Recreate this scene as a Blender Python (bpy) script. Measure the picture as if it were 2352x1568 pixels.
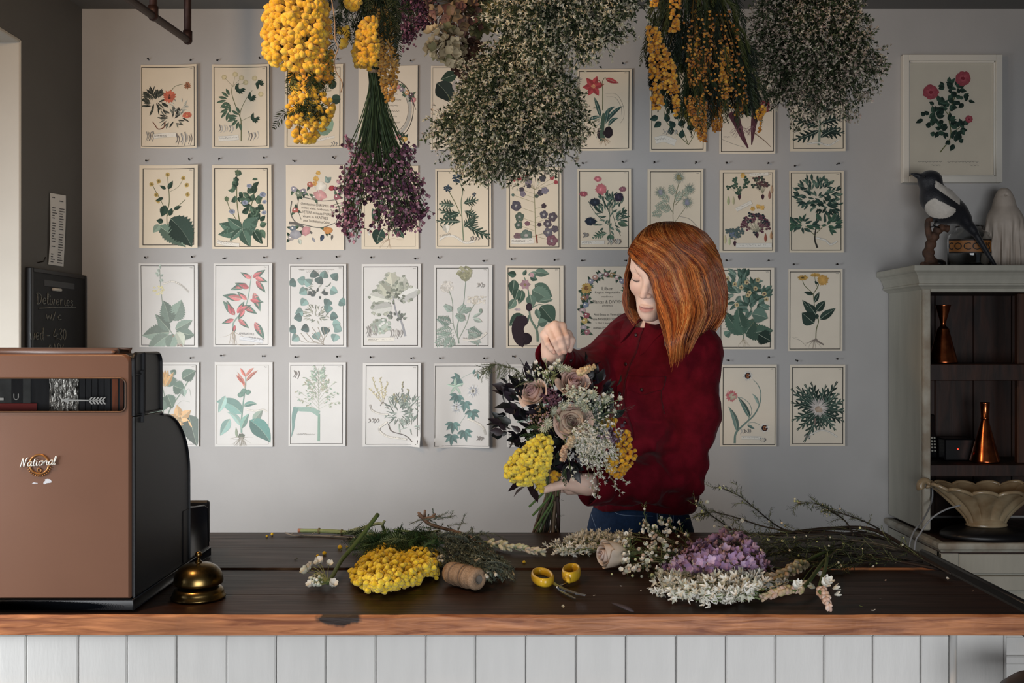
import bpy,math,random
import numpy as np
from mathutils import Vector,Matrix,Euler
from mathutils.bvhtree import BVHTree

for _o in list(bpy.data.objects):
    bpy.data.objects.remove(_o)
SC=bpy.context.scene
PI=math.pi
F=2352*35.0/36.0 # focal length in pixels of the 2352x1568 frame
CT=0.92 # counter top height
CZ=CT+0.4653 # eye height
WY=3.52 # back wall
LX=-1.52 # left wall

# ---------------------------------------------------------------- camera, world, lights, exposure
cam_d=bpy.data.cameras.new('camera');cam_d.lens=35;cam_d.sensor_width=36
cam_d.clip_start=0.05;cam_d.clip_end=60
cam=bpy.data.objects.new('camera',cam_d);SC.collection.objects.link(cam)
cam.location=(0,0,CZ);cam.rotation_euler=(PI/2,0,0)
SC.camera=cam
SC.view_settings.view_transform='Standard'
SC.view_settings.look='None'
SC.view_settings.exposure=0.0
SC.view_settings.gamma=1.0
SC.view_settings.use_curve_mapping=False
SC.cycles.use_denoising=True
SC.cycles.max_bounces=6
SC.cycles.diffuse_bounces=3
SC.cycles.glossy_bounces=3
SC.cycles.transmission_bounces=6
SC.cycles.transparent_max_bounces=6
SC.cycles.sample_clamp_indirect=4
world=bpy.data.worlds.new('world');SC.world=world
world.use_nodes=True
_bg=world.node_tree.nodes['Background']
_bg.inputs['Color'].default_value=(0.72,0.84,1.0,1)
_bg.inputs['Strength'].default_value=0.35

def area(name,loc,target,sx,sy,power,col):
    l=bpy.data.lights.new(name,'AREA');l.shape='RECTANGLE'
    l.size=sx;l.size_y=sy;l.energy=power;l.color=col
    o=bpy.data.objects.new(name,l);SC.collection.objects.link(o)
    o.location=loc
    d=Vector(target)-Vector(loc)
    o.rotation_euler=d.to_track_quat('-Z','Z').to_euler()
    return o
# daylight entering by the side window (left) and the low shop window behind the camera
_sw=area('side_window_daylight',(-2.14,1.50,1.10),(-.45,3.52,0.62),1.25,1.0,27,(0.95,0.975,1.0))
_sw.data.spread=math.radians(96)
_fw=area('shop_window_daylight',(0.60,-1.62,0.95),(0.45,1.7,0.50),2.0,1.2,33,(0.96,0.975,1.0))
_fw.data.spread=math.radians(118)
# warm pendant bulb of the shop, above and left of the camera
_pl=bpy.data.lights.new('shop_pendant_bulb','POINT');_pl.energy=42;_pl.color=(1.0,0.64,0.34);_pl.shadow_soft_size=0.08
_po=bpy.data.objects.new('shop_pendant_bulb',_pl);SC.collection.objects.link(_po);_po.location=(-1.0,1.35,2.36)

# ---------------------------------------------------------------- helpers
def P(px,py,d):
    """world point seen at photo pixel (px, py) at distance d along the view axis"""
    return np.array([(px-1176.0)/F*d,d,CZ+(784.0-py)/F*d])
def PC(px,py,z=0.0):
    """world point standing z above the counter top, seen at (px, py)"""
    d=(CZ-CT-z)*F/(py-784.0)
    return P(px,py,d)
def mpp(d):
    return d/F
def lin(c):
    """'#rrggbb' or 0-255 triple (display colour) -> linear rgb"""
    if isinstance(c,str):
        c=[int(c[i:i+2],16)for i in(1,3,5)]
    c=np.asarray(c,float)/255.0
    return np.where(c<=0.04045,c/12.92,((c+0.055)/1.055)**2.4)
def nrm(v):
    v=np.asarray(v,float)
    return v/(np.linalg.norm(v,axis=-1,keepdims=True)+1e-12)
def catmull(pts,n):
    """n points along a smooth curve through pts (k, dim)"""
    p=np.asarray(pts,float)
    if len(p)==2:
        t=np.linspace(0,1,n)[:,None]
        return p[0]*(1-t)+p[1]*t
    q=np.vstack([2*p[0]-p[1],p,2*p[-1]-p[-2]])
    s=np.linspace(0,len(p)-1-1e-9,n);i=s.astype(int);t=(s-i)[:,None]
    a,b,c,d=q[i],q[i+1],q[i+2],q[i+3]
    return 0.5*(2*b+(c-a)*t+(2*a-5*b+4*c-d)*t**2+(3*b-3*c+d-a)*t**3)
def rotz(a):
    c,s=math.cos(a),math.sin(a);return np.array([[c,-s,0],[s,c,0],[0,0,1.0]])
def rotx(a):
    c,s=math.cos(a),math.sin(a);return np.array([[1.0,0,0],[0,c,-s],[0,s,c]])
def roty(a):
    c,s=math.cos(a),math.sin(a);return np.array([[c,0,s],[0,1.0,0],[-s,0,c]])
def frames(dirs,roll=None,up=(0,0,1)):
    """(k,3,3) rotation matrices whose local Z follows dirs"""
    z=nrm(dirs);up=np.broadcast_to(np.asarray(up,float),z.shape).copy()
    bad=np.abs((z*up).sum(1))>0.98
    up[bad]=(1,0,0.01)
    x=nrm(np.cross(up,z));y=np.cross(z,x)
    if roll is not None:
        c,s=np.cos(roll)[:,None],np.sin(roll)[:,None]
        x,y=x*c+y*s,y*c-x*s
    return np.stack([x,y,z],axis=2)
def rand_dirs(rng,n):
    return nrm(rng.normal(size=(n,3)))

class MB:
    """collects vertices and faces, then links them as ONE mesh object"""
    def __init__(s):
        s.v=[];s.f=[];s.c=[];s.m=[];s.n=0
    def add(s,v,f,col=None,mi=0):
        v=np.asarray(v,float).reshape(-1,3)
        f=np.asarray(f,int)
        s.v.append(v);s.f.append(f+s.n)
        if col is None:col=(1,1,1)
        s.c.append(np.broadcast_to(np.asarray(col,float),(len(v),3)))
        s.m.append(np.full(len(f),mi,int))
        s.n+=len(v)
        return s
    def inst(s,tv,tf,R,T,col=None,S=None,mi=0,tcol=None):
        """bake k copies of a template: R (k,3,3), T (k,3), S (k,) or (k,3), col (k,3), tcol (nv,3) multiplies"""
        tv=np.asarray(tv,float);tf=np.asarray(tf,int);T=np.asarray(T,float);k=len(T)
        if k==0:return s
        w=np.broadcast_to(tv,(k,)+tv.shape)
        if S is not None:
            S=np.asarray(S,float);S=S[:,None,None]if S.ndim==1 else S[:,None,:]
            w=w*S
        w=np.einsum('kij,knj->kni',R,w)+T[:,None,:]
        f=(tf[None]+(np.arange(k)*len(tv))[:,None,None]).reshape(-1,tf.shape[1])
        c=np.ones((k,len(tv),3))
        if col is not None:c=c*np.asarray(col,float).reshape(-1,1,3)
        if tcol is not None:c=c*np.asarray(tcol,float)[None]
        return s.add(w.reshape(-1,3),f,c.reshape(-1,3),mi)
    def xf(s,R=None,T=None):
        for i in range(len(s.v)):
            if R is not None:s.v[i]=s.v[i]@np.asarray(R).T
            if T is not None:s.v[i]=s.v[i]+np.asarray(T)
        return s
    def build(s,name,mats,parent=None,smooth=True,at=None):
        me=bpy.data.meshes.new(name)
        if not isinstance(mats,(list,tuple)):mats=[mats]
        for m in mats:me.materials.append(m)
        V=np.concatenate(s.v);C=np.concatenate(s.c)
        org=np.zeros(3)
        if at is not None:
            org=np.asarray(at,float)
        po=np.array(parent['_org'])if parent is not None and '_org' in parent else np.zeros(3)
        if at is None and parent is not None:org=po
        V=V-org
        tot=np.concatenate([np.full(len(f),f.shape[1])for f in s.f])
        loops=np.concatenate([f.ravel()for f in s.f])
        me.vertices.add(len(V));me.vertices.foreach_set('co',V.astype(np.float32).ravel())
        me.loops.add(len(loops));me.loops.foreach_set('vertex_index',loops.astype(np.int32))
        st=np.concatenate([[0],np.cumsum(tot)[:-1]])
        me.polygons.add(len(tot));me.polygons.foreach_set('loop_start',st.astype(np.int32))
        me.polygons.foreach_set('material_index',np.concatenate(s.m).astype(np.int32))
        me.update(calc_edges=True)
        me.polygons.foreach_set('use_smooth',np.full(len(tot),bool(smooth)))
        ca=me.color_attributes.new('Col','FLOAT_COLOR','POINT')
        ca.data.foreach_set('color',np.concatenate([C,np.ones((len(C),1))],1).astype(np.float32).ravel())
        me.validate()
        o=bpy.data.objects.new(name,me);SC.collection.objects.link(o)
        if parent is not None:
            o.parent=parent
            o.location=tuple(org-po)
        else:
            o.location=tuple(org)
        o['_org']=[float(x)for x in org]
        return o

def thing(name,label,cat,org=(0,0,0),group=None):
    o=bpy.data.objects.new(name,None);SC.collection.objects.link(o)
    o.empty_display_size=0.05
    o.location=tuple(float(x)for x in org);o['_org']=[float(x)for x in org]
    return tag(o,label,cat,group)
def tag(o,label=None,cat=None,group=None,kind=None):
    if label:o['label']=label
    if cat:o['category']=cat
    if group:o['group']=group
    if kind:o['kind']=kind
    return o
def struct(o):
    o['kind']='structure';return o
def stuff(o):
    o['kind']='stuff';return o

# templates -------------------------------------------------------
def ico(level):
    t=(1+5**0.5)/2
    v=[(-1,t,0),(1,t,0),(-1,-t,0),(1,-t,0),(0,-1,t),(0,1,t),(0,-1,-t),(0,1,-t),(t,0,-1),(t,0,1),(-t,0,-1),(-t,0,1)]
    f=[(0,11,5),(0,5,1),(0,1,7),(0,7,10),(0,10,11),(1,5,9),(5,11,4),(11,10,2),(10,7,6),(7,1,8),(3,9,4),(3,4,2),(3,2,6),(3,6,8),(3,8,9),(4,9,5),(2,4,11),(6,2,10),(8,6,7),(9,8,1)]
    v=[nrm(p)for p in v]
    for _ in range(level):
        nf=[];mid={}
        def m(a,b):
            k=(min(a,b),max(a,b))
            if k not in mid:
                mid[k]=len(v);v.append(nrm(v[a]+v[b]))
            return mid[k]
        for a,b,c in f:
            x,y,z=m(a,b),m(b,c),m(c,a)
            nf+=[(a,x,z),(b,y,x),(c,z,y),(x,y,z)]
        f=nf
    return np.array(v),np.array(f)
ICO0,ICO1,ICO2=ico(0),ico(1),ico(2)
def grid_faces(nu,nv,wrap_u=False):
    f=[]
    for i in range(nu if wrap_u else nu-1):
        for j in range(nv-1):
            a=i*nv+j;b=((i+1)%nu)*nv+j
            f.append((a,b,b+1,a+1))
    return np.array(f)
def box(mb,x0,x1,y0,y1,z0,z1,bev=0.0,col=None,mi=0):
    if bev<=0:
        v=[(x,y,z)for x in(x0,x1)for y in(y0,y1)for z in(z0,z1)]
        f=[(0,1,3,2),(4,6,7,5),(0,4,5,1),(2,3,7,6),(0,2,6,4),(1,5,7,3)]
        return mb.add(v,f,col,mi)
    b=min(bev,(x1-x0)*.49,(y1-y0)*.49,(z1-z0)*.49)
    bm=[]
    lo,hi=np.array([x0,y0,z0]),np.array([x1,y1,z1])
    idx={};V=[]
    for sx in(0,1):
        for sy in(0,1):
            for sz in(0,1):
                s=np.array([sx,sy,sz]);base=np.where(s,hi,lo);inn=np.where(s,hi-b,lo+b)
                for ax in range(3):
                    p=inn.copy();p[ax]=base[ax]
                    idx[(sx,sy,sz,ax)]=len(V);V.append(p)
    Fq=[]
    for ax in range(3):
        o1,o2=[a for a in range(3)if a!=ax]
        for s in(0,1):
            q=[]
            for a,c in((0,0),(1,0),(1,1),(0,1)):
                k=[0,0,0];k[ax]=s;k[o1]=a;k[o2]=c
                q.append(idx[(k[0],k[1],k[2],ax)])
            if(s==0)==(ax!=1):q=q[::-1]
            Fq.append(q)
    for ax in range(3): # bevel strips along axis ax
        o1,o2=[a for a in range(3)if a!=ax]
        for a in(0,1):
            for c in(0,1):
                def k(s,face):
                    t=[0,0,0];t[ax]=s;t[o1]=a;t[o2]=c
                    return idx[(t[0],t[1],t[2],face)]
                Fq.append([k(0,o1),k(1,o1),k(1,o2),k(0,o2)])
    T3=[]
    for sx in(0,1):
        for sy in(0,1):
            for sz in(0,1):
                T3.append([idx[(sx,sy,sz,0)],idx[(sx,sy,sz,1)],idx[(sx,sy,sz,2)]])
    V=np.array(V);cen=V.mean(0)
    def fix(fs):
        out=[]
        for q in fs:
            n=np.cross(V[q[1]]-V[q[0]],V[q[2]]-V[q[0]])
            out.append(q if np.dot(n,V[q].mean(0)-cen)>0 else q[::-1])
        return out
    n0=mb.n
    mb.add(V,fix(Fq),col,mi)
    mb.v.append(np.zeros((0,3)));mb.c.append(np.zeros((0,3)))
    mb.f.append(np.array(fix(T3))+n0);mb.m.append(np.full(8,mi,int))
    return mb
def tube(mb,pts,r,n=8,col=None,mi=0,caps=True,flat=None):
    """tube along pts (k,3) with radius r (scalar or k)"""
    p=np.asarray(pts,float);k=len(p)
    r=np.broadcast_to(np.asarray(r,float),(k,))
    t=nrm(np.gradient(p,axis=0))
    u=np.array([0,0,1.0])if abs(t[0][2])<0.9 else np.array([0,1.0,0])
    xs=[]
    x=nrm(np.cross(u,t[0]))
    for i in range(k):
        x=nrm(x-t[i]*np.dot(x,t[i]));xs.append(x)
    xs=np.array(xs);ys=np.cross(t,xs)
    a=np.linspace(0,2*PI,n,endpoint=False)
    fl=1.0 if flat is None else flat
    ring=p[:,None]+(xs[:,None]*np.cos(a)[None,:,None]+ys[:,None]*np.sin(a)[None,:,None]*fl)*r[:,None,None]
    fs=[]
    for i in range(k-1):
        for j in range(n):
            j2=(j+1)%n
            fs.append((i*n+j,i*n+j2,(i+1)*n+j2,(i+1)*n+j))
    V=ring.reshape(-1,3)
    if caps:
        V=np.vstack([V,p[0],p[-1]])
        c0,c1=k*n,k*n+1
        cf=[(c0,(j+1)%n,j)for j in range(n)]+[(c1,(k-1)*n+j,(k-1)*n+(j+1)%n)for j in range(n)]
        col2=col
        n0=mb.n
        mb.add(V,fs,col2,mi)
        mb.v.append(np.zeros((0,3)));mb.c.append(np.zeros((0,3)))
        mb.f.append(np.array(cf)+n0);mb.m.append(np.full(len(cf),mi,int))
    else:
        mb.add(V,fs,col,mi)
    return mb
def tubes(mb,Pk,R,n=3,col=None,mi=0):
    """many tubes at once: Pk (k,m,3), R (k,m) or scalar, col (k,3) or (k,m,3)"""
    Pk=np.asarray(Pk,float);k,m,_=Pk.shape
    if k==0:return mb
    R=np.broadcast_to(np.asarray(R,float),(k,m))
    t=nrm(np.gradient(Pk,axis=1))
    up=np.broadcast_to(np.array([0.31,0.87,0.39]),t.shape)
    x=nrm(np.cross(up,t));y=np.cross(t,x)
    a=np.linspace(0,2*PI,n,endpoint=False)
    V=Pk[:,:,None]+(x[:,:,None]*np.cos(a)[None,None,:,None]+y[:,:,None]*np.sin(a)[None,None,:,None])*R[:,:,None,None]
    base=np.arange(k)[:,None,None]*(m*n)
    i=np.arange(m-1)[None,:,None];j=np.arange(n)[None,None,:];j2=(j+1)%n
    fs=np.stack([base+i*n+j,base+i*n+j2,base+(i+1)*n+j2,base+(i+1)*n+j],-1).reshape(-1,4)
    if col is None:c=None
    else:
        col=np.asarray(col,float)
        if col.ndim==1:col=np.broadcast_to(col,(k,3))
        if col.ndim==2:col=np.broadcast_to(col[:,None],(k,m,3))
        c=np.repeat(col[:,:,None],n,axis=2).reshape(-1,3)
    return mb.add(V.reshape(-1,3),fs,c,mi)
def lathe(mb,prof,n=32,cen=(0,0,0),col=None,mi=0,sx=1,sy=1):
    """prof: (r, z) pairs, turned round the vertical through cen"""
    prof=np.asarray(prof,float);k=len(prof)
    a=np.linspace(0,2*PI,n,endpoint=False)
    V=np.stack([prof[None,:,0]*np.cos(a)[:,None]*sx,prof[None,:,0]*np.sin(a)[:,None]*sy,np.broadcast_to(prof[None,:,1],(n,k))],-1)+np.asarray(cen)
    return mb.add(V.reshape(-1,3),grid_faces(n,k,True),col,mi)
def ball(mb,c,r,col=None,mi=0,T=None,R=None):
    tv,tf=T or ICO2
    v=tv*np.asarray(r,float)
    if R is not None:v=v@np.asarray(R).T
    return mb.add(v+np.asarray(c),tf,col,mi)

# smooth value noise ------------------------------------------------
def vnoise(p,seed=0):
    """value noise in [-1,1], p (...,3)"""
    p=np.asarray(p,np.float32);i=np.floor(p).astype(np.int64);f=(p-i).astype(np.float32);f=f*f*(3-2*f)
    def h(a,b,c):
        n=(a*73856093)^(b*19349663)^(c*83492791)^(seed*2654435761)
        n=(n^(n>>13))*1274126177&0x7fffffff
        n=(n^(n>>16))&0xffff
        return n.astype(np.float32)/32767.5-1
    r=0
    for dx in(0,1):
        for dy in(0,1):
            for dz in(0,1):
                w=(f[...,0]if dx else 1-f[...,0])*(f[...,1]if dy else 1-f[...,1])*(f[...,2]if dz else 1-f[...,2])
                r=r+w*h(i[...,0]+dx,i[...,1]+dy,i[...,2]+dz)
    return r

# distance fields -> one continuous skin ------------------------------
def smin(a,b,k):
    if k<=0:return np.minimum(a,b)
    h=np.clip(k-np.abs(a-b),0,None)/k
    return np.minimum(a,b)-h*h*k*0.25
class Field:
    def __init__(s,xs,ys,zs):
        s.ax=[np.asarray(a,np.float32)for a in(xs,ys,zs)]
        s.D=np.full([len(a)for a in s.ax],1.0,np.float32)
    def sl(s,lo,hi):
        r=[]
        for a,l,h in zip(s.ax,lo,hi):
            i0=max(0,np.searchsorted(a,l)-1);i1=min(len(a),np.searchsorted(a,h)+1)
            r.append(slice(i0,max(i0+1,i1)))
        return tuple(r)
    def grid(s,sl):
        g=np.meshgrid(s.ax[0][sl[0]],s.ax[1][sl[1]],s.ax[2][sl[2]],indexing='ij')
        return np.stack(g,-1)
    def op(s,fn,lo,hi,k=0.0,mode='add',pad=0.03):
        sl=s.sl(np.asarray(lo)-pad,np.asarray(hi)+pad)
        p=s.grid(sl);d=fn(p).astype(np.float32);D=s.D[sl]
        if mode=='add':s.D[sl]=smin(D,d,k)
        elif mode=='sub':s.D[sl]=-smin(-D,d,k)
        elif mode=='disp':s.D[sl]=D+d
    def cone(s,a,b,ra,rb,k=0.01,mode='add',sq=None):
        a=np.asarray(a,np.float32);b=np.asarray(b,np.float32);ab=b-a;L=float(ab@ab)+1e-12
        def fn(p):
            t=np.clip(((p-a)@ab)/L,0,1)
            q=p-a-t[...,None]*ab
            return np.sqrt((q*q).sum(-1))-(ra+(rb-ra)*t)
        m=max(ra,rb)
        s.op(fn,np.minimum(a,b)-m,np.maximum(a,b)+m,k,mode,pad=max(0.012,1.5*k))
    def ell(s,c,r,R=None,k=0.01,mode='add'):
        c=np.asarray(c,np.float32);r=np.asarray(r,np.float32)
        Rm=np.eye(3,dtype=np.float32)if R is None else np.asarray(R,np.float32)
        def fn(p):
            q=(p-c)@Rm
            k0=np.sqrt(((q/r)**2).sum(-1));k1=np.sqrt(((q/r**2)**2).sum(-1))+1e-9
            return k0*(k0-1)/k1
        m=float(r.max())
        s.op(fn,c-m,c+m,k,mode,pad=max(0.012,1.5*k))
    def mesh(s):
        """surface nets; returns verts, quads"""
        D=s.D;I=D<0
        nx,ny,nz=D.shape
        acc=np.zeros((nx-1,ny-1,nz-1,3),np.float32);cnt=np.zeros((nx-1,ny-1,nz-1),np.float32)
        cs=sum(I[a:nx-1+a,b:ny-1+b,c:nz-1+c].astype(np.int8)for a in(0,1)for b in(0,1)for c in(0,1))
        cells=np.argwhere((cs>0)&(cs<8))
        ci,cj,ck=cells.T
        cor=np.stack([D[ci+a,cj+b,ck+c]for a in(0,1)for b in(0,1)for c in(0,1)],1)
        co=np.array([(a,b,c)for a in(0,1)for b in(0,1)for c in(0,1)],np.float32)
        acc=np.zeros((len(cells),3),np.float32);cnt=np.zeros(len(cells),np.float32)
        for e0 in range(8):
            for ax,st in((0,4),(1,2),(2,1)):
                if(e0&st):continue
                e1=e0|st
                d0,d1=cor[:,e0],cor[:,e1]
                m=(d0<0)!=(d1<0)
                t=np.where(m,d0/np.where(m,d0-d1,1),0)
                pt=co[e0]+(co[e1]-co[e0])*t[:,None]
                acc[m]+=pt[m];cnt[m]+=1
        loc=acc/cnt[:,None]
        V=np.stack([s.ax[a][cells[:,a]]+loc[:,a]*(s.ax[a][cells[:,a]+1]-s.ax[a][cells[:,a]])for a in range(3)],1)
        idx=np.full((nx,ny,nz),-1,np.int64);idx[ci,cj,ck]=np.arange(len(cells))
        Q=[]
        for ax in range(3):
            sl0=[slice(None)]*3;sl1=[slice(None)]*3
            sl0[ax]=slice(0,-1);sl1[ax]=slice(1,None)
            A,B=I[tuple(sl0)],I[tuple(sl1)]
            e=np.argwhere(A!=B)
            o1,o2=[(1,2),(2,0),(0,1)][ax]
            ok=(e[:,o1]>0)&(e[:,o2]>0);e=e[ok]
            fl=A[tuple(e.T)]
            def g(d1,d2):
                q=e.copy();q[:,o1]-=d1;q[:,o2]-=d2
                return idx[tuple(q.T)]
            q=np.stack([g(1,1),g(0,1),g(0,0),g(1,0)],1)
            q[~fl]=q[~fl][:,::-1]
            Q.append(q[(q>=0).all(1)])
        return V.astype(float),np.concatenate(Q)

# materials -----------------------------------------------------------
def _nt(name):
    m=bpy.data.materials.new(name);m.use_nodes=True
    nt=m.node_tree;b=nt.nodes['Principled BSDF']
    return m,nt,b
def N(nt,t,**kw):
    n=nt.nodes.new(t)
    for k,v in kw.items():setattr(n,k,v)
    return n
def mat(name,col,rough=0.6,var=0.0,scale=30.0,bump=0.0,bscale=None,metal=0.0,spec=0.5,stretch=None,col2=None,sheen=0.0,coat=0.0,sss=0.0,detail=4.0,trans=0.0):
    """plain procedural surface: noise-mixed colour, bump"""
    m,nt,b=_nt(name)
    c1=np.asarray(lin(col)if isinstance(col,(str,tuple))else col)
    b.inputs['Roughness'].default_value=rough;b.inputs['Metallic'].default_value=metal
    b.inputs['Specular IOR Level'].default_value=spec
    if sheen:b.inputs['Sheen Weight'].default_value=sheen;b.inputs['Sheen Roughness'].default_value=0.4
    if coat:b.inputs['Coat Weight'].default_value=coat;b.inputs['Coat Roughness'].default_value=0.15
    if sss:b.inputs['Subsurface Weight'].default_value=sss;b.inputs['Subsurface Radius'].default_value=(0.01,0.004,0.002);b.inputs['Subsurface Scale'].default_value=1.0
    if trans:b.inputs['Transmission Weight'].default_value=trans
    b.inputs['Base Color'].default_value=(*c1,1)
    tc=N(nt,'ShaderNodeTexCoord');mp=N(nt,'ShaderNodeMapping')
    nt.links.new(tc.outputs['Object'],mp.inputs['Vector'])
    if stretch:mp.inputs['Scale'].default_value=stretch
    if var>0 or col2 is not None:
        c2=np.asarray(lin(col2))if col2 is not None else c1*(1-var)
        nz=N(nt,'ShaderNodeTexNoise');nz.inputs['Scale'].default_value=scale;nz.inputs['Detail'].default_value=detail
        nt.links.new(mp.outputs['Vector'],nz.inputs['Vector'])
        r=N(nt,'ShaderNodeValToRGB');r.color_ramp.elements[0].position=0.35;r.color_ramp.elements[1].position=0.65
        r.color_ramp.elements[0].color=(*c2,1);r.color_ramp.elements[1].color=(*c1,1)
        nt.links.new(nz.outputs['Fac'],r.inputs['Fac']);nt.links.new(r.outputs['Color'],b.inputs['Base Color'])
    if bump>0:
        nb=N(nt,'ShaderNodeTexNoise');nb.inputs['Scale'].default_value=bscale or scale;nb.inputs['Detail'].default_value=3
        nt.links.new(mp.outputs['Vector'],nb.inputs['Vector'])
        bp=N(nt,'ShaderNodeBump');bp.inputs['Strength'].default_value=bump;bp.inputs['Distance'].default_value=0.004
        nt.links.new(nb.outputs['Fac'],bp.inputs['Height']);nt.links.new(bp.outputs['Normal'],b.inputs['Normal'])
    return m
def cmat(name,rough=0.6,sheen=0.0,sss=0.0,var=0.12,scale=60.0,spec=0.4,metal=0.0,bump=0.0,bscale=200.0,trl=0.0):
    """colour from the mesh's own 'Col' attribute, broken up a little by noise"""
    m,nt,b=_nt(name)
    b.inputs['Roughness'].default_value=rough;b.inputs['Specular IOR Level'].default_value=spec;b.inputs['Metallic'].default_value=metal
    if sheen:b.inputs['Sheen Weight'].default_value=sheen
    if sss:b.inputs['Subsurface Weight'].default_value=sss;b.inputs['Subsurface Radius'].default_value=(0.010,0.0045,0.0025);b.inputs['Subsurface Scale'].default_value=1.0
    a=N(nt,'ShaderNodeVertexColor',layer_name='Col')
    src=a.outputs['Color']
    tc=N(nt,'ShaderNodeTexCoord')
    if var:
        nz=N(nt,'ShaderNodeTexNoise');nz.inputs['Scale'].default_value=scale
        nt.links.new(tc.outputs['Object'],nz.inputs['Vector'])
        mr=N(nt,'ShaderNodeMapRange');mr.inputs['To Min'].default_value=1-var;mr.inputs['To Max'].default_value=1+var
        nt.links.new(nz.outputs['Fac'],mr.inputs['Value'])
        mx=N(nt,'ShaderNodeVectorMath',operation='SCALE')
        nt.links.new(src,mx.inputs[0]);nt.links.new(mr.outputs['Result'],mx.inputs['Scale'])
        src=mx.outputs[0]
    nt.links.new(src,b.inputs['Base Color'])
    if bump:
        nb=N(nt,'ShaderNodeTexNoise');nb.inputs['Scale'].default_value=bscale
        nt.links.new(tc.outputs['Object'],nb.inputs['Vector'])
        bp=N(nt,'ShaderNodeBump');bp.inputs['Strength'].default_value=bump;bp.inputs['Distance'].default_value=0.003
        nt.links.new(nb.outputs['Fac'],bp.inputs['Height']);nt.links.new(bp.outputs['Normal'],b.inputs['Normal'])
    if trl:
        out=nt.nodes['Material Output']
        tr=N(nt,'ShaderNodeBsdfTranslucent');nt.links.new(src,tr.inputs['Color'])
        mix=N(nt,'ShaderNodeMixShader');mix.inputs['Fac'].default_value=trl
        nt.links.new(b.outputs[0],mix.inputs[1]);nt.links.new(tr.outputs[0],mix.inputs[2]);nt.links.new(mix.outputs[0],out.inputs['Surface'])
    return m
def wood_mat(name,dark,light,rough=0.4,stretch=(0.8,12,12),scale=4.0,wear=None,coat=0.0,bump=0.25,spec=0.5):
    """grain along local X"""
    m,nt,b=_nt(name)
    b.inputs['Roughness'].default_value=rough;b.inputs['Specular IOR Level'].default_value=spec
    if coat:b.inputs['Coat Weight'].default_value=coat;b.inputs['Coat Roughness'].default_value=0.25
    tc=N(nt,'ShaderNodeTexCoord');mp=N(nt,'ShaderNodeMapping');mp.inputs['Scale'].default_value=stretch
    nt.links.new(tc.outputs['Object'],mp.inputs['Vector'])
    nz=N(nt,'ShaderNodeTexNoise');nz.inputs['Scale'].default_value=scale;nz.inputs['Detail'].default_value=8;nz.inputs['Distortion'].default_value=1.2
    nt.links.new(mp.outputs['Vector'],nz.inputs['Vector'])
    r=N(nt,'ShaderNodeValToRGB');r.color_ramp.elements[0].position=0.32;r.color_ramp.elements[1].position=0.7
    r.color_ramp.elements[0].color=(*lin(dark),1);r.color_ramp.elements[1].color=(*lin(light),1)
    nt.links.new(nz.outputs['Fac'],r.inputs['Fac'])
    src=r.outputs['Color']
    if wear is not None:
        n2=N(nt,'ShaderNodeTexNoise');n2.inputs['Scale'].default_value=2.2;n2.inputs['Detail'].default_value=6
        mp2=N(nt,'ShaderNodeMapping');mp2.inputs['Scale'].default_value=(1,2.5,2.5)
        nt.links.new(tc.outputs['Object'],mp2.inputs['Vector']);nt.links.new(mp2.outputs['Vector'],n2.inputs['Vector'])
        r2=N(nt,'ShaderNodeValToRGB');r2.color_ramp.elements[0].position=0.5;r2.color_ramp.elements[1].position=0.72
        nt.links.new(n2.outputs['Fac'],r2.inputs['Fac'])
        mx=N(nt,'ShaderNodeMix',data_type='RGBA');mx.inputs[7].default_value=(*lin(wear),1)
        nt.links.new(r2.outputs['Color'],mx.inputs[0]);nt.links.new(src,mx.inputs[6]);src=mx.outputs[2]
    nt.links.new(src,b.inputs['Base Color'])
    bp=N(nt,'ShaderNodeBump');bp.inputs['Strength'].default_value=bump;bp.inputs['Distance'].default_value=0.002
    nt.links.new(nz.outputs['Fac'],bp.inputs['Height']);nt.links.new(bp.outputs['Normal'],b.inputs['Normal'])
    rr=N(nt,'ShaderNodeMapRange');rr.inputs['To Min'].default_value=rough+0.12;rr.inputs['To Max'].default_value=rough-0.08
    nt.links.new(nz.outputs['Fac'],rr.inputs['Value']);nt.links.new(rr.outputs['Result'],b.inputs['Roughness'])
    return m

# lettering: built-in font, turned into flat triangles ------------------
_TX={}
def text2d(s):
    if s in _TX:return _TX[s]
    c=bpy.data.curves.new('lettering','FONT');c.body=s;c.size=1.0;c.resolution_u=2
    o=bpy.data.objects.new('lettering',c);SC.collection.objects.link(o)
    dg=bpy.context.evaluated_depsgraph_get()
    me=bpy.data.meshes.new_from_object(o.evaluated_get(dg))
    me.calc_loop_triangles()
    v=np.array([p.co[:]for p in me.vertices]).reshape(-1,3);t=np.array([l.vertices[:]for l in me.loop_triangles]).reshape(-1,3)
    bpy.data.objects.remove(o);bpy.data.curves.remove(c);bpy.data.meshes.remove(me)
    _TX[s]=(v,t)
    return _TX[s]

# ================================================================ ROOM
M={}
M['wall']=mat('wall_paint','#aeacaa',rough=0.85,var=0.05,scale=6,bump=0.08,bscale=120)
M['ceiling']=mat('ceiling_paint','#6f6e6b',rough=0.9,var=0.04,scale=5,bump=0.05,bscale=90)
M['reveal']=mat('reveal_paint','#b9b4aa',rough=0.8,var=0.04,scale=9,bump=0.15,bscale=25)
M['side_wall']=mat('side_wall_shade_grey','#5e5d5a',rough=0.85,var=0.05,scale=6,bump=.08,bscale=120)  # wall grey darkened to stand in for the side wall's shade
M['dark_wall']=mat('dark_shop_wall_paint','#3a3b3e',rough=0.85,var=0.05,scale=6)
M['floor']=wood_mat('floor_boards_wood','#33281f','#4a3b2d',rough=0.55)
M['white_paint']=mat('white_panel_paint','#dcdbd8',rough=0.5,var=0.05,scale=14,bump=0.10,bscale=60,stretch=(3,3,0.6))
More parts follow.
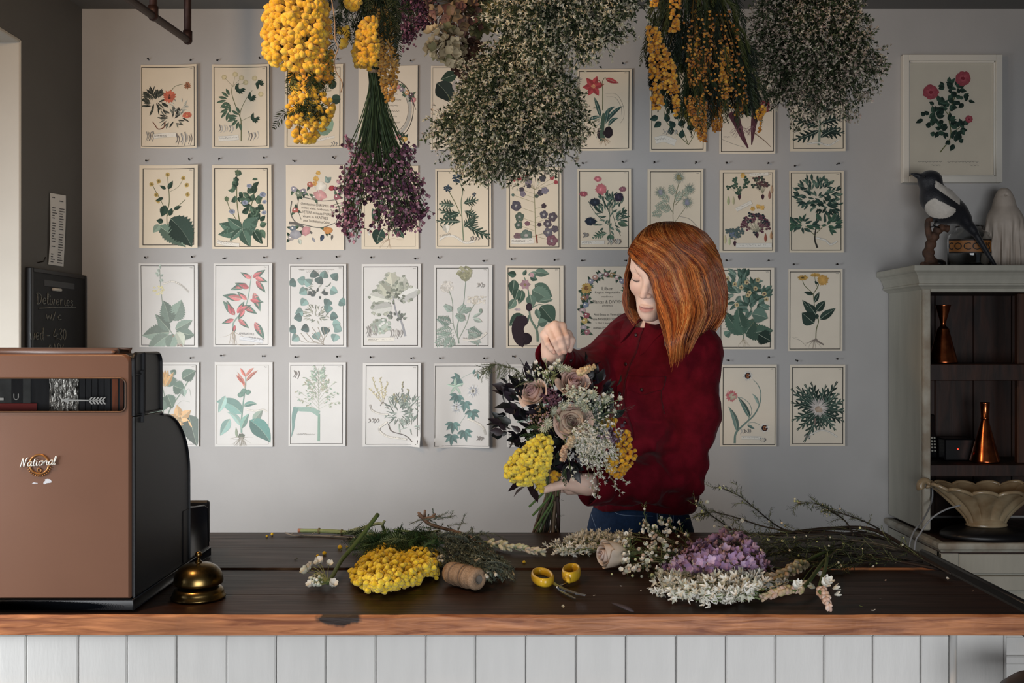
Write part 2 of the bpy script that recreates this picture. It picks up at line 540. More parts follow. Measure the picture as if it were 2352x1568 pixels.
M['black']=mat('black_paint','#0d0f14',rough=0.45,var=0.2,scale=40)
M['nail']=mat('dark_nail_steel','#26221f',rough=0.4,metal=0.7)
Z1=2.56
mb=MB();box(mb,-2.2,2.6,-1.8,WY+.1,-0.08,0.0)
floor=struct(mb.build('floor',M['floor'],smooth=False))
mb=MB();box(mb,-2.2,2.6,-1.8,WY+.1,Z1,Z1+.08)
ceiling=struct(mb.build('ceiling',M['ceiling'],smooth=False))
mb=MB();box(mb,-2.2,2.6,WY,WY+.1,0,Z1)
wall_back=struct(mb.build('wall_back',M['wall'],smooth=False))
HEAD=CZ+0.934;JY=3.085
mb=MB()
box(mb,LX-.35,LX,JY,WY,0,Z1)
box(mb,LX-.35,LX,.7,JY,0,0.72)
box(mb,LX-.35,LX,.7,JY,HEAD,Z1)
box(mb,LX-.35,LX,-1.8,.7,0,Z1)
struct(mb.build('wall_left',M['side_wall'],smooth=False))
mb=MB();box(mb,2.3,2.4,-1.8,WY,0,Z1)
struct(mb.build('wall_right',M['dark_wall'],smooth=False))
mb=MB()
box(mb,-2.2,-.75,-1.8,-1.7,0,Z1);box(mb,1.65,2.4,-1.8,-1.7,0,Z1)
box(mb,-.75,1.65,-1.8,-1.7,0,0.3);box(mb,-.75,1.65,-1.8,-1.7,1.6,Z1)
struct(mb.build('wall_front',M['dark_wall'],smooth=False))
# lining of the side window: jamb, head and sill boards
mb=MB()
box(mb,LX-.34,LX+.0015,JY-.012,JY,0.72,HEAD,.004)
box(mb,LX-.34,LX+.0015,.7,.712,0.72,HEAD,.004)
struct(mb.build('trim_1',M['reveal'],smooth=False))
mb=MB();box(mb,LX-.34,LX+.0015,.712,JY-.012,HEAD-.012,HEAD,.003)
struct(mb.build('trim_2',M['reveal'],smooth=False))
mb=MB();box(mb,LX-.34,LX+.03,.712,JY-.012,0.70,0.722,.005)
struct(mb.build('trim_3',M['reveal'],smooth=False))
# sash bars of the side window and of the shop window
win=struct(thing('window_1','white timber window','window',(LX-.30,2.1,1.2)))
for k in('label','category'):del win[k]
for y0,y1,z0,z1 in((.712,.76,.722,HEAD-.012),(3.025,3.073,.722,HEAD-.012),(.76,3.025,.722,.77),(.76,3.025,HEAD-.06,HEAD-.012),(2.20,2.23,.77,HEAD-.06)):
    mb=MB();box(mb,LX-.32,LX-.28,y0,y1,z0,z1,.004);mb.build('sash_bar',M['reveal'],win,smooth=False)
win2=struct(thing('window_2','shop window','window',(.45,-1.75,.95)))
for k in('label','category'):del win2[k]
for x0,x1,z0,z1 in((-.75,-.69,.3,1.6),(1.59,1.65,.3,1.6),(-.69,1.59,.3,.36),(-.69,1.59,1.54,1.6),(.43,.47,.36,1.54)):
    mb=MB();box(mb,x0,x1,-1.775,-1.725,z0,z1,.004);mb.build('sash_bar',M['reveal'],win2,smooth=False)
mb=MB();box(mb,LX,1.32,WY-.014,WY,0,0.14,.004)
struct(mb.build('baseboard_back',M['white_paint'],smooth=False))

# ================================================================ COUNTER
def wood_top_mat(name,knot=None):
    m=wood_mat(name,'#1a0d07','#3a2116',rough=0.45,stretch=(0.7,9,9),scale=5,wear='#2c1a11',bump=0.35,spec=0.22)
    return m
M['top']=wood_top_mat('dark_stained_plank_wood')
M['edge']=wood_mat('worn_plank_edge_wood','#7a4224','#c98657',rough=0.5,stretch=(1.3,1,14),scale=6,wear='#91603f',bump=0.8)
def knot_into(m,x,z,rx,rz):
    nt=m.node_tree;b=nt.nodes['Principled BSDF'];src=b.inputs['Base Color'].links[0].from_socket
    tc=N(nt,'ShaderNodeTexCoord');mp=N(nt,'ShaderNodeMapping')
    mp.inputs['Location'].default_value=(-x/rx,0,-z/rz);mp.inputs['Scale'].default_value=(1/rx,0,1/rz)
    nt.links.new(tc.outputs['Object'],mp.inputs['Vector'])
    nz=N(nt,'ShaderNodeTexNoise');nz.inputs['Scale'].default_value=55;nt.links.new(tc.outputs['Object'],nz.inputs['Vector'])
    ln=N(nt,'ShaderNodeVectorMath',operation='LENGTH');nt.links.new(mp.outputs['Vector'],ln.inputs[0])
    ad=N(nt,'ShaderNodeMath',operation='MULTIPLY_ADD');nt.links.new(nz.outputs['Fac'],ad.inputs[0]);ad.inputs[1].default_value=0.55;nt.links.new(ln.outputs['Value'],ad.inputs[2])
    r=N(nt,'ShaderNodeValToRGB');r.color_ramp.elements[0].position=0.80;r.color_ramp.elements[0].color=(1,1,1,1);r.color_ramp.elements[1].position=1.45;r.color_ramp.elements[1].color=(0,0,0,1)
    nt.links.new(ad.outputs[0],r.inputs['Fac'])
    mx=N(nt,'ShaderNodeMix',data_type='RGBA');mx.inputs[7].default_value=(*lin('#24140c'),1)
    nt.links.new(r.outputs['Color'],mx.inputs[0]);nt.links.new(src,mx.inputs[6]);nt.links.new(mx.outputs[2],b.inputs['Base Color'])
CTH=0.034
XR=0.882;XL=-1.48
def plank(name,y0,y1,z1,th,parent,x0=XL,x1=XR,seed=0,worn=0.004,edge_front=True,bare_from=-9):
    """long board, cross-section swept along X with a slightly ragged, worn front arris"""
    n=220
    xs=np.linspace(x0,x1,n)
    q=np.stack([xs*9,np.full(n,seed*3.1),np.zeros(n)],-1)
    q2=np.stack([xs*45,np.full(n,seed*7.7),np.zeros(n)],-1)
    w=vnoise(q,seed)*worn*.5+vnoise(q2,seed+5)*worn*.35
    w2=vnoise(q*1.3+9,seed+2)*worn*.4
    z0=z1-th
    sec=np.stack([
        np.stack([xs,np.full(n,y1),np.full(n,z0)],-1),
        np.stack([xs,np.full(n,y0)+w2*.6,z0+w2*.3],-1),
        np.stack([xs,np.full(n,y0)+w*.6,z1-worn*.9+w*.4],-1),
        np.stack([xs,y0+worn+w,np.full(n,z1)],-1),
        np.stack([xs,np.full(n,y1-.002),np.full(n,z1)],-1),
        np.stack([xs,np.full(n,y1),np.full(n,z1-.002)],-1)],1)
    mb=MB()
    V=sec.reshape(-1,3);f=[];mi=[]
    for i in range(n-1):
        for j in range(6):
            j2=(j+1)%6
            f.append((i*6+j,i*6+j2,(i+1)*6+j2,(i+1)*6+j));mi.append(1 if(edge_front and j in(1,2)and xs[i]>bare_from)else 0)
    mb.add(V,f);mb.m[-1]=np.array(mi)
    e=MB()
    k=mb.n
    mb.v.append(np.zeros((0,3)));mb.c.append(np.zeros((0,3)))
    mb.f.append(np.array([tuple(range(6))[::-1],tuple((n-1)*6+j for j in range(6))]));mb.m.append(np.array([0,1]))
    return mb.build(name,[M['top'],M['edge']],parent,smooth=False)
knot_into(M['edge'],(780-1176)/F*1.70,0.0-.004,.056,.026)
countertop=thing('countertop','long dark-stained plank countertop with a worn orange-brown front edge','countertop',(0,2.06,CT))
plank('plank',1.700,1.8375,CT-.0018,CTH,countertop,seed=1)
plank('plank',1.8385,2.038,CT-.0024,CTH,countertop,seed=2,worn=.002,edge_front=False)
plank('plank',2.042,2.250,CT+.0006,CTH,countertop,seed=3,worn=.004,x1=XR+.003,bare_from=.62)
plank('plank',2.2508,2.430,CT-.0002,CTH,countertop,seed=4,worn=.002,x1=XR+.001,edge_front=False)
base=thing('counter','white tongue-and-groove boarded counter front under the dark worktop','counter',(0,1.75,0))
seams=[-290,-172,-55,60,180,291,405,520,634,748,863,978,1092,1207,1323,1437,1553,1667,1781,1893,2005,2115,2181]
fx=lambda px,d=1.722:(px-1176)/F*d
bev_tmpl={}
rg=random.Random(4)
for a,b_ in zip(seams[:-1],seams[1:]):
    mb=MB();y=1.722+rg.uniform(-.0006,.0006)
    box(mb,fx(a)+.0007,fx(b_)-.0007,y,y+.014,0.02,CT-CTH-.009,.0022)
    mb.build('board',M['white_paint'],base,smooth=False)
mb=MB();box(mb,fx(2197),fx(2306),1.722,1.738,0.02,CT-CTH-.0045,.002);mb.build('board',M['white_paint'],base,smooth=False)
mb=MB();tube(mb,[(fx(2189),1.722,0.02),(fx(2189),1.722,CT-CTH-.0045)],.0066,12);mb.build('bead',M['white_paint'],base)
mb=MB();box(mb,fx(2307),fx(2313),1.7225,2.40,0.02,CT-CTH-.0045,.0015);mb.build('end_panel',M['white_paint'],base,smooth=False)
mb=MB();box(mb,XL,fx(2306),1.729,1.745,CT-CTH-.013,CT-CTH-.0035,.001);mb.build('top_rail',M['white_paint'],base,smooth=False)
mb=MB();box(mb,XL,.84,1.7385,2.40,0.0,CT-CTH-.015);mb.build('carcass',M['black'],base,smooth=False)
mb=MB();box(mb,XL,fx(2306),1.7365,1.738,0.02,CT-CTH-.015);mb.build('backing',M['white_paint'],base,smooth=False)
mb=MB();box(mb,XL,.84,1.742,1.80,0.0,0.02);mb.build('plinth',M['black'],base,smooth=False)
# black rail along the right-hand end of the counter
rail=thing('end_rail','black rail running along the right-hand end of the wooden countertop','rail',(.91,1.95,CT))
mb=MB();box(mb,XR+.006,.938,1.70,2.235,CT-.05,CT-.004,.006);mb.build('cap',M['black'],rail,smooth=False)
mb=MB();box(mb,XR+.012,.915,1.90,2.22,0,CT-.05,.002);mb.build('panel',M['black'],rail,smooth=False)
mb=MB();tube(mb,[(.921,1.70,CT-.006),(.921,2.235,CT-.006)],.006,8);mb.build('lip',M['black'],rail)

# nails left in the wall above the prints: pieces of the wall
NAIL=MB()
tube(NAIL,[(0,0,0),(0.0008,-.012,.0015)],.0012,6);tube(NAIL,[(0.0008,-.012,.0015),(0.0009,-.0135,.0016)],.0034,8)
_nail=None
def nail(px,py):
    global _nail
    p=P(px,py,WY)
    if _nail is None:
        NAIL.build('nail',M['nail'],wall_back)
        _nail=bpy.context.scene.collection.objects['nail']
        wo=np.array(wall_back['_org']);_nail.location=tuple(p-wo);return
    o=_nail.copy();SC.collection.objects.link(o);o.parent=wall_back
    o.location=tuple(p-np.array(wall_back['_org']));o.rotation_euler=(rg.uniform(-.5,.4),rg.uniform(0,6),rg.uniform(-.6,.6))

# ceiling rail of dark pipe, upper left
M['rust']=mat('dark_rusted_pipe_steel','#3d2620',rough=0.55,metal=0.5,var=0.35,scale=50,bump=0.2)
ra,rb=P(431,92,2.9),P(352,37,2.9*684/744)
pr=thing('ceiling_pipe','rusty brown pipe rail hung from the ceiling by two uprights','pipe',ra)
dirp=nrm(rb-ra)
mb=MB();tube(mb,[ra,ra+dirp*2.6],.0105,12);mb.build('rail',M['rust'],pr)
for q in(ra,rb,ra+dirp*1.5):
    mb=MB();tube(mb,[q,(q[0],q[1],Z1)],.0105,12);mb.build('upright',M['rust'],pr)
    mb=MB();ball(mb,q,.0135,T=ICO2);tube(mb,[q+np.array([0,0,.004]),q+np.array([0,0,.026])],.0135,12);mb.build('fitting',M['rust'],pr)

# ================================================================ LEFT WALL: chalkboard and price list
STROKE={
 'N':[[(0,-.05),(.05,0),(.14,1),(.18,1.02),(.42,.05),(.46,.03),(.55,.9),(.62,1.12),(.72,1.15)]],
 'D':[[(.12,0),(.1,1)],[(-.05,.98),(.3,1),(.55,.75),(.5,.25),(.25,.0),(0,0)]],
 'A':[[(0,0),(.25,1),(.5,0)],[(.08,.35),(.42,.35)]],'Y':[[(0,1),(.22,.5),(.45,1)],[(.22,.5),(.2,0)]],
 'U':[[(0,1),(0,.25),(.12,.02),(.33,.02),(.45,.25),(.45,1)]],
 'a':[[(.42,.55),(.25,.62),(.06,.4),(.06,.12),(.2,0),(.36,.12),(.43,.58),(.42,.12),(.5,0),(.6,.08)]],
 't':[[(.18,1.0),(.14,.2),(.22,0),(.36,.06)],[(0,.62),(.36,.66)]],
 'i':[[(.06,.6),(.06,.1),(.16,0),(.26,.08)],[(.07,.82),(.09,.86)]],
 'o':[[(.25,.6),(.06,.45),(.06,.12),(.22,0),(.4,.12),(.42,.42),(.25,.6),(.5,.55)]],
 'n':[[(.04,.6),(.04,0),(.06,.35),(.22,.6),(.36,.5),(.36,.1),(.46,0),(.54,.06)]],
 'l':[[(.04,.1),(.2,.8),(.18,1.1),(.08,1.0),(.08,.15),(.18,0),(.28,.08)]],
 'e':[[(.04,.3),(.38,.36),(.32,.58),(.14,.56),(.04,.28),(.14,.02),(.4,.1)]],
 'v':[[(0,.6),(.16,0),(.36,.6)]],'r':[[(.04,.6),(.06,0),(.08,.35),(.2,.58),(.34,.56)]],
 's':[[(.34,.5),(.18,.6),(.06,.46),(.3,.2),(.2,0),(.02,.08)]],
 'w':[[(0,.6),(.12,0),(.26,.45),(.4,0),(.54,.6)]],'/':[[(0,-.1),(.3,1)]],
 'c':[[(.36,.5),(.2,.6),(.04,.35),(.14,.02),(.36,.1)]],
 'd':[[(.36,.5),(.16,.58),(.04,.3),(.14,0),(.34,.12),(.42,1.05),(.4,.1),(.48,0)]],
 '-':[[(0,.35),(.3,.37)]],'4':[[(.3,1),(.02,.35),(.5,.38)],[(.34,.6),(.32,-.02)]],
 ':':[[(.05,.5),(.07,.52)],[(.05,.12),(.07,.14)]],
 '3':[[(.04,.9),(.25,1),(.4,.8),(.18,.55),(.42,.3),(.25,0),(.02,.1)]],
 '0':[[(.22,1),(.04,.7),(.06,.2),(.22,0),(.4,.25),(.4,.75),(.22,1)]],' ':[]}
ADV={'N':.8,'D':.72,'w':.66,'i':.3,'l':.34,':':.22,'-':.5,' ':.35,'t':.4,'A':.6,'Y':.55,'U':.6}
def handwriting(s,h,slant=0.0):
    """list of 2D polylines for a handwritten word, letter height h"""
    x=0;out=[]
    for ch in s:
        for st in STROKE.get(ch,[]):
            q=catmull(st,max(3,len(st)*4))if len(st)>2 else np.array(st,float)
            out.append(np.stack([(q[:,0]+x+q[:,1]*slant)*h,q[:,1]*h],1))
        x+=ADV.get(ch,.56)
    return out,x*h
M['slate']=mat('black_slate_paint','#101217',rough=0.75,var=0.35,scale=12,col2='#1a1c20')
M['chalk']=mat('chalk','#8f938f',rough=0.95,var=0.5,scale=400,col2='#4b4d4c')
M['grey_slot']=mat('grey_slot_paint','#4a4c4f',rough=0.8)
def LWp(px,py,off=0.0):
    d=(LX+off)*F/(px-1176.0);return P(px,py,d)
cb=thing('chalkboard','black chalkboard listing deliveries, hung on the dark left wall','chalkboard',(LX,3.3,CZ))
mb=MB();box(mb,LX,LX+.016,3.115,3.508,CZ-.36,CZ+.226,.004);mb.build('board',M['slate'],cb,smooth=False)
for y0,y1,z0,z1 in((3.109,3.125,CZ-.36,CZ+.232),(3.498,3.514,CZ-.36,CZ+.232),(3.125,3.498,CZ+.218,CZ+.232)):
    mb=MB();box(mb,LX,LX+.019,y0,y1,z0,z1,.002);mb.build('frame_strip',M['black'],cb,smooth=False)
zs=CZ+(784-652)/F*3.27
mb=MB();box(mb,LX+.016,LX+.0175,3.20,3.42,zs-.010,zs+.010,.004);mb.build('slot',M['grey_slot'],cb,smooth=False)
def wall_write(s,px,py,hpx,name,wpx=None,parent=cb,r=.0016):
    a=LWp(px,py,.018);h=hpx/F*a[1]
    pl,w=handwriting(s,h)
    k=1.0
    if wpx is not None:
        b=LWp(px+wpx,py,.018);k=(b[1]-a[1])/w
    mb=MB()
    for q in pl:
        pts=np.stack([np.full(len(q),LX+.0175),a[1]+q[:,0]*k,a[2]+q[:,1]],1)
        tube(mb,pts,r,5)
    stuff(mb.build(name,M['chalk'],parent))
wall_write('Deliveries',85,697,24,'chalk_writing',86)
wall_write('w/c',107,733,19,'chalk_writing',38)
wall_write('wed - 4:30',70,780,27,'chalk_writing',84)
wall_write('ANY',110,812,20,'chalk_writing',38)
a,b_=LWp(90,708,.018),LWp(174,706,.018)
mb=MB();tube(mb,[a,(a+b_)/2+np.array([0,0,.002]),b_],.0018,5);mb.build('chalk_line',M['chalk'],cb)
mb=MB();a=LWp(122,664,.02);tube(mb,[a,a+np.array([0,.055,0])],.005,10)
ck=mb.build('chalk_stick',mat('white_chalk','#cfcac0',rough=.95),at=a)
tag(ck,'short stick of white chalk resting in the chalkboard slot','chalk')
M['list_paper']=mat('list_paper','#d9d8d4',rough=.8)
M['ink']=mat('printed_grey_ink','#5b5b5d',rough=.8)
pl_=thing('price_list','long narrow printed paper list pinned to dark wall above the chalkboard','paper',LWp(128,527))
tl,tr,br,bl=LWp(113,443),LWp(147,449),LWp(146,612),LWp(109,607)
mb=MB();g=np.array([[(tl*(1-u)+tr*u)*(1-v)+(bl*(1-u)+br*u)*v+np.array([.003+.004*math.sin(v*3+u),0,0])for v in np.linspace(0,1,8)]for u in np.linspace(0,1,4)])
g2=g-np.array([.0006,0,0])
mb.add(g.reshape(-1,3),grid_faces(4,8));mb.add(g2.reshape(-1,3),grid_faces(4,8)[:,::-1]);mb.build('sheet',M['list_paper'],pl_)
mb=MB();r_=random.Random(7)
for k in range(26):
    v=.05+k*.036
    if k in(3,):continue
    for u0,u1 in((.10,.10+r_.uniform(.12,.3)),(.55,.55+r_.uniform(.2,.36))):
        if r_.random()<.12:continue
        q=[((tl*(1-u)+tr*u)*(1-w)+(bl*(1-u)+br*u)*w+np.array([.0038+.004*math.sin(w*3+u),0,0]))for u,w in((u0,v),(u1,v),(u1,v+.014),(u0,v+.014))]
        mb.add(q,[(0,1,2,3)])
stuff(mb.build('printed_lines',M['ink'],pl_,smooth=False))
mb=MB();a=LWp(86,603);tube(mb,[a,a+np.array([.02,0,.004]),a+np.array([.026,0,.018])],.0018,6)
tag(mb.build('wall_hook',M['nail'],at=a),'small dark hook in the left wall just above the chalkboard','hook')

# ================================================================ CASH REGISTER (seen from the customer's side)
M['reg_tan']=mat('register_tan_enamel','#765442',rough=0.38,var=0.06,scale=8,bump=0.03,bscale=600,coat=0.08)
M['reg_black']=mat('register_black_enamel','#16181d',rough=0.42,var=0.1,scale=500,bump=0.05,bscale=700)
M['chrome']=mat('bright_chrome','#c9c9c6',rough=0.2,metal=1.0)
RX0,RX1,RY=-1.135,-0.652,1.716
reg=thing('cash_register','vintage tan and black cash register standing at the left end of the counter','cash register',(-.88,1.9,CT))
def extrude_x(mb,prof,x0,x1,r=0.012,steps=4,mi=0,col=None):
    """closed YZ outline extruded along X with rounded shoulders"""
    p=np.asarray(prof,float);k=len(p)
    area2=np.sum(p[:,0]*np.roll(p[:,1],-1)-np.roll(p[:,0],-1)*p[:,1])
    if area2<0:p=p[::-1]
    t=nrm(np.roll(p,-1,0)-np.roll(p,1,0));nn=np.stack([t[:,1],-t[:,0]],1)
    rings=[]
    for s in range(steps+1):
        a=s/steps*PI/2;rings.append((x0+r*(1-math.sin(a)),r*(1-math.cos(a))))
    for s in range(steps+1):
        a=PI/2-s/steps*PI/2;rings.append((x1-r*(1-math.sin(a)),r*(1-math.cos(a))))
    # inset grows as the end is reached
    V=[]
    for x,ins in rings:
        q=p-nn*ins
        V.append(np.concatenate([np.full((k,1),x),q],1))
    V=np.concatenate(V);f=[]
    for i in range(len(rings)-1):
        for j in range(k):
            j2=(j+1)%k
            f.append((i*k+j,i*k+j2,(i+1)*k+j2,(i+1)*k+j))
    n0=mb.n;mb.add(V,f,col,mi)
    mb.v.append(np.zeros((0,3)));mb.c.append(np.zeros((0,3)))
    e=(len(rings)-1)*k
    mb.f.append(np.array([tuple(range(k))[::-1],tuple(e+j for j in range(k))])+n0);mb.m.append(np.full(2,mi))
    return mb
def rr(y0,y1,z0,z1,r,n=5,corners='abcd'):
    out=[]
    for(cy,cz,a0,k)in((y1-r,z0+r,-PI/2,'a'),(y1-r,z1-r,0,'b'),(y0+r,z1-r,PI/2,'c'),(y0+r,z0+r,PI,'d')):
        if k in corners:
            for i in range(n+1):
                a=a0+PI/2*i/n;out.append((cy+r*math.cos(a),cz+r*math.sin(a)))
        else:
            out.append({'a':(y1,z0),'b':(y1,z1),'c':(y0,z1),'d':(y0,z0)}[k])
    return out
SH=CT+.335
head=rr(RY+.006,1.862,SH+.0012,CT+.447,.022,corners='bc')
wx1_=(290-1176)/F*1.718
mb=MB();extrude_x(mb,rr(RY+.052,1.862,SH+.0012,CT+.447,.022,n=10,corners='b'),RX0,RX1,.0045);extrude_x(mb,rr(RY+.006,RY+.0535,SH+.0012,CT+.447,.016,n=8,corners='c'),wx1_+.005,RX1,.0045);extrude_x(mb,rr(RY+.006,RY+.0535,CT+.4055,CT+.447,.016,n=8,corners='c'),RX0,wx1_+.012,.004);mb.build('head_cover',M['reg_black'],reg,smooth=False)
body=[(RY+.006,CT+.022),(RY+.006,SH)]+[(1.862,SH)]
for i in range(41):
    a=PI/2*(1-i/40);body.append((1.866+.155*math.cos(a),CT+.20+.130*math.sin(a)))
body+=[(2.021,CT+.022)]
mb=MB();extrude_x(mb,body,RX0,RX1,.0035);mb.build('body',M['reg_black'],reg,smooth=False)
dr=[(1.98,CT+.022),(1.98,CT+.128),(2.03,CT+.128),(2.12,CT+.118),(2.145,CT+.108),(2.152,CT+.022)]
mb=MB();extrude_x(mb,dr,RX0+.006,RX1-.002,.003);dw=mb.build('cash_drawer',M['reg_black'],reg)
mb=MB();box(mb,RX0+.01,RX1-.004,2.153,2.166,CT+.028,CT+.121,.004);mb.build('drawer_front',M['reg_black'],dw,smooth=False)
mb=MB();box(mb,-.80,-.685,2.0,2.055,CT+.168,CT+.174,.003);tube(mb,[(-.69,2.015,CT+.17),(-.69,2.046,CT+.174)],.006,10);mb.build('lever',M['reg_black'],reg)
# black plinth with rounded corner
mb=MB();extrude_x(mb,[(RY-.002,CT+.0016),(RY-.002,CT+.0215),(2.155,CT+.0215),(2.155,CT+.0016)],RX0,RX1+.0005,.002);mb.build('plinth',M['reg_black'],reg)
# tan front plate with the indicator opening: rounded plate minus a rounded slot
wx0,wx1,wz0,wz1=-1.10,(290-1176)/F*1.718,CT+.344,CT+.4022
px0,px1,pz0,pz1=RX0+.002,RX1-.006,CT+.0215,CT+.444
def rrxz(x0,x1,z0,z1,r,n=8):
    return np.array(rr(x0,x1,z0,z1,r,n))
out=rrxz(px0,px1,pz0,pz1,.016);inn=rrxz(wx0,wx1,wz0,wz1,.010)
lo_=np.array(rr(px0,px1,pz0,pz1,.004,8));low_=out[:,1]<pz0+.05;out[low_]=lo_[low_]
k=len(out);mb=MB()
def ringv(o,y):return np.stack([o[:,0],np.full(len(o),y),o[:,1]],1)
def inset(o,d):
    c=np.array([(px0+px1)/2,(pz0+pz1)/2]);t=nrm(np.roll(o,-1,0)-np.roll(o,1,0));nn_=np.stack([t[:,1],-t[:,0]],1)
    return o-nn_*d
R_=[ringv(out,RY+.012),ringv(out,RY+.006),ringv(inset(out,.0012),RY+.003),ringv(inset(out,.0024),RY+.0012),ringv(inset(out,.0036),RY+.0002),ringv(inn,RY),ringv(inset(inn,.0015)if False else inn,RY+.002),ringv(inn,RY+.016)]
V=np.concatenate(R_);f=[]
for i in range(len(R_)-1):
    for j in range(k):
        j2=(j+1)%k;f.append((i*k+j,(i+1)*k+j,(i+1)*k+j2,i*k+j2))
mb.add(V,f);mb.build('front_panel',M['reg_tan'],reg,smooth=False)
# thin rubbed metal rim of the opening
mb=MB();q=np.concatenate([ringv(inn,RY-.0006),ringv(inn,RY-.0006)[:1]]);tube(mb,q,.0016,6,caps=False);mb.build('window_rim',mat('rim_tan_metal','#5c4536',rough=.4,metal=.4),reg)
# tan lip rolled over the top
mb=MB();extrude_x(mb,rr(RY+.0035,RY+.075,CT+.4445,CT+.4495,.0022,n=3),RX0+.012,RX1-.03,.010);mb.build('top_lip',M['reg_tan'],reg)
# what shows in the window: indicator flags, and reflections built as plates
yb=RY+.030
def wpx(px,py,d):return(px-1176)/F*d,CZ+(784-py)/F*d
M['ind_dark']=mat('indicator_dark_plate','#25272a',rough=.5,var=.5,scale=90,stretch=(1,1,.15),col2='#14161a')
M['ind_grey']=mat('indicator_grey_plate','#4b4d4c',rough=.5,var=.4,scale=40)
M['ind_red']=mat('indicator_red_band','#7a2a28',rough=.45)
M['ind_white']=mat('indicator_white_enamel','#d9d8d2',rough=.45)
M['ind_spark']=mat('indicator_sparkle_plate','#c8c6be',rough=.3,metal=.6,var=.5,scale=170,stretch=(1,1,.45),col2='#1b1a18',bump=.9,bscale=200)
M['ind_orange']=mat('indicator_orange_strip','#8a4a2c',rough=.5,var=.5,scale=60,stretch=(1,1,.2),col2='#43251a')
def ind(name,x0,x1,y0,y1,m,dy=0.0,th=.002):
    a,zb=wpx(x0,y1,yb+dy);b,zt=wpx(x1,y0,yb+dy)
    mb=MB();box(mb,a,b,yb+dy,yb+dy+th,zb,zt,.0004);return mb.build(name,m,reg,smooth=False)
ind('back_plate',-180,330,850,970,M['ind_dark'],.012,.003)
ind('indicator_tab',-120,26,862,955,M['ind_grey'],.008)
ind('indicator_tab',26,52,862,955,M['ind_dark'],.006)
ind('indicator_tab',52,70,862,955,M['ind_grey'],.007)
ind('sparkle_panel',113,180,862,955,M['ind_spark'],.007)
for i in range(5):ind('dark_slat',182+i*14.5,195+i*14.5,862,955,M['ind_dark'],.006+.001*(i%2))
ind('orange_strip',257,270,862,955,M['ind_orange'],.005)
ind('orange_strip',275,283,862,955,M['ind_orange'],.007)
ind('red_band',-120,84,926,955,M['ind_red'],.003)
mb=MB()
for s_,x in(('U',31),):
    v,t=text2d(s_);sc=.0115/.73
    v=v.copy();a,zb=wpx(x-1,918,yb+.004)
    mb.add(np.stack([v[:,0]*sc+a,np.full(len(v),yb+.0035),v[:,1]*sc+zb],1),t)
mb.build('letter',M['ind_white'],reg,smooth=False)
ind('dash_mark',-8,8,913,919,M['ind_white'],.002,.001)
# arrow
ya=RY+.018
mb=MB()
def aq(pts):
    q=[wpx(x,y,ya)for x,y in pts];n=len(q)
    v=[(x,ya,z)for x,z in q]+[(x,ya+.0012,z)for x,z in q]
    f4=[(i,(i+1)%n,n+(i+1)%n,n+i)for i in range(n)]
    n0=mb.n;mb.add(v,f4)
    mb.v.append(np.zeros((0,3)));mb.c.append(np.zeros((0,3)));mb.f.append(np.array([tuple(range(n))[::-1]])+n0);mb.m.append(np.zeros(1,int))
aq([(141,919),(160,911),(156,919),(160,927)]);aq([(156,917.3),(240,918.8),(240,921),(156,920.7)])
for i in range(5):
    x=203+i*7.5
    aq([(x,919),(x+6,912),(x+10,912),(x+4.5,919)]);aq([(x,920),(x+4.5,920),(x+10,928),(x+6,928)])
mb.build('arrow',M['ind_white'],reg,smooth=False)
# window glass
m_,nt_,b_g=_nt('window_glass');b_g.inputs['Transmission Weight'].default_value=1;b_g.inputs['Roughness'].default_value=0.0;b_g.inputs['IOR'].default_value=1.45
_lp=N(nt_,'ShaderNodeBsdfTransparent');_mx=N(nt_,'ShaderNodeMixShader');_gl=N(nt_,'ShaderNodeBsdfGlossy');_gl.inputs['Roughness'].default_value=.02
_fr=N(nt_,'ShaderNodeFresnel');_fr.inputs['IOR'].default_value=1.45
nt_.links.new(_fr.outputs[0],_mx.inputs[0]);nt_.links.new(_lp.outputs[0],_mx.inputs[1]);nt_.links.new(_gl.outputs[0],_mx.inputs[2]);nt_.links.new(_mx.outputs[0],nt_.nodes['Material Output'].inputs['Surface'])
M['pane']=m_
mb=MB();mb.add([(wx0-.003,RY+.0125,wz0-.003),(wx1+.003,RY+.0125,wz0-.003),(wx1+.003,RY+.0125,wz1+.003),(wx0-.003,RY+.0125,wz1+.003)],[(0,1,2,3)]);mb.build('window_pane',M['pane'],reg,smooth=False)
# badge: gear ring and script lettering
M['gold']=mat('badge_copper_gilt','#b07a45',rough=.35,metal=.7,var=.3,scale=300)
M['badge_white']=mat('badge_silver_enamel','#cfcbc2',rough=.3,metal=.3)
bx,bz=wpx(91,1066,RY);mb=MB()
a=np.linspace(0,2*PI,41)
tube(mb,np.stack([bx+.0165*np.cos(a),np.full(41,RY-.001),bz+.0165*np.sin(a)],1),.0019,8,caps=False,flat=.7)
for i in range(18):
    t=-PI*1.05+i*PI*1.1/17
    c=np.array([bx+.0192*math.cos(t),RY-.0008,bz+.0192*math.sin(t)]);d=np.array([math.cos(t),0,math.sin(t)])
    tube(mb,[c,c+d*.0022],.0012,6)
gear=mb.build('gear_ring',M['gold'],reg)
mb=MB();a=np.linspace(0,2*PI,17);tube(mb,np.stack([bx+.0035*np.cos(a),np.full(17,RY-.001),bz-.010+.0035*np.sin(a)],1),.001,6,caps=False);mb.build('gear_hub',M['gold'],reg)
pl,w=handwriting('National',.0125,.18);k_=.062/w
mb=MB();x0_,z0_=wpx(48,1071,RY)
for q in pl:
    tube(mb,np.stack([x0_+q[:,0]*k_,np.full(len(q),RY-.0026),z0_+q[:,1]+q[:,0]*.08],1),.00115,6)
mb.build('script_lettering',M['badge_white'],reg)
M['chip']=mat('chipped_primer','#c9ccd2',rough=.7)
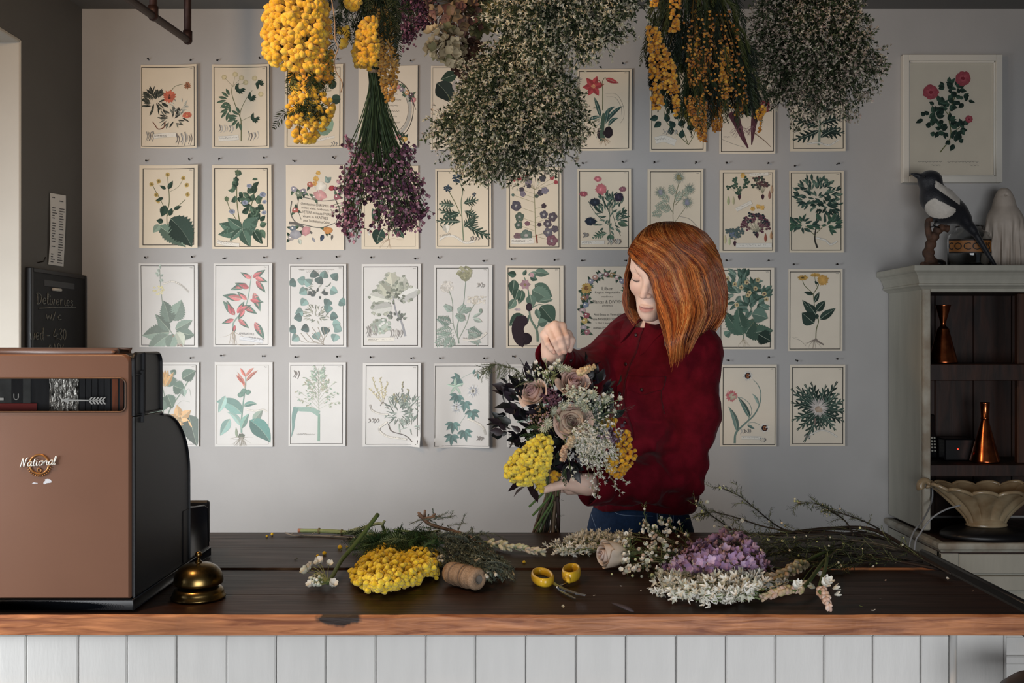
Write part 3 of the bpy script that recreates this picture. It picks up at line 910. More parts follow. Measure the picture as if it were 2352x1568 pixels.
for(x,y,sx,sy)in((111,1105,10,5),(103,1109,4,2.5),(80,1109,6,1.6)):
    cx,cz_=wpx(x,y,RY);rj=np.random.default_rng(int(x));n=11
    a=np.linspace(0,2*PI,n,endpoint=False);rad=1+rj.uniform(-.35,.35,n)
    v=np.stack([cx+np.cos(a)*sx*rad*mpp(RY),np.full(n,RY-.0003),cz_+np.sin(a)*sy*rad*mpp(RY)],1)
    mb=MB();mb.add(np.vstack([v,[[cx,RY-.0004,cz_]]]),[(n,j,(j+1)%n)for j in range(n)]);mb.build('paint_chip',M['chip'],reg,smooth=False)

# ================================================================ COUNTER BELL
M['brass']=mat('aged_brass','#8f7748',rough=.30,metal=1.0,var=.45,scale=28,col2='#3c3322',bump=.06,bscale=60)
bc=PC(456,1371);bc[2]=CT-.0010
bell=thing('counter_bell','old brass push-top service bell beside the cash register','bell',bc)
def lt(name,prof,m,par,n=40,**k):
    mb=MB();lathe(mb,prof,n,**k);return mb.build(name,m,par)
lt('base',[(0,0),(.046,0),(.0485,.002),(.0485,.0045),(.0455,.007),(.045,.012),(.043,.017),(.037,.021),(.030,.023),(.012,.0235),(0,.0235)],M['brass'],bell,cen=bc)
lt('post',[(.006,.023),(.006,.06),(0,.06)],M['brass'],bell,12,cen=bc)
lt('dome',[(.034,.0275),(.0415,.026),(.0435,.0275),(.0440,.031),(.0428,.040),(.0395,.0485),(.033,.056),(.024,.061),(.013,.0638),(.006,.0645),(0,.0645)],M['brass'],bell,cen=bc)
lt('button',[(.0062,.064),(.0062,.067),(.0034,.0685),(.0032,.074),(.0058,.0765),(.0064,.0795),(.0050,.083),(.0025,.0845),(0,.0848)],M['brass'],bell,20,cen=bc)

# ================================================================ DISPLAY CABINET on the right
M['cab']=mat('grey_green_cabinet_paint','#b0aea2',rough=.6,var=.10,scale=10,bump=.12,bscale=40,stretch=(3,3,.5))
M['cab_worn']=mat('worn_cabinet_paint','#b0aea2',rough=.6,scale=16,col2='#8f8372',bump=.3,bscale=45)
M['cab_dark']=wood_mat('dark_cabinet_wood','#1b0f0b','#3b2218',rough=.5,stretch=(6,1,1),scale=5)
CX0,CX1,CFY=1.330,2.18,3.235
cab=thing('display_cabinet','grey-green painted cabinet with a moulded cornice and dark open shelves','cabinet',(1.75,3.3,0))
zt,zb_,zl=CZ+.172,CZ-.612,CZ-.622
mb=MB();box(mb,CX0,CX0+.022,CFY+.002,WY-.003,zb_,zt,.003);mb.build('side_panel',M['cab'],cab,smooth=False)
mb=MB();box(mb,CX1-.022,CX1,CFY+.002,WY-.003,zb_,zt,.003);mb.build('side_panel',M['cab'],cab,smooth=False)
mb=MB();box(mb,CX0+.001,CX0+.027,CFY-.012,CFY+.004,zb_,zt,.004);mb.build('stile',M['cab_worn'],cab,smooth=False)
mb=MB();box(mb,CX1-.03,CX1,CFY-.012,CFY+.004,zb_,zt,.004);mb.build('stile',M['cab_worn'],cab,smooth=False)
mb=MB();box(mb,CX0+.027,CX1-.03,CFY-.012,CFY+.006,zt-.012,zt,.002);mb.build('head_rail',M['cab'],cab,smooth=False)
for i in range(6):
    xa=CX0+.022+i*.1345
    mb=MB();box(mb,xa+.001,xa+.1335,WY-.022,WY-.010,zb_,zt,.002);mb.build('back_board',M['cab_dark'],cab,smooth=False)
mb=MB();box(mb,CX0+.022,CX0+.025,CFY+.006,WY-.022,zb_,zt);mb.build('lining',M['cab_dark'],cab,smooth=False)
mb=MB();box(mb,CX0+.022,CX1-.022,CFY+.004,WY-.022,zt-.012,zt);mb.build('lining',M['cab_dark'],cab,smooth=False)
for py0,py1,d in((836,874,3.262),(1067,1094,3.262)):
    mb=MB();box(mb,CX0+.025,CX1-.022,d,WY-.022,CZ+(784-py1)/F*d,CZ+(784-py0)/F*d,.002);mb.build('shelf',M['cab_dark'],cab,smooth=False)
xd=(2338-1176)/F*3.30
mb=MB();box(mb,xd,xd+.026,3.30,3.325,CZ-.405,zt-.012,.003);mb.build('divider',wood_mat('mid_brown_wood','#2b1810','#4a2c1d',rough=.5,stretch=(8,8,1)),cab,smooth=False)
def sweep(name,prof,m,path,par):
    mb=MB();k=len(prof);V=[]
    for(x,y,ox,oy)in path:
        V+=[(x+ox*o,y+oy*o,z)for o,z in prof]
    f=[(i*k+j,(i+1)*k+j,(i+1)*k+(j+1)%k,i*k+(j+1)%k)for i in range(len(path)-1)for j in range(k)]
    mb.add(V,f);return mb.build(name,m,par,smooth=False)
C3=[(CX0,WY-.003,-1,0),(CX0,CFY-.008,-1,-1),(CX1,CFY-.008,0,-1)]
zz=CZ
sweep('cornice',[(-.02,zz+.245),(.040,zz+.245),(.042,zz+.243),(.042,zz+.228),(.038,zz+.224),(.034,zz+.222),(.026,zz+.212),(.020,zz+.198),(.017,zz+.188),(.020,zz+.186),(.020,zz+.181),(.012,zz+.177),(.0,zz+.168),(-.02,zz+.168)],M['cab'],C3,cab)
mb=MB();box(mb,CX0-.02,CX1,CFY-.02,WY-.003,zz+.232,zz+.2445);mb.build('top_board',M['cab'],cab,smooth=False)
BFY=3.085
C4=[(CX0,WY-.003,-1,0),(CX0,BFY,-1,-1),(CX1,BFY,0,-1)]
sweep('ledge_moulding',[(-.01,zl),(.010,zl),(.014,zl-.003),(.016,zl-.010),(.014,zl-.018),(.010,zl-.021),(.004,zl-.024),(-.002,zl-.034),(-.01,zl-.034)],M['cab_worn'],C4,cab)
mb=MB();box(mb,CX0,CX1,BFY,WY-.003,zl-.034,zl-.0005);mb.build('ledge',M['cab_dark'],cab,smooth=False)
mb=MB();box(mb,CX0,CX0+.02,BFY+.002,WY-.003,.02,zl-.034);mb.build('base_side',M['cab'],cab,smooth=False)
mb=MB();box(mb,CX0,CX1,BFY+.016,BFY+.03,.02,zl-.034);mb.build('base_front',M['cab'],cab,smooth=False)
for xa,xb in((CX0,CX0+.055),(CX0+.42,CX0+.46)):
    mb=MB();box(mb,xa,xb,BFY-.001,BFY+.016,.02,zl-.034,.003);mb.build('base_stile',M['cab'],cab,smooth=False)
for za,zc in((zl-.098,zl-.036),(zl-.150,zl-.104),(.02,.10)):
    mb=MB();box(mb,CX0+.055,CX1,BFY+(.0 if zc>.5 else 0),BFY+.016,za,zc,.003);mb.build('base_rail',M['cab'],cab,smooth=False)
mb=MB();box(mb,CX0,CX1,BFY+.02,WY-.01,0.0,.02);mb.build('plinth',M['cab_dark'],cab,smooth=False)
for xs in(CX0+.08,CX1-.10):
    pass

# copper vessels on the shelves
M['copper']=mat('polished_copper','#c9774a',rough=.22,metal=1.0,var=.2,scale=30,col2='#8b4527')
ztop1=CZ+(784-836)/F*3.262;ztop2=CZ+(784-1067)/F*3.262
def on(px,z,d):return np.array([(px-1176)/F*d,d,z])
c=on(2262,ztop2+.0005,3.33)
v1=thing('copper_flask','tall polished copper cone flask with narrow neck on the lower cabinet shelf','flask',c)
lt('cone',[(0,0),(.046,0),(.048,.003),(.047,.007),(.0125,.138),(.0115,.142)],M['copper'],v1,36,cen=c)
lt('neck',[(.0115,.142),(.0135,.144),(.0135,.148),(.0120,.150),(.0155,.196),(.0165,.199),(.0150,.200),(.010,.150)],M['copper'],v1,28,cen=c)
c=on(2166,ztop1+.0005,3.34)
v2=thing('copper_measure','slender copper measure with a flared top on the upper cabinet shelf','measure',c)
lt('cone',[(0,0),(.045,0),(.047,.003),(.046,.008),(.020,.110),(.019,.116)],M['copper'],v2,36,cen=c)
lt('spout',[(.019,.116),(.008,.128),(.0085,.135),(.024,.192),(.0255,.195),(.024,.196),(.007,.137)],M['copper'],v2,28,cen=c)
M['gadget']=mat('black_plastic','#0c0d0f',rough=.35)
c=on(2205,ztop2,3.38)
dv=thing('radio_receiver','small black electronic box with a red pilot light on the lower shelf','radio',c)
mb=MB();box(mb,c[0]-.06,c[0]+.05,3.36,3.44,ztop2+.0005,ztop2+.075,.004);mb.build('case',M['gadget'],dv,smooth=False)
m_,nt_,b_=_nt('red_pilot_light');b_.inputs['Emission Color'].default_value=(1,.04,.02,1);b_.inputs['Emission Strength'].default_value=3.0;b_.inputs['Base Color'].default_value=(.5,.02,.02,1)
x_,z_=(2200-1176)/F*3.36,CZ+(784-1031)/F*3.36
mb=MB();ball(mb,(x_,3.359,z_),.0022,T=ICO1);mb.build('pilot_light',m_,dv)
mb=MB();ball(mb,(x_-.040,3.359,z_-.010),.0016,T=ICO1);mb.build('jack',M['chrome'],dv)
c=on(2143,ztop2,3.40)
kp=thing('remote_handset','dark handset with rows of pale keys leaning inside the cabinet','telephone',c)
Rk=rotx(-.12)
mb=MB();box(mb,-.020,.020,-.01,.01,0,.15,.004);mb.xf(Rk@rotz(.25),c+np.array([0,.02,.0035]));mb.build('handset_body',M['gadget'],kp,smooth=False)
for i in range(3):
    for j in range(5):
        mb=MB();box(mb,-.014+i*.011,-.007+i*.011,-.0125,-.0095,.022+j*.011,.028+j*.011,.001);mb.xf(Rk@rotz(.25),c+np.array([0,.02,.0035]));mb.build('key',M['cab'],kp,smooth=False)

# cables hanging from the cabinet
M['cable']=mat('pale_grey_cable','#8d9094',rough=.5)
for pts,nm,lb in(([(2142,1118,3.215),(2140,1150,3.20),(2122,1190,3.10),(2098,1222,3.045),(2088,1256,3.03),(2086,1300,3.03),(2084,1420,3.03)],'cable','thin grey cable dropping straight down past the corner of the cabinet'),
                    ([(2205,1160,3.04),(2172,1170,3.03),(2140,1190,3.03),(2115,1222,3.03),(2100,1262,3.03),(2098,1420,3.03)],'cable','thin grey cable looping out from behind the shell bowl')):
    mb=MB();q=catmull([P(*p)for p in pts],40);tube(mb,q,.0027,8);tag(mb.build(nm,M['cable'],at=q[0]),lb,'cable')

# ================================================================ SHELL BOWL on its black stand
M['shell']=mat('glazed_buff_ceramic','#a5967a',rough=.28,scale=14,col2='#806c51',coat=.3,detail=6)
M['stand']=mat('black_stand','#0b0b0e',rough=.4)
bc_=on(2266,zl,3.163)
st=thing('bowl_stand','flat black oval stand under the ceramic shell bowl','stand',bc_)
lt('disc',[(0,.0008),(.140,.0008),(.146,.006),(.144,.016),(.128,.026),(.10,.033),(.062,.036),(0,.036)],M['stand'],st,48,cen=bc_,sy=.62)
sb=thing('shell_bowl','glazed buff ceramic bowl shaped like a fluted scallop shell','bowl',bc_+np.array([0,0,.0365]))
nu,nv=168,20;th_=np.linspace(0,2*PI,nu,endpoint=False);V=[];Vi=[]
for t in th_:
    lobes=abs(math.cos(t*7))**.7
    cx,sy_=math.cos(t),math.sin(t)
    for j in range(nv):
        s=j/(nv-1)
        rad=.062+(.196-.062)*(0.15*s+0.85*s**1.35)+.026*(lobes-.7)*min(1,s*2.2)*(1-.25*s)
        zz_=.004+.118*s**0.80+.012*(lobes-.5)*s**3+.016*abs(cx)**3*s**2-.010*max(0,-sy_)*s**2
        V.append((cx*rad,sy_*rad*.42,zz_));ri=rad-.008
        Vi.append((cx*ri,sy_*ri*.42,max(zz_+(.0 if j==nv-1 else.006),.012)))
mb=MB();fo=grid_faces(nu,nv,True);mb.add(np.array(V)+sb['_org'],fo)
mb.add(np.array(Vi)+sb['_org'],fo[:,::-1])
rim=np.array(V).reshape(nu,nv,3)[:,-1]*.5+np.array(Vi).reshape(nu,nv,3)[:,-1]*.5+sb['_org']
tube(mb,np.vstack([rim,rim[:2]]),.0062,8,caps=False)
mb.build('bowl',M['shell'],sb)
lt('foot',[(0,0),(.062,0),(.066,.004),(.062,.010),(.055,.013),(.056,.020),(.040,.024),(0,.024)],M['shell'],sb,40,cen=sb['_org'],sy=.62)
for sgn in(-1,1):
    c0=np.array(sb['_org'])+np.array([sgn*.194,0,.130]);mb=MB()
    a=np.linspace(-PI*.2,PI*1.5,26);rr_=np.linspace(.020,.004,26)
    tube(mb,np.stack([c0[0]+sgn*(rr_*np.cos(a)*1.0),np.full(26,c0[1]-.004),c0[2]+rr_*np.sin(a)],1),np.linspace(.014,.006,26),10);mb.build('scroll',M['shell'],sb)

# black stool, bottom right corner
sc_=np.array([.850,1.50,0])
stl=thing('stool','black round-topped stool standing at the right-hand end of the counter','stool',sc_)
zs_=CZ-.515
lt('seat',[(0,zs_),(.06,zs_-.001),(.09,zs_-.007),(.105,zs_-.020),(.108,zs_-.035),(.100,zs_-.045),(0,zs_-.045)],M['stand'],stl,36,cen=sc_)
for i in range(4):
    a=PI/4+i*PI/2
    mb=MB();tube(mb,[sc_+np.array([.075*math.cos(a),.075*math.sin(a),zs_-.04]),sc_+np.array([.115*math.cos(a),.115*math.sin(a),.001])],.012,8);mb.build('leg',M['stand'],stl)
# white panelled side unit glimpsed past the counter's end
M['white2']=M['white_paint']
su=thing('panelled_unit','white panelled low unit glimpsed past the right-hand end of the counter','cabinet',(1.2,2.5,0))
ux0,ux1,uy=1.02,1.30,2.42
mb=MB();box(mb,ux0,ux1,uy+.012,uy+.30,0,.70,.003);mb.build('body',M['white2'],su,smooth=False)
for z0_,z1_ in((.665,.70),(.60,.62),(0.02,.10)):
    mb=MB();box(mb,ux0,ux1,uy,uy+.012,z0_,z1_,.003);mb.build('rail',M['white2'],su,smooth=False)

# ================================================================ BOTANICAL PRINTS
M['paper']=cmat('print_paper',rough=.75,var=.05,scale=14,bump=.05,bscale=90)
M['print_ink']=cmat('printed_colour',rough=.75,var=.10,scale=160,spec=.2)
RNG=random.Random(11)
GD,GM,GL,TE,TEL,OL='#2f4638','#4c6650','#7f9580','#2c5c56','#7aa39c','#6b6f45'
INK,GREY,LG='#33302d','#8a8781','#b9b5ac'
BR,RED,PINK,YEL,ORG,PUR,WHT,CRM='#7a5a44','#a8323a','#cf8084','#d9a83a','#d0603a','#4a3648','#e9e4da','#d8cda6'
def tint(c,k):
    return np.clip(lin(c)*k,0,1)
class Ill:
    """flat printed drawing; x 0..1 over the sheet's width, y downwards in the same unit"""
    def __init__(s):s.q=[];s.k=0
    def put(s,v,f,c):
        v=np.asarray(v,float);s.k+=1
        s.q.append((np.concatenate([v,np.full((len(v),1),s.k)],1),np.asarray(f,int),np.broadcast_to(np.asarray(c,float),(len(v),3))))
    def line(s,pts,w,c,taper=1.0):
        p=catmull(pts,max(2,5*(len(pts)-1)))if len(pts)>2 else np.asarray(pts,float)
        t=nrm(np.gradient(p,axis=0));nn=np.stack([-t[:,1],t[:,0]],1)
        ww=(np.linspace(1,taper,len(p))*w*.5)[:,None]
        v=np.concatenate([p+nn*ww,p-nn*ww]);n=len(p)
        s.put(v,[(i,i+1,n+i+1,n+i)for i in range(n-1)],lin(c))
    def leaf(s,x,y,a,l,w,c,kind='o',bend=0.0):
        n=25 if kind in 'pt' else 9
        t=np.linspace(0,1,n)
        if kind=='h':prof=np.sin(PI*np.clip(t,.001,1)**.55)**.8
        elif kind=='l':prof=np.sin(PI*t)**.9
        elif kind=='r':prof=np.sqrt(np.clip(1-(2*t-1)**2,0,1))
        else:prof=np.sin(PI*t**.75)
        if kind=='t':prof=prof*(1+.22*(np.arange(n)%2))
        if kind=='p':prof=np.sin(PI*t**.8)*np.where(np.arange(n)%4<2,.28,1.0)
        aa=math.radians(a)+math.radians(bend)*(t-.2)
        st=np.stack([np.cos(aa),-np.sin(aa)],1)*(l/(n-1))
        mid=np.array([x,y])+np.cumsum(st,0)-st
        nn=np.stack([np.sin(aa),np.cos(aa)],1)
        sweepk=(-.25*l*4/n)if kind=='p' else 0
        e1=mid+nn*(prof*w*.5)[:,None];e2=mid-nn*(prof*w*.5)[:,None]
        if kind=='p':
            d=np.stack([np.cos(aa),-np.sin(aa)],1);k=np.where(np.arange(n)%4<2,0,.10)[:,None]*l*1.3
            e1=e1+d*k;e2=e2+d*k
        k1,k2=RNG.uniform(.75,1.0),RNG.uniform(1.15,1.5)
        s.put(np.concatenate([mid,e1]),[(i,i+1,n+i+1,n+i)for i in range(n-1)],tint(c,k1))
        s.put(np.concatenate([mid,e2]),[(i,i+1,n+i+1,n+i)for i in range(n-1)],tint(c,k2))
        if l>.2:s.line(mid[::max(1,n//6)],.008,c if False else '#a9b79f',.4)
    def blob(s,x,y,rx,ry,c,jag=.0,n=14,rot=0.0):
        a=np.linspace(0,2*PI,n,endpoint=False)
        r=1+np.array([RNG.uniform(-jag,jag)for _ in range(n)])
        ca,sa=math.cos(rot),math.sin(rot);X,Y=rx*r*np.cos(a),ry*r*np.sin(a)
        v=np.concatenate([[[x,y]],np.stack([x+X*ca-Y*sa,y+X*sa+Y*ca],1)])
        cc=np.vstack([tint(c,1.25)]+[tint(c,RNG.uniform(.75,1.05))for _ in range(n)])
        s.put(v,[(0,1+i,1+(i+1)%n)for i in range(n)],cc)
    def daisy(s,x,y,r,n,c,cc=None,cr=.35,ry=1.0,w=None):
        for i in range(n):
            a=2*PI*i/n+RNG.uniform(-.1,.1);l=r*RNG.uniform(.85,1.05)
            d=np.array([math.cos(a),math.sin(a)*ry]);e=np.array([-math.sin(a),math.cos(a)*ry]);ww=w or(r*2.4/n)
            o=np.array([x,y])
            s.put([o,o+d*l*.6+e*ww,o+d*l,o+d*l*.6-e*ww],[(0,1,2,3)],tint(c,RNG.uniform(.8,1.2)))
        if cc:s.blob(x,y,r*cr,r*cr*ry,cc,.05)
    def text(s,x,y,w,h,t,c=INK,rot=0.0):
        v,f=text2d(t);v=v[:,:2].copy();mx=v.max(0);mn=v.min(0)
        v=(v-mn)/(mx-mn)*[w,h];v[:,1]=h-v[:,1]
        ca,sa=math.cos(rot),math.sin(rot)
        s.put(np.stack([x+v[:,0]*ca-v[:,1]*sa,y+v[:,0]*sa+v[:,1]*ca],1),f,lin(c))
    def scrawl(s,x,y,w,c=GREY,a=.006,n=None):
        n=n or max(4,int(w/.02));p=[(x+w*i/n,y+(a if i%2 else-a)*RNG.uniform(.4,1.3))for i in range(n+1)]
        s.line(p,.004,c)
    def banner(s,pts,w,c=LG,inner='#e3ddcf',t=None):
        s.line(pts,w+.010,c);s.line(pts,w,inner)
        p=catmull(pts,24);q=p[2:-2]+[0,-.006]
        for i in range(0,len(q)-1):
            if RNG.random()<.8:s.line([q[i],q[i]*.4+q[i+1]*.6+[0,RNG.uniform(-.5,.5)*w*.4]],.006,GREY)
    def curls(s,x,y,w,h,n=5):
        for i in range(n):
            xx=x+w*(i+RNG.random()*.6)/n
            s.line([(xx,y+h*RNG.uniform(0,.3)),(xx+.02,y+h*.5),(xx-.012,y+h*RNG.uniform(.7,1))],RNG.uniform(.012,.03),RNG.choice([GREY,'#77706c',LG]),.4)
    def bush(s,cx,cy,rx,ry,n,l,w,cols,kind='o',out=1.0,jit=50):
        for i in range(n):
            a=RNG.uniform(0,2*PI);r=math.sqrt(RNG.random());x,y=cx+rx*r*math.cos(a),cy+ry*r*math.sin(a)
            ang=math.degrees(math.atan2(-(y-cy-ry*.3)*out,(x-cx)))+RNG.uniform(-jit,jit)
            s.leaf(x,y,ang,l*RNG.uniform(.7,1.2),w*RNG.uniform(.7,1.2),RNG.choice(cols),kind)
    def roots(s,x,y,n,l,c=BR,spread=1.2):
        for i in range(n):
            a=-PI/2+RNG.uniform(-spread,spread);p=[(x,y)]
            for k in range(3):a+=RNG.uniform(-.5,.5);p.append((p[-1][0]+math.cos(a)*l/3,p[-1][1]-math.sin(a)*l/3))
            s.line(p,.008,c,.2)
    def ribbonleaf(s,pts,w,c):s.line(pts,w,c,.1)
    def fern(s,x,y,a,l,c,n=7,w=.5):
        d=np.array([math.cos(math.radians(a)),-math.sin(math.radians(a))]);o=np.array([x,y]);s.line([o,o+d*l],.006,c,.3)
        for i in range(1,n):
            q=o+d*l*i/n
            for sg in(-1,1):s.leaf(q[0],q[1],a+sg*48,l*w*(1-i/n*.7),.022,c,'l')
    def flowerball(s,x,y,r,cols,n=26):
        for i in range(n):
            a=RNG.uniform(0,2*PI);q=r*math.sqrt(RNG.random());s.blob(x+q*math.cos(a),y+q*math.sin(a)*.9,r*.22,r*.18,RNG.choice(cols),.2,7)
PRINTS=[]
def pr_(rect,label,seed,border=(.05,.045,.05,.05),tone=0,lift=.3,bw=.013,sq=0):
    def deco(fn):PRINTS.append((rect,label,seed,border,tone,lift,bw,fn));return fn
    return deco
def posy(d,pts,r,cols,leafc=(GD,GM)):
    for i,(x,y)in enumerate(pts):
        for k in range(3):d.leaf(x,y,RNG.uniform(0,360),r*2.2,r*.9,RNG.choice(leafc),'o')
        c=cols[i%len(cols)];d.blob(x,y,r,r*.9,c,.15);d.blob(x,y,r*.55,r*.5,c,.2);d.blob(x-r*.2,y-r*.2,r*.3,r*.25,'#f0e4da',.2)

@pr_((325,150,455,341),'botanical print of a dark spiky succulent with orange daisy flowers',1,(.01,.04,.05,.04),0,.9)
def _(d):
    d.bush(.25,.62,.15,.14,46,.15,.035,['#3b3f35','#2b2f2a','#4d4f44'],'l');d.bush(.57,.93,.17,.12,40,.13,.03,['#4b4c43','#33352f','#6d6f62'],'l');d.bush(.66,.72,.12,.08,12,.11,.03,['#9a9d90','#b4b3a3'],'l')
    d.line([(.52,.48),(.60,.38),(.75,.34)],.008,OL);d.daisy(.83,.37,.075,12,'#a0653f','#6a4a35')
    d.daisy(.50,.56,.125,15,ORG,'#5c2f20',.34,w=.03);d.daisy(.82,.89,.10,14,ORG,'#e0b050',.3,.6,w=.03)
    d.line([(.42,1.0),(.40,1.10),(.30,1.13),(.24,1.05),(.20,1.0)],.022,'#7d4a36',.6)
    d.curls(.08,1.12,.14,.28,5);d.banner([(.22,1.26),(.4,1.24),(.62,1.23)],.07);d.text(.23,1.235,.22,.03,'GORTERIA');d.curls(.62,1.18,.30,.26,8)
@pr_((488,149,620,341),'botanical print of feathery leaves on a forked stem with small cream flower heads',2,(.03,.04,.045,.04),0,.7)
def _(d):
    d.line([(.50,1.33),(.50,1.0),(.47,.88),(.40,.70),(.34,.5),(.35,.36)],.016,OL,.6);d.line([(.48,.90),(.50,.78),(.60,.58),(.70,.45)],.011,OL,.6);d.line([(.5,.98),(.60,.93),(.68,.90)],.006,OL)
    for x,y in((.21,.22),(.40,.17),(.51,.23),(.58,.31),(.85,.52),(.74,.24)):d.line([(.36,.38),(x,y)],.004,OL)if x<.6 else 0;d.daisy(x,y,.052,14,'#cbb67c','#8d7a45',.3,w=.014);d.blob(x,y,.045,.042,'#cfbe8c',.05)
    for x,y,a,c in((.40,.40,-40,GD),(.24,.62,195,GM),(.60,.56,-20,GD),(.26,.80,230,GM),(.66,.92,-30,GD),(.42,.93,200,GM),(.74,.35,20,GD)):
        for k in range(-3,4):d.leaf(x+.02*abs(k),y+.028*k,a+k*26,.17-.012*abs(k),.05,c,'l')
    d.curls(.1,1.04,.26,.16,6);d.banner([(.11,1.29),(.3,1.28),(.46,1.26)],.08);d.scrawl(0.13,1.28,0.14,GREY,0.012,10);d.curls(.62,1.14,.2,.2,5)
@pr_((655,149,789,341),'botanical print of a round pale green leaf, half hidden by hanging yellow mimosa',3,(.04,.045,.06,.04))
def _(d):
    d.leaf(.56,.98,-30,.30,.34,'#7f9f84','r');d.leaf(.78,.42,60,.16,.13,GD,'r');d.leaf(.80,.60,0,.16,.17,GD,'r');d.leaf(.2,.5,120,.16,.1,GL);d.line([(.5,1.0),(.6,.8),(.62,.5),(.8,.45)],.008,OL)
    d.banner([(.38,1.28),(.55,1.30),(.74,1.26),(.86,1.24)],.03);d.curls(.78,1.3,.12,.12,3);d.bush(.35,.7,.18,.25,8,.12,.06,[GM,GL])
@pr_((824,152,960,341),'cream title print with an engraved oval border, behind the dried stems',4,None,1)
def _(d):
    for r,w,c in((.36,.012,INK),(.31,.05,'#b5b2a9'),(.275,.010,GREY)):
        a=np.linspace(0,2*PI,49);p=np.stack([.56+r*1.02*np.cos(a),.74+r*1.42*np.sin(a)],1)
        for i in range(48):d.line([p[i],p[i+1]],w,c)
    for i,w in enumerate((.2,.3,.2,.24,.16,.26)):d.scrawl(.57-w/2,.48+i*.095,w,GREY,.014,int(w/.016))
    posy(d,[(.66,.36),(.73,.40),(.82,.46),(.89,.50),(.93,.58),(.30,.42),(.20,.56)],.045,[PINK,'#8d7f8d','#d3a06a','#5d4750'])
    posy(d,[(.68,1.20),(.78,1.24),(.30,1.24)],.05,[PINK,YEL,'#8d7f8d']);d.line([(.9,.55),(.97,.75)],.02,'#5d4750',.2)
@pr_((990,152,1121,345),'botanical print of a large dark leaf with a pale flower, beside the dried hydrangea',5,(.03,.03,.04,.05),1,.2,.006)
def _(d):
    d.leaf(.10,.30,-45,.45,.34,'#26332f','o',-40);d.leaf(.45,.14,200,.3,.2,GD);d.leaf(.42,.24,-60,.3,.22,'#c9bfb9','o');d.leaf(.5,.2,-30,.3,.2,'#b5aaa8');d.line([(.3,.5),(.45,.9),(.42,1.3)],.016,OL)
    d.blob(.22,.88,.05,.06,'#b0763c',.2);d.leaf(.22,.95,-80,.2,.05,OL);d.bush(.6,.8,.25,.3,24,.16,.07,[GD,GM]);d.line([(.0,1.24),(1,1.24)],.005,GREY);d.scrawl(0.2,1.305,0.5,GREY,0.02,35)
@pr_((1158,155,1290,347),'botanical print almost wholly hidden behind the big hanging bunch of dried white sea lavender',6,(.04,.04,.04,.04),0,.2,.006)
def _(d):
    d.line([(.5,1.35),(.48,.8),(.55,.3)],.014,OL);d.bush(.5,.7,.3,.4,40,.15,.07,[GD,GM,GL]);d.daisy(.55,.3,.12,12,'#b98f9c',YEL);d.scrawl(0.1,1.325,0.4,GREY,0.02,28)
@pr_((1325,160,1451,347),'botanical print of a scarlet lily with its dark bulb',7,(.035,.035,.06,.05))
def _(d):
    for a in(70,130,185,240,300,10):d.leaf(.30,.31,a,.20,.115,'#b23038','o')
    d.daisy(.30,.31,.05,8,'#d98a5a');d.leaf(.52,.17,-20,.26,.09,'#b23038');d.line([(.47,.75),(.47,.4),(.46,.25),(.5,.16),(.55,.17)],.014,OL,.6);d.line([(.46,.3),(.40,.2),(.36,.26)],.012,'#8f3a34')
    for x,y,a,l,b in((.44,.9,105,.42,10),(.5,.95,70,.36,-70),(.54,.98,55,.44,-40),(.58,1.05,60,.26,-80),(.52,1.0,75,.3,20),(.44,.86,190,.26,30)):d.leaf(x,y,a,l,.07,'#34534d','l',b)
    d.line([(.47,1.3),(.46,1.12),(.48,.9),(.5,.8)],.10,'#49624f',.5);d.blob(.44,1.17,.07,.11,'#3a2f33',.05);d.blob(.58,1.15,.08,.11,'#2b2027',.05)
    d.roots(.5,1.26,16,.14,'#a88b67',1.3);d.line([(.52,.44),(.72,.46),(.84,.66),(.86,.86),(.80,.98)],.004,GREY);d.line([(.54,.50),(.70,.52),(.80,.68),(.82,.84)],.004,GREY)
@pr_((1492,158,1621,349),'botanical print of round dark leaves on branching stalks, below the orange mimosa',8,(.03,.04,.06,.05))
def _(d):
    d.line([(.69,1.36),(.45,1.12),(.30,.95),(.25,.75)],.012,OL);d.line([(.69,1.36),(.6,1.12),(.5,.9),(.45,.7)],.012,OL);d.line([(.69,1.36),(.8,1.15),(.8,.9)],.010,OL)
    for x,y,a in((.32,.95,100),(.45,.9,60),(.5,1.0,20),(.38,1.18,90),(.56,1.24,80),(.66,1.06,10),(.74,1.06,70),(.15,.86,200),(.2,.95,220),(.45,1.05,130),(.3,.7,90),(.6,.85,40),(.7,.7,60)):d.leaf(x,y,a,.16,.11,'#26423a','o')
    d.banner([(.1,1.28),(.26,1.25),(.46,1.32)],.11);d.scrawl(0.09,1.2575,0.2,GREY,0.014,14);d.curls(.22,1.08,.28,.1,8);d.bush(.5,.5,.3,.3,20,.13,.08,['#26423a',GD])
@pr_((1652,162,1780,354),'botanical print of two tapering purple beetroots hanging below mimosa',9,(.03,.04,.04,.05),1)
def _(d):
    d.blob(.80,.62,.10,.15,'#8e2c3a',.06,16,-.3)
    for pts,w in(([(.24,.75),(.32,.95),(.42,1.2),(.52,1.40)],.20),([(.66,.7),(.62,.95),(.60,1.15),(.58,1.34)],.15)):d.line(pts,w,'#5b2f3d',.12);d.line([(x-.03,y)for x,y in pts[:3]],w*.3,'#7a4250',.2)
    d.roots(.4,1.0,12,.25,'#7d5560',1.0);d.roots(.6,1.0,10,.2,'#7d5560',1.0);d.line([(.62,1.12),(.8,1.26),(.92,1.38)],.018,'#7b5f4c',.5);d.line([(.05,1.24),(.25,1.32),(.44,1.38)],.006,GREY);d.scrawl(0.07,1.195,0.12,GREY,0.012,8)
    d.bush(.45,.45,.3,.3,26,.2,.1,['#3a3f38','#53343d',GD],'t')
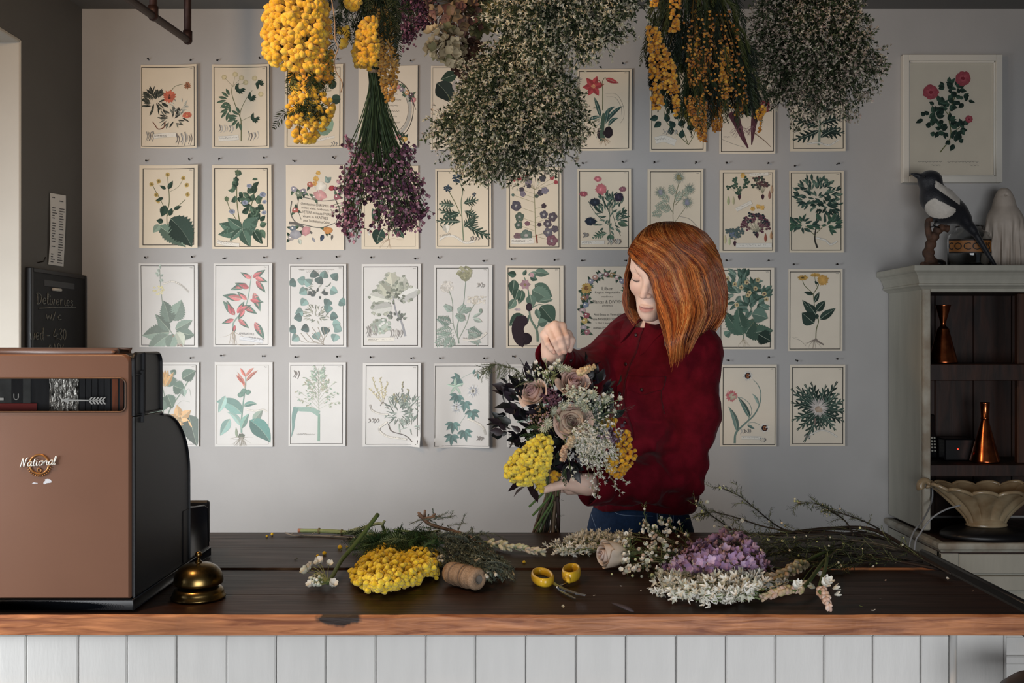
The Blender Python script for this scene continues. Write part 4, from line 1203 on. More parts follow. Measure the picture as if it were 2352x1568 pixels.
@pr_((1814,160,1940,348),'botanical print of dark thistle leaves below the right-hand dried bunch',10,(.05,.05,.05,.06))
def _(d):
    d.line([(.52,1.38),(.54,1.0),(.52,.6)],.05,'#7f8d79',.6)
    for x,y,a,l,b in((.52,1.05,160,.45,20),(.54,1.1,205,.5,-15),(.54,1.0,20,.44,-20),(.54,1.12,-10,.42,20),(.52,.8,150,.45,20),(.54,.8,35,.42,0),(.54,1.25,35,.4,-30),(.5,.7,120,.4,0)):d.leaf(x,y,a,l,.23,'#23352f','p',b)
    d.banner([(.3,1.36),(.5,1.33),(.7,1.38),(.88,1.28)],.02)
@pr_((322,380,458,570),'botanical print of a yellow-flowered plant with one huge dark crinkled leaf',11,(.055,.055,.075,.06),0,.9)
def _(d):
    d.line([(.47,1.10),(.46,.85),(.50,.6),(.48,.3),(.47,.2)],.016,OL,.6);d.line([(.48,.86),(.36,.6),(.26,.42),(.2,.3)],.010,OL);d.line([(.5,.85),(.62,.72),(.78,.58)],.010,OL);d.line([(.5,.45),(.66,.36),(.75,.2)],.006,OL)
    for x,y in((.47,.16),(.20,.32),(.32,.27),(.74,.22),(.80,.34),(.28,.50),(.31,.60),(.82,.50)):d.daisy(x,y,.045,9,'#bd9c45','#7f6a2d',.4,w=.018)
    for x,y,a,l,w in((.48,.4,60,.16,.07),(.44,.68,250,.2,.13),(.5,.85,70,.14,.08),(.4,.55,200,.14,.05),(.58,.74,20,.14,.06),(.44,.4,150,.12,.05),(.4,.95,170,.12,.08)):d.leaf(x,y,a,l,w,GD,'t')
    d.leaf(.52,.9,-45,.62,.40,'#34473d','t',-25);d.leaf(.32,1.02,-35,.6,.24,'#5e7563','t',-10);d.leaf(.34,1.0,230,.18,.12,GL);d.line([(.46,1.12),(.47,1.3)],.006,GREY)
@pr_((488,379,625,572),'botanical print of a leafy green plant with pale blue scabious-like flowers',12,(.035,.055,.075,.05),0,.5)
def _(d):
    d.line([(.48,1.1),(.42,.7),(.41,.4),(.42,.12)],.018,OL,.5);d.line([(.5,1.1),(.62,.8),(.72,.4),(.7,.3)],.014,OL);d.line([(.46,1.0),(.3,.75),(.24,.57)],.010,OL);d.line([(.7,.9),(.82,.6),(.85,.5)],.010,OL)
    d.bush(.42,.38,.05,.26,18,.10,.07,[GM,GD]);d.bush(.68,.62,.1,.24,26,.13,.09,[GM,GD]);d.bush(.76,1.0,.08,.2,12,.15,.10,[GM,GD])
    for x,y,r in((.62,.35,.05),(.85,.50,.065),(.55,.63,.06),(.33,.78,.06),(.88,.62,.045),(.87,.80,.05)):d.daisy(x,y,r,14,'#8e97ab','#6c7286',.4,.8,w=.018)
    d.daisy(.42,.12,.05,9,'#5e7050');d.daisy(.24,.57,.05,8,'#5e7050');d.daisy(.72,.24,.05,8,GM,None,.3,.6)
    for a,l,w in((175,.40,.22),(200,.42,.20),(30,.34,.22),(-70,.34,.20),(150,.3,.18),(225,.3,.12),(-20,.3,.16),(5,.25,.2)):d.leaf(.50,1.06,a,l,w,'#4d6a59','o',RNG.uniform(-30,30))
    d.leaf(.7,1.1,-60,.26,.14,GD);d.banner([(.08,1.28),(.2,1.32),(.45,1.34)],.05);d.scrawl(0.09,1.285,0.25,GREY,0.012,17)
@pr_((657,379,790,574),'cream title print with a garland of roses round a curling scroll of text',13,None,1,.2)
def _(d):
    for pts,w in(([(.1,.62),(.08,.82),(.16,.98),(.34,1.04),(.6,1.08),(.85,1.0)],.02),([(.2,.6),(.3,.56),(.6,.62),(.86,.60)],.016),([(.86,.6),(.93,.8),(.86,1.0)],.02),([(.05,1.0),(.2,1.02),(.36,1.12),(.45,1.18)],.05),([(.22,.58),(.2,.75),(.26,.94)],.012)):d.line(pts,w,'#6d6963',.7)
    for i,(t,w)in enumerate((('Ornatissimo CHRISMUS Coll',.58),('in hoc vivid, herbarum Flora',.60),('VETERE in Insula IVORIENSIS',.62),('vivam in FRATRES',.44),('annus Tuus fidelissimus Calamo',.46))):d.text(.26+.01*i,.64+i*.072,w,.045,t,'#5f5a54',.10)
    posy(d,[(.14,.42),(.3,.46),(.42,.34),(.22,.5),(.16,.78),(.5,.56),(.88,.55),(.12,1.1),(.2,1.2),(.08,1.26),(.7,1.12)],.055,['#9b97a4','#8d8590','#c06a52','#7c8a70','#b85a4c','#8a8a7a','#9c5560','#6d7b86','#b9b2ac','#a39a94','#cf8a30'])
    d.blob(.60,.38,.10,.09,'#ded8c8',.12);d.blob(.59,.52,.12,.085,'#d49492',.15);d.blob(.58,.52,.06,.05,'#dcaaa4',.2);d.blob(.79,.40,.05,.05,'#a83038',.1);d.daisy(.56,.14,.05,6,YEL);d.daisy(.52,.24,.06,7,YEL);d.daisy(.5,.32,.05,6,'#d59a3e');d.leaf(.68,.3,40,.14,.1,'#7f958c','o');d.leaf(.74,.3,120,.12,.08,'#7f958c')
    d.blob(.34,1.14,.07,.09,'#c98a8c',.15,12,.5);d.blob(.16,1.2,.10,.08,'#9b9aa0',.1);d.blob(.72,1.13,.075,.06,'#c9822f',.2);d.leaf(.64,1.2,250,.13,.07,'#3d4a60');d.leaf(.8,1.2,260,.1,.04,'#6a6660');d.leaf(.45,1.25,300,.1,.04,'#8a8a90');d.leaf(.22,1.28,290,.1,.07,'#b9c0b0')
@pr_((830,381,961,572),'botanical print of a seedling with three dark oval leaves and pale roots',14,(.05,.05,.06,.05),0,.2,.006)
def _(d):
    d.line([(.47,1.30),(.48,1.1),(.46,.8)],.018,OL);d.leaf(.30,.98,115,.26,.15,'#2f4a3e','o');d.leaf(.36,1.10,245,.3,.24,'#2b463b','o',30);d.leaf(.56,1.12,-30,.24,.13,'#33503f','o',-40);d.line([(.48,1.15),(.38,1.09)],.010,OL);d.line([(.48,1.15),(.56,1.12)],.010,OL)
    d.roots(.49,1.28,10,.25,'#b39a7d',1.5);d.banner([(.14,1.22),(.13,1.14),(.2,1.08),(.3,1.06)],.03);d.bush(.5,.7,.2,.2,18,.14,.09,[GD,GM])
@pr_((1000,388,1128,571),'botanical print of globe thistles with round blue heads and jagged leaves',15,(.03,.035,.05,.05),0)
def _(d):
    d.line([(.50,1.28),(.48,.95),(.46,.6),(.49,.4),(.44,.24)],.020,'#7c8a6c',.5);d.line([(.46,.85),(.36,.62),(.24,.4)],.012,OL);d.line([(.58,1.0),(.62,.8),(.68,.55)],.010,OL)
    for x,y,r in((.40,.16,.10),(.22,.35,.075),(.69,.46,.04)):d.flowerball(x,y,r*.9,['#2e4150','#3d5262','#273744'],40)
    for x,y,a,l in((.46,.95,175,.42),(.42,.85,165,.36),(.44,.78,200,.3),(.55,1.02,-25,.5),(.5,.62,15,.26),(.34,.66,170,.26),(.52,.75,-30,.26),(.5,1.05,40,.24),(.62,1.05,60,.2)):d.leaf(x,y,a,l,.19,'#34493c' if x>.4 else '#4a5f4e','p',RNG.uniform(-15,15))
    d.leaf(.18,1.0,280,.16,.14,'#c8c3b4','h');d.line([(.08,1.0),(.16,1.08),(.24,1.06)],.016,GD,.4);d.banner([(.07,1.27),(.2,1.2),(.36,1.22),(.52,1.32),(.7,1.3)],.03);d.text(.07,1.19,.2,.035,'ECHINOPS',GREY,-.2);d.curls(.6,1.2,.2,.1,4)
@pr_((1163,385,1289,573),'botanical print of a branching geranium with scattered violet-grey leaves and red flowers',16,(.05,.045,.05,.05),0)
def _(d):
    d.line([(.56,1.38),(.53,1.2),(.52,.8),(.50,.25)],.016,'#8a8a5f',.5)
    P_=[(.24,.2,'#a83a40',.045),(.14,.22,'#a83a40',.04),(.38,.15,'#a83a40',.045),(.83,.19,'#a83a40',.045),(.9,.27,'#a83a40',.04),(.4,.27,'#7d7280',.07),(.66,.2,'#4c4a4e',.065),(.28,.4,'#4a444e',.05),(.3,.48,'#7d7280',.06),(.41,.34,'#4a444e',.045),(.62,.46,'#4a444e',.06),(.7,.42,'#7d7686',.07),(.18,.7,'#57525e',.10),(.24,.9,'#57685a',.09),(.22,1.05,'#4f6255',.08),(.38,1.02,'#7d5560',.05),(.36,1.24,'#66786c',.12),(.2,1.25,'#7d6065',.07),(.68,.86,'#57525e',.08),(.84,.9,'#5a4f58',.09),(.75,1.02,'#5a4f58',.08),(.88,1.12,'#5f555e',.07),(.76,1.18,'#66606a',.09),(.83,1.33,'#82545f',.11),(.68,.7,'#4a3b44',.05),(.6,1.04,'#4a3b44',.04),(.12,.5,'#5c7468',.03),(.55,.52,'#4d5a50',.04)]
    for x,y,c,r in P_:d.line([(.52,min(1.25,max(.4,y+.35*abs(x-.52)))),(x,y)],.005,'#8f8b62')
    for x,y,c,r in P_:
        for k in range(5):a=k*1.256+x*9;d.blob(x+r*.5*math.cos(a),y+r*.5*math.sin(a),r*.5,r*.5,c,.12,8)
        if r>.075:d.blob(x,y,r*.3,r*.3,'#a9a39c',.1,8)
    d.line([(.54,1.22),(.56,1.38)],.03,'#8c4a34',.8);d.banner([(.09,1.34),(.3,1.34),(.5,1.33)],.09);d.text(.1,1.32,.24,.035,'PELARGONIUM','#55504b')
@pr_((1326,388,1449,574),'botanical print of red and dark violet asters on leafy stems',17,(.035,.04,.06,.05),0)
def _(d):
    d.line([(.62,1.42),(.60,1.1),(.60,.7),(.58,.5)],.016,'#5c6a55',.5);d.line([(.62,1.08),(.4,.9),(.28,.75),(.2,.6)],.010,'#4c5f50');d.line([(.8,1.25),(.7,1.0),(.64,.7),(.74,.5)],.010,'#4c5f50');d.line([(.62,.9),(.5,.6),(.44,.5)],.010,'#4c5f50')
    d.bush(.60,.82,.26,.34,90,.12,.035,['#3c5548','#2f463c','#567060'],'l');d.leaf(.55,1.2,190,.28,.16,'#4a6b54','p',30);d.leaf(.6,1.22,280,.16,.12,'#4a6b54','t');d.leaf(.75,1.0,-20,.2,.1,GM)
    for x,y,r,c,ry in((.38,.19,.08,'#c2616a',.7),(.44,.38,.115,'#c9636a',1),(.11,.47,.085,'#a34a56',.65),(.84,.38,.075,'#8c5560',.75),(.32,.62,.105,'#2b3440',.8),(.77,.53,.095,'#332c40',1),(.24,.98,.12,'#243040',.7)):d.daisy(x,y,r,26,c,c,.55,ry,w=r*.22);d.blob(x,y,r*.8,r*.8*ry,c,.08);d.blob(x,y,r*.3,r*.3*ry,tuple(np.clip(np.array([int(c[i:i+2],16)for i in(1,3,5)])*1.35,0,255)),.1)
    d.curls(.1,1.18,.1,.12,4);d.banner([(.07,1.38),(.3,1.37),(.5,1.37)],.06);d.text(.08,1.355,.18,.035,'ASTER',GREY);d.curls(.55,1.3,.26,.12,8)
@pr_((1487,389,1614,590),'botanical print of spiky feathery love-in-a-mist above her head',18,(.045,.04,.045,.05),0)
def _(d):
    d.line([(.48,1.1),(.46,.85),(.48,.6),(.58,.2)],.010,OL);d.line([(.47,.8),(.3,.55),(.2,.42)],.008,OL);d.line([(.5,.65),(.72,.4)],.008,OL);d.line([(.5,.95),(.72,.65)],.006,OL)
    for x,y,c in((.57,.15,'#8f8350'),(.24,.42,'#93929a'),(.76,.36,'#6c8074'),(.72,.60,'#88889a')):d.daisy(x,y,.13,26,'#a5a590',None,w=.006);d.daisy(x,y,.09,16,'#8b9684',None,w=.012);d.blob(x,y,.045,.055,c,.2)
    for x,y,a in((.4,.62,130),(.5,.6,60),(.45,.75,160),(.35,.62,200),(.6,.5,40),(.3,.78,190),(.46,.5,100)):d.fern(x,y,a,.22,'#93a08a',6,.6)
    d.line([(.55,.85),(.75,.9),(.9,1.05)],.006,GREY)
@pr_((1652,391,1779,580),'botanical print of many small clover-leaved bulb plants in rows',19,(.06,.045,.05,.045),0)
def _(d):
    def clover(x,y,r,c):
        for k in range(3):a=PI/2+k*2.09+x*5;d.blob(x+r*.6*math.cos(a),y-r*.6*math.sin(a),r*.55,r*.5,c,.1,9)
    def bulb(x,y,r,c):d.leaf(x,y-r,270,r*2.4,r*1.3,c,'o')
    for(cx,cy,rx,ry,n,cols,bx,by)in((.35,.28,.2,.16,13,['#33503f','#41604c'],.36,.48),(.72,.25,.15,.12,13,['#4a4440','#3a4a3f','#5c3a3c'],.78,.48),(.65,.98,.24,.2,32,['#2c3038','#26303a','#5c3040','#6c3c4c'],.68,1.17),(.28,1.12,.14,.09,16,['#4d6260','#5f6f8a','#44604e'],.28,1.32)):
        for i in range(n):
            a=RNG.uniform(0,2*PI);q=math.sqrt(RNG.random());x,y=cx+rx*q*math.cos(a),cy+ry*q*math.sin(a)
            d.line([(bx,by-.05),(x,y)],.004,'#8f8f72');clover(x,y,.045,RNG.choice(cols))
        bulb(bx,by,.045,'#4a2d38')
    for x,y in((.42,.1),(.6,.7),(.77,.68),(.7,.66)):d.daisy(x,y,.05,6,YEL,None,w=.02)
    for x,y,c in((.16,.55,'#a3ad7a'),(.25,.55,'#b9b58a'),(.9,.45,'#9a6a5a'),(.94,.35,'#a98a6a'),(.1,1.25,'#c9bd8a'),(.18,1.28,'#b5bd8a'),(.83,1.22,'#a0523a'),(.93,1.18,'#b98a5a')):d.leaf(x,y+.08,90,.16,.05,c)
    d.banner([(.30,.72),(.46,.64),(.58,.58)],.06);d.banner([(.54,.09),(.7,.08),(.88,.07)],.05);d.banner([(.3,1.36),(.6,1.36),(.94,1.36)],.07)
@pr_((1812,393,1936,580),'botanical print of a dense dark green sprig with finely cut leaves',20,(.03,.03,.055,.05),0)
def _(d):
    d.line([(.52,1.42),(.47,1.25),(.50,1.0),(.52,.7)],.035,'#3d3a32',.5);d.line([(.48,1.2),(.3,1.02)],.012,OL);d.line([(.5,1.15),(.65,1.0)],.012,OL)
    d.bush(.50,.42,.38,.26,120,.12,.045,['#2f4a40','#3d5a4c','#27403a','#57705f'],'l');d.bush(.70,.62,.2,.12,40,.12,.045,['#22382f','#2f4a40'],'l')
    d.bush(.25,.98,.18,.09,26,.15,.055,['#3d5f4a','#2f4a40'],'o');d.bush(.70,.98,.2,.12,30,.15,.055,['#3d5f4a','#2f4a40'],'o');d.banner([(.5,1.24),(.66,1.28),(.76,1.36),(.88,1.30)],.025)
@pr_((321,605,458,797),'botanical print of pale mullein with soft grey-green leaves and a faint yellow flower',21,(.03,.035,.07,.04),2,1.0,.009)
def _(d):
    d.line([(.72,1.38),(.5,1.1),(.4,.75),(.36,.45),(.34,.1)],.02,'#8a9a8c',.5);d.bush(.34,.2,.03,.15,14,.06,.04,['#a9b8ac','#93a598']);d.flowerball(.32,.45,.09,['#d9cf8e','#e0d8a0'],18)
    for x,y,a,l,w in((.55,.95,60,.38,.26),(.5,1.0,100,.40,.24),(.5,1.15,185,.46,.26),(.48,1.2,215,.46,.22),(.5,1.12,130,.36,.16),(.6,1.1,25,.34,.16),(.62,1.12,-20,.34,.2),(.58,1.18,250,.3,.2)):d.leaf(x,y,a,l,w,RNG.choice(['#738b7c','#83998a','#5f786a']),'t',RNG.uniform(-25,25))
    d.leaf(.62,1.15,-60,.26,.2,'#b5bda8');d.line([(.55,1.2),(.66,1.3),(.73,1.42)],.03,'#957a66',.8);d.roots(.64,1.3,5,.25,'#ab937f',1.2);d.banner([(.4,.34),(.55,.3),(.7,.36),(.84,.48)],.02)
@pr_((492,605,627,796),'botanical print of an amaranth with green and salmon-red leaves',22,(.03,.03,.07,.04),2,.6,.009)
def _(d):
    d.line([(.33,1.15),(.34,1.0),(.5,.8),(.58,.6),(.64,.2)],.03,'#7fa396',.4)
    for x,y,a,l in((.66,.24,30,.26),(.70,.24,-20,.24),(.64,.26,150,.22),(.56,.35,200,.3),(.60,.42,160,.26),(.72,.3,-50,.26),(.68,.5,-70,.34),(.48,.60,170,.34),(.56,.62,140,.22),(.62,.62,-10,.24),(.5,.72,-30,.28),(.36,.88,130,.32),(.3,.85,110,.24),(.4,.85,60,.24),(.34,.95,200,.22),(.42,.95,-40,.24),(.52,.78,240,.22),(.45,.78,20,.2),(.7,1.0,-60,.34),(.36,1.05,260,.16)):d.leaf(x,y,a,l,l*.36,'#3f6a5c','o');d.leaf(x,y,a,l*.72,l*.30,RNG.choice(['#c85a60','#d0686a','#c14a54']),'o')
    d.roots(.33,1.15,10,.25,'#b3a28c',1.0);d.line([(.4,1.38),(.6,1.4),(.8,1.36)],.006,'#b3a28c');d.text(.43,1.17,.26,.04,'AMARANTHUS','#77787c',.05);d.text(.6,1.24,.26,.035,'PURPUREUS','#77787c',.15);d.banner([(.44,1.27),(.6,1.29),(.84,1.33)],.05,'#9aa2ac','#d3d6da')
@pr_((664,606,796,797),'botanical print of a twining blue-green plant with fan-shaped leaves',23,(.025,.035,.055,.04),2,.3,.009)
def _(d):
    d.bush(.5,.40,.22,.14,34,.08,.02,['#8a9080','#4d5f55'],'l');d.bush(.48,.88,.18,.13,50,.09,.02,['#9a9c8a','#5c6a5c','#7b7f6c'],'l');d.bush(.52,.52,.12,.05,12,.08,.05,['#26383a'])
    for x,y,a in((.12,.31,200),(.28,.3,170),(.45,.24,100),(.6,.25,80),(.76,.27,50),(.88,.64,-30),(.3,.45,210),(.72,.45,-20),(.3,.62,230),(.7,.62,240),(.7,.72,250),(.24,.82,200),(.22,.92,190),(.72,.9,-10),(.12,1.12,200),(.16,1.25,220),(.34,1.1,200),(.76,1.04,0),(.8,1.1,-30),(.82,1.22,250),(.65,1.1,250),(.45,1.2,300),(.5,.34,60),(.38,.36,140)):d.leaf(x,y,a,.14,.16,RNG.choice(['#4d7872','#3c635f','#6a918a','#2c4c4a']),'h')
    for k in range(4):d.line([(.1+.1*k,1.2),(.25+.1*k,1.36),(.6,1.3+.03*k),(.7-.1*k,1.1)],.007,'#9a8f7c')
    d.scrawl(.17,.1,.62,GREY);d.scrawl(.3,.14,.4,GREY);d.scrawl(0.17,0.1,0.09,GREY,0.012,6)
@pr_((831,606,967,798),'botanical print of a curly kale branch with pale frilled leaves',24,(.03,.045,.06,.04),2,.2,.012)
def _(d):
    d.line([(.74,1.22),(.68,1.0),(.58,.8),(.52,.5)],.04,'#8c8f96',.5)
    def kale(x,y,a,l,w,c):
        d.leaf(x,y,a,l,w,c,'r')
        for i in range(16):
            t=RNG.random();q=(RNG.random()-.5)*2;aa=math.radians(a);e=math.sqrt(max(0,1-(2*t-1)**2))
            px=x+math.cos(aa)*l*t+math.sin(aa)*w*.48*e*(1 if q>0 else-1);py=y-math.sin(aa)*l*t+math.cos(aa)*w*.48*e*(1 if q>0 else-1)
            d.blob(px,py,.03,.025,RNG.choice(['#8f9684','#a9ad97','#6f7a66']),.35,8)
    for x,y,a,l,w,c in((.55,.5,100,.36,.24,'#b7b69f'),(.55,.55,60,.38,.22,'#b3b5a6'),(.5,.62,165,.38,.26,'#bfc0b4'),(.6,.6,25,.40,.22,'#c3c4be'),(.5,.55,130,.3,.2,'#a3a58f'),(.52,.72,190,.36,.22,'#b9bab2'),(.45,1.0,200,.3,.24,'#9dab9c'),(.6,.5,80,.2,.14,'#aab09a')):kale(x,y,a,l,w,c)
    d.bush(.55,.55,.16,.1,20,.06,.04,['#3a4234','#4d5844','#69755f']);d.bush(.58,.9,.16,.05,16,.07,.05,['#47524a','#6c7868']);d.flowerball(.36,1.05,.13,['#75907c','#a3b5a3','#d3d5cf'],24)
    d.curls(.07,1.02,.2,.22,7);d.curls(.48,1.06,.22,.22,7);d.banner([(.1,1.28),(.3,1.28),(.55,1.27)],.06);d.text(.11,1.26,.15,.035,'BRASSICA','#66625c')
@pr_((997,609,1131,799),'botanical print of wild carrot with pale umbels and lacy leaves',25,(.035,.045,.075,.045),2,.3,.012)
def _(d):
    d.line([(.43,1.34),(.40,1.05),(.5,.7),(.54,.28)],.018,'#6f8a78',.6);d.line([(.42,1.28),(.33,1.0),(.32,.65),(.26,.44)],.014,'#8a9a88');d.line([(.43,1.26),(.56,1.0),(.62,.8),(.70,.66)],.014,'#8a9a88')
    for k in range(24):x=.40+.26*k/23;d.line([(.54,.28),((x+.54)/2,.26-.02),(x,.13-.03*math.sin(PI*k/23))],.006,'#7c7f58')
    d.flowerball(.52,.13,.12,['#8c8c5c','#79794c','#9c9a6c'],50);d.flowerball(.22,.37,.105,['#cfc9be','#bcb6aa','#dcd6cb'],60)
    for k in range(60):d.blob(.73+RNG.uniform(-.15,.15),.60+RNG.uniform(-.06,.06),.02,.015,RNG.choice(['#cfc6b4','#bdb39f','#ddd6c6']),.2,7)
    for x,y,a,l in((.34,1.1,190,.3),(.33,1.15,215,.36),(.32,1.0,160,.28),(.34,1.2,240,.3),(.55,1.1,-20,.28),(.58,1.15,-45,.28),(.32,.8,140,.18),(.42,.85,60,.2),(.55,.95,150,.2),(.48,.8,20,.16)):d.fern(x,y,a,l,RNG.choice(['#5f7f70','#7a9686','#8aa294']),9,.55)
    d.leaf(.66,.9,30,.2,.05,'#93a598');d.leaf(.68,.92,-20,.16,.07,'#93a598','t');d.blob(.8,.78,.03,.035,'#6f8a78');d.banner([(.5,1.27),(.66,1.28),(.8,1.24),(.9,1.16)],.03);d.text(.5,1.24,.22,.03,'DAUCUS',GREY);d.curls(.72,.3,.16,.1,4)
@pr_((1162,610,1294,799),'botanical print of an aubergine plant with a big purple fruit',26,(.03,.035,.07,.045),1,.2,.013)
def _(d):
    d.line([(.55,1.32),(.53,1.12),(.42,.9),(.40,.6),(.38,.4),(.32,.2)],.045,'#6c8573',.35);d.line([(.52,1.12),(.60,.95)],.03,'#6c8573',.7);d.line([(.42,.75),(.55,.68),(.64,.68)],.016,'#6c8573')
    for x,y,a,l,w in((.18,.16,170,.16,.12),(.3,.17,60,.12,.07),(.38,.16,10,.26,.09),(.5,.1,-10,.26,.15),(.14,.24,265,.28,.18),(.42,.2,-20,.14,.1),(.5,.32,-35,.38,.22),(.45,.42,-28,.40,.30),(.28,.42,260,.26,.14),(.22,.4,250,.22,.16),(.16,.58,240,.22,.14),(.42,.5,-80,.24,.18),(.6,.7,-50,.38,.34),(.3,.85,215,.32,.2),(.52,.75,-70,.2,.1),(.55,1.0,10,.18,.16),(.58,.62,10,.24,.1)):d.leaf(x,y,a,l,w,RNG.choice(['#4a6455','#3c5547','#5f7a69']),'o',RNG.uniform(-20,20))
    d.daisy(.33,.33,.10,6,'#a9828c','#8a7a4a',.25,w=.035);d.daisy(.2,.76,.07,6,'#b5a5a8',None,.3,.5,w=.025);d.daisy(.45,.16,.05,6,'#c99aa0',None,w=.02)
    d.blob(.40,.72,.055,.075,'#3a2a33',.02);d.line([(.3,.88),(.36,.98),(.40,.86)],.05,'#5f7a69',.6);d.line([(.28,.92),(.20,1.08),(.24,1.26),(.34,1.33)],.21,'#35262f',1.0);d.blob(.28,.96,.1,.1,'#35262f',.02);d.blob(.33,1.27,.115,.11,'#2c1f28',.02);d.line([(.22,1.0),(.2,1.12)],.012,'#8a7a82',.3)
@pr_((1325,612,1455,800),'cream title print with a floral wreath round several lines of lettering',27,None,1,.2)
def _(d):
    for i,(t,w,h)in enumerate((('Liber',.2,.06),('Regius Vegetabilis',.44,.05),('rediens',.2,.03),('Plantas & DIVIVM',.52,.06),('plurimas',.18,.045),('',0,0),('Anni Beata ac Venerabili',.48,.04),('Patre NORBERTO ROCCO',.56,.045),('S. Ord. S. Joannis de Deo',.42,.035),('animalis Prunus Bohemiae',.5,.04),('Calamo',.16,.035),('MDCCL',.18,.03),('TERTIO',.2,.03))):
        if t:d.text(.54-w/2,.36+i*.078,w,h,t,'#6c675f')
    a=np.linspace(PI*.86,PI*2.14,15);posy(d,[(.52+.36*math.cos(t),.48+.34*math.sin(t))for t in a],.05,['#b5a9a8','#9c6f74','#a98a5a','#cfa7a4','#8d8ca0','#b98a7a'])
    posy(d,[(.14,.44),(.12,.56),(.15,.68),(.1,.78),(.17,.86),(.14,.96),(.12,1.08),(.18,1.16),(.9,.5),(.92,.64),(.9,.76),(.94,.9)],.055,['#c9a34a','#a9774a','#7c8aa0','#c9a3a4','#a8505a','#d3b45a','#b9a9b0','#b8707a']);d.daisy(.17,.38,.10,14,'#c9a040','#8a5a2a',.4,w=.03)
@pr_((1652,615,1777,802),'botanical print of leafy henbane with cream flowers, just right of her hair',28,(.02,.04,.075,.045),1,.2,.013)
def _(d):
    d.line([(.44,1.32),(.46,1.1),(.55,.85),(.62,.6),(.58,.3),(.44,.12)],.03,'#7d8a74',.4)
    d.bush(.40,.40,.26,.28,60,.18,.085,['#4d6a5c','#3a5548','#6d8777']);d.bush(.70,.45,.16,.26,30,.16,.08,['#4d6a5c','#3a5548']);d.bush(.6,.7,.2,.12,24,.18,.09,['#5a7868','#3a5548'])
    for x,y,a,l in((.44,1.22,135,.55),(.46,1.2,110,.5),(.48,1.24,15,.52),(.48,1.22,60,.34),(.6,.85,-10,.3)):d.leaf(x,y,a,l,.26,RNG.choice(['#5a7868','#43604f']),'t',-20)
    d.leaf(.72,1.22,-30,.26,.26,'#24382f','t');d.leaf(.1,1.25,40,.14,.14,'#5a7868','h')
    for x,y in((.5,.27),(.55,.46),(.52,.5),(.86,.58),(.82,.48),(.4,.36),(.28,.3),(.32,.68),(.14,.2),(.7,.22),(.66,.38)):d.daisy(x,y,.05,5,'#c9b27a','#6a5040',.35,w=.025)
    for x,y in((.6,.95),(.56,1.0),(.62,1.02),(.58,1.06),(.68,1.06)):d.blob(x,y,.018,.018,'#5a6a50')
    d.scrawl(.06,1.12,.2);d.roots(.43,1.3,5,.2,'#b3a284',1.0)
@pr_((1810,618,1934,806),'botanical print of arnica with three golden daisies and dark oval leaves',29,(.025,.045,.05,.045),1,.2,.014)
def _(d):
    d.line([(.51,1.32),(.52,1.12),(.56,.95),(.50,.8),(.47,.55),(.45,.45),(.3,.3),(.26,.18)],.018,OL,.6);d.line([(.46,.46),(.54,.34),(.58,.22)],.014,OL);d.line([(.54,.34),(.5,.22),(.49,.12)],.008,OL)
    d.daisy(.27,.16,.12,20,'#c99a2c','#5a4a22',.3,.5,w=.02);d.daisy(.50,.11,.11,20,'#c99a2c','#a9781c',.3,.35,w=.02);d.daisy(.64,.20,.115,28,'#cf9a2c','#a9741c',.3,1,w=.022);d.blob(.64,.2,.09,.09,'#cf9a2c',.1)
    for x,y,a,l,w in((.46,.47,165,.18,.07),(.48,.62,65,.22,.09),(.5,.86,130,.38,.15),(.51,.84,125,.26,.14),(.52,.78,50,.26,.15),(.58,.93,35,.36,.15),(.48,1.0,140,.30,.28),(.53,.83,270,.1,.07),(.54,.28,130,.08,.05)):d.leaf(x,y,a,l,w,'#2b3f36','o')
    d.line([(.50,1.28),(.54,1.33),(.62,1.38),(.66,1.4)],.035,'#8a7c70',.8);d.roots(.5,1.3,8,.2,'#8a7c70',1.3);d.scrawl(.07,1.26,.1);d.line([(.1,1.28),(.22,1.32),(.33,1.42)],.005,GREY)
@pr_((325,832,459,1025),'botanical print of a pumpkin vine with orange flowers, half behind the cash register',30,(.04,.04,.06,.045),2,.2,.010)
def _(d):
    d.line([(.44,1.0),(.5,.8),(.7,.5),(.82,.3)],.02,'#7f9684');d.line([(.38,.9),(.4,.6),(.36,.4)],.014,'#7f9684')
    for x,y,a,l,w in((.7,.28,30,.28,.2),(.5,.42,100,.22,.24),(.55,.4,-20,.22,.22),(.42,.6,240,.3,.22),(.45,.55,-70,.26,.2),(.6,.2,150,.12,.1),(.36,.8,100,.2,.16),(.72,.45,-80,.14,.1)):d.leaf(x,y,a,l,w,RNG.choice(['#6a8878','#5a7868','#86a092']),'t')
    for a in(90,100,80,60,120):d.leaf(.41,.42,a,.3,.09,'#cf9a4c','o')
    d.leaf(.82,.9,-75,.55,.34,'#4c5f57','t');
    for a in(100,40,170,-30,240):d.leaf(.66,.98,a,.26,.16,'#d6a665','o')
    d.daisy(.66,.98,.05,6,'#a88a5a');d.line([(.6,.75),(.7,.66),(.84,.68)],.004,'#9aa89a');d.line([(.7,.6),(.82,.45),(.86,.6)],.004,'#9aa89a');d.leaf(.3,.9,180,.2,.2,'#5a7868');d.leaf(.2,.5,180,.2,.2,'#5a7868')
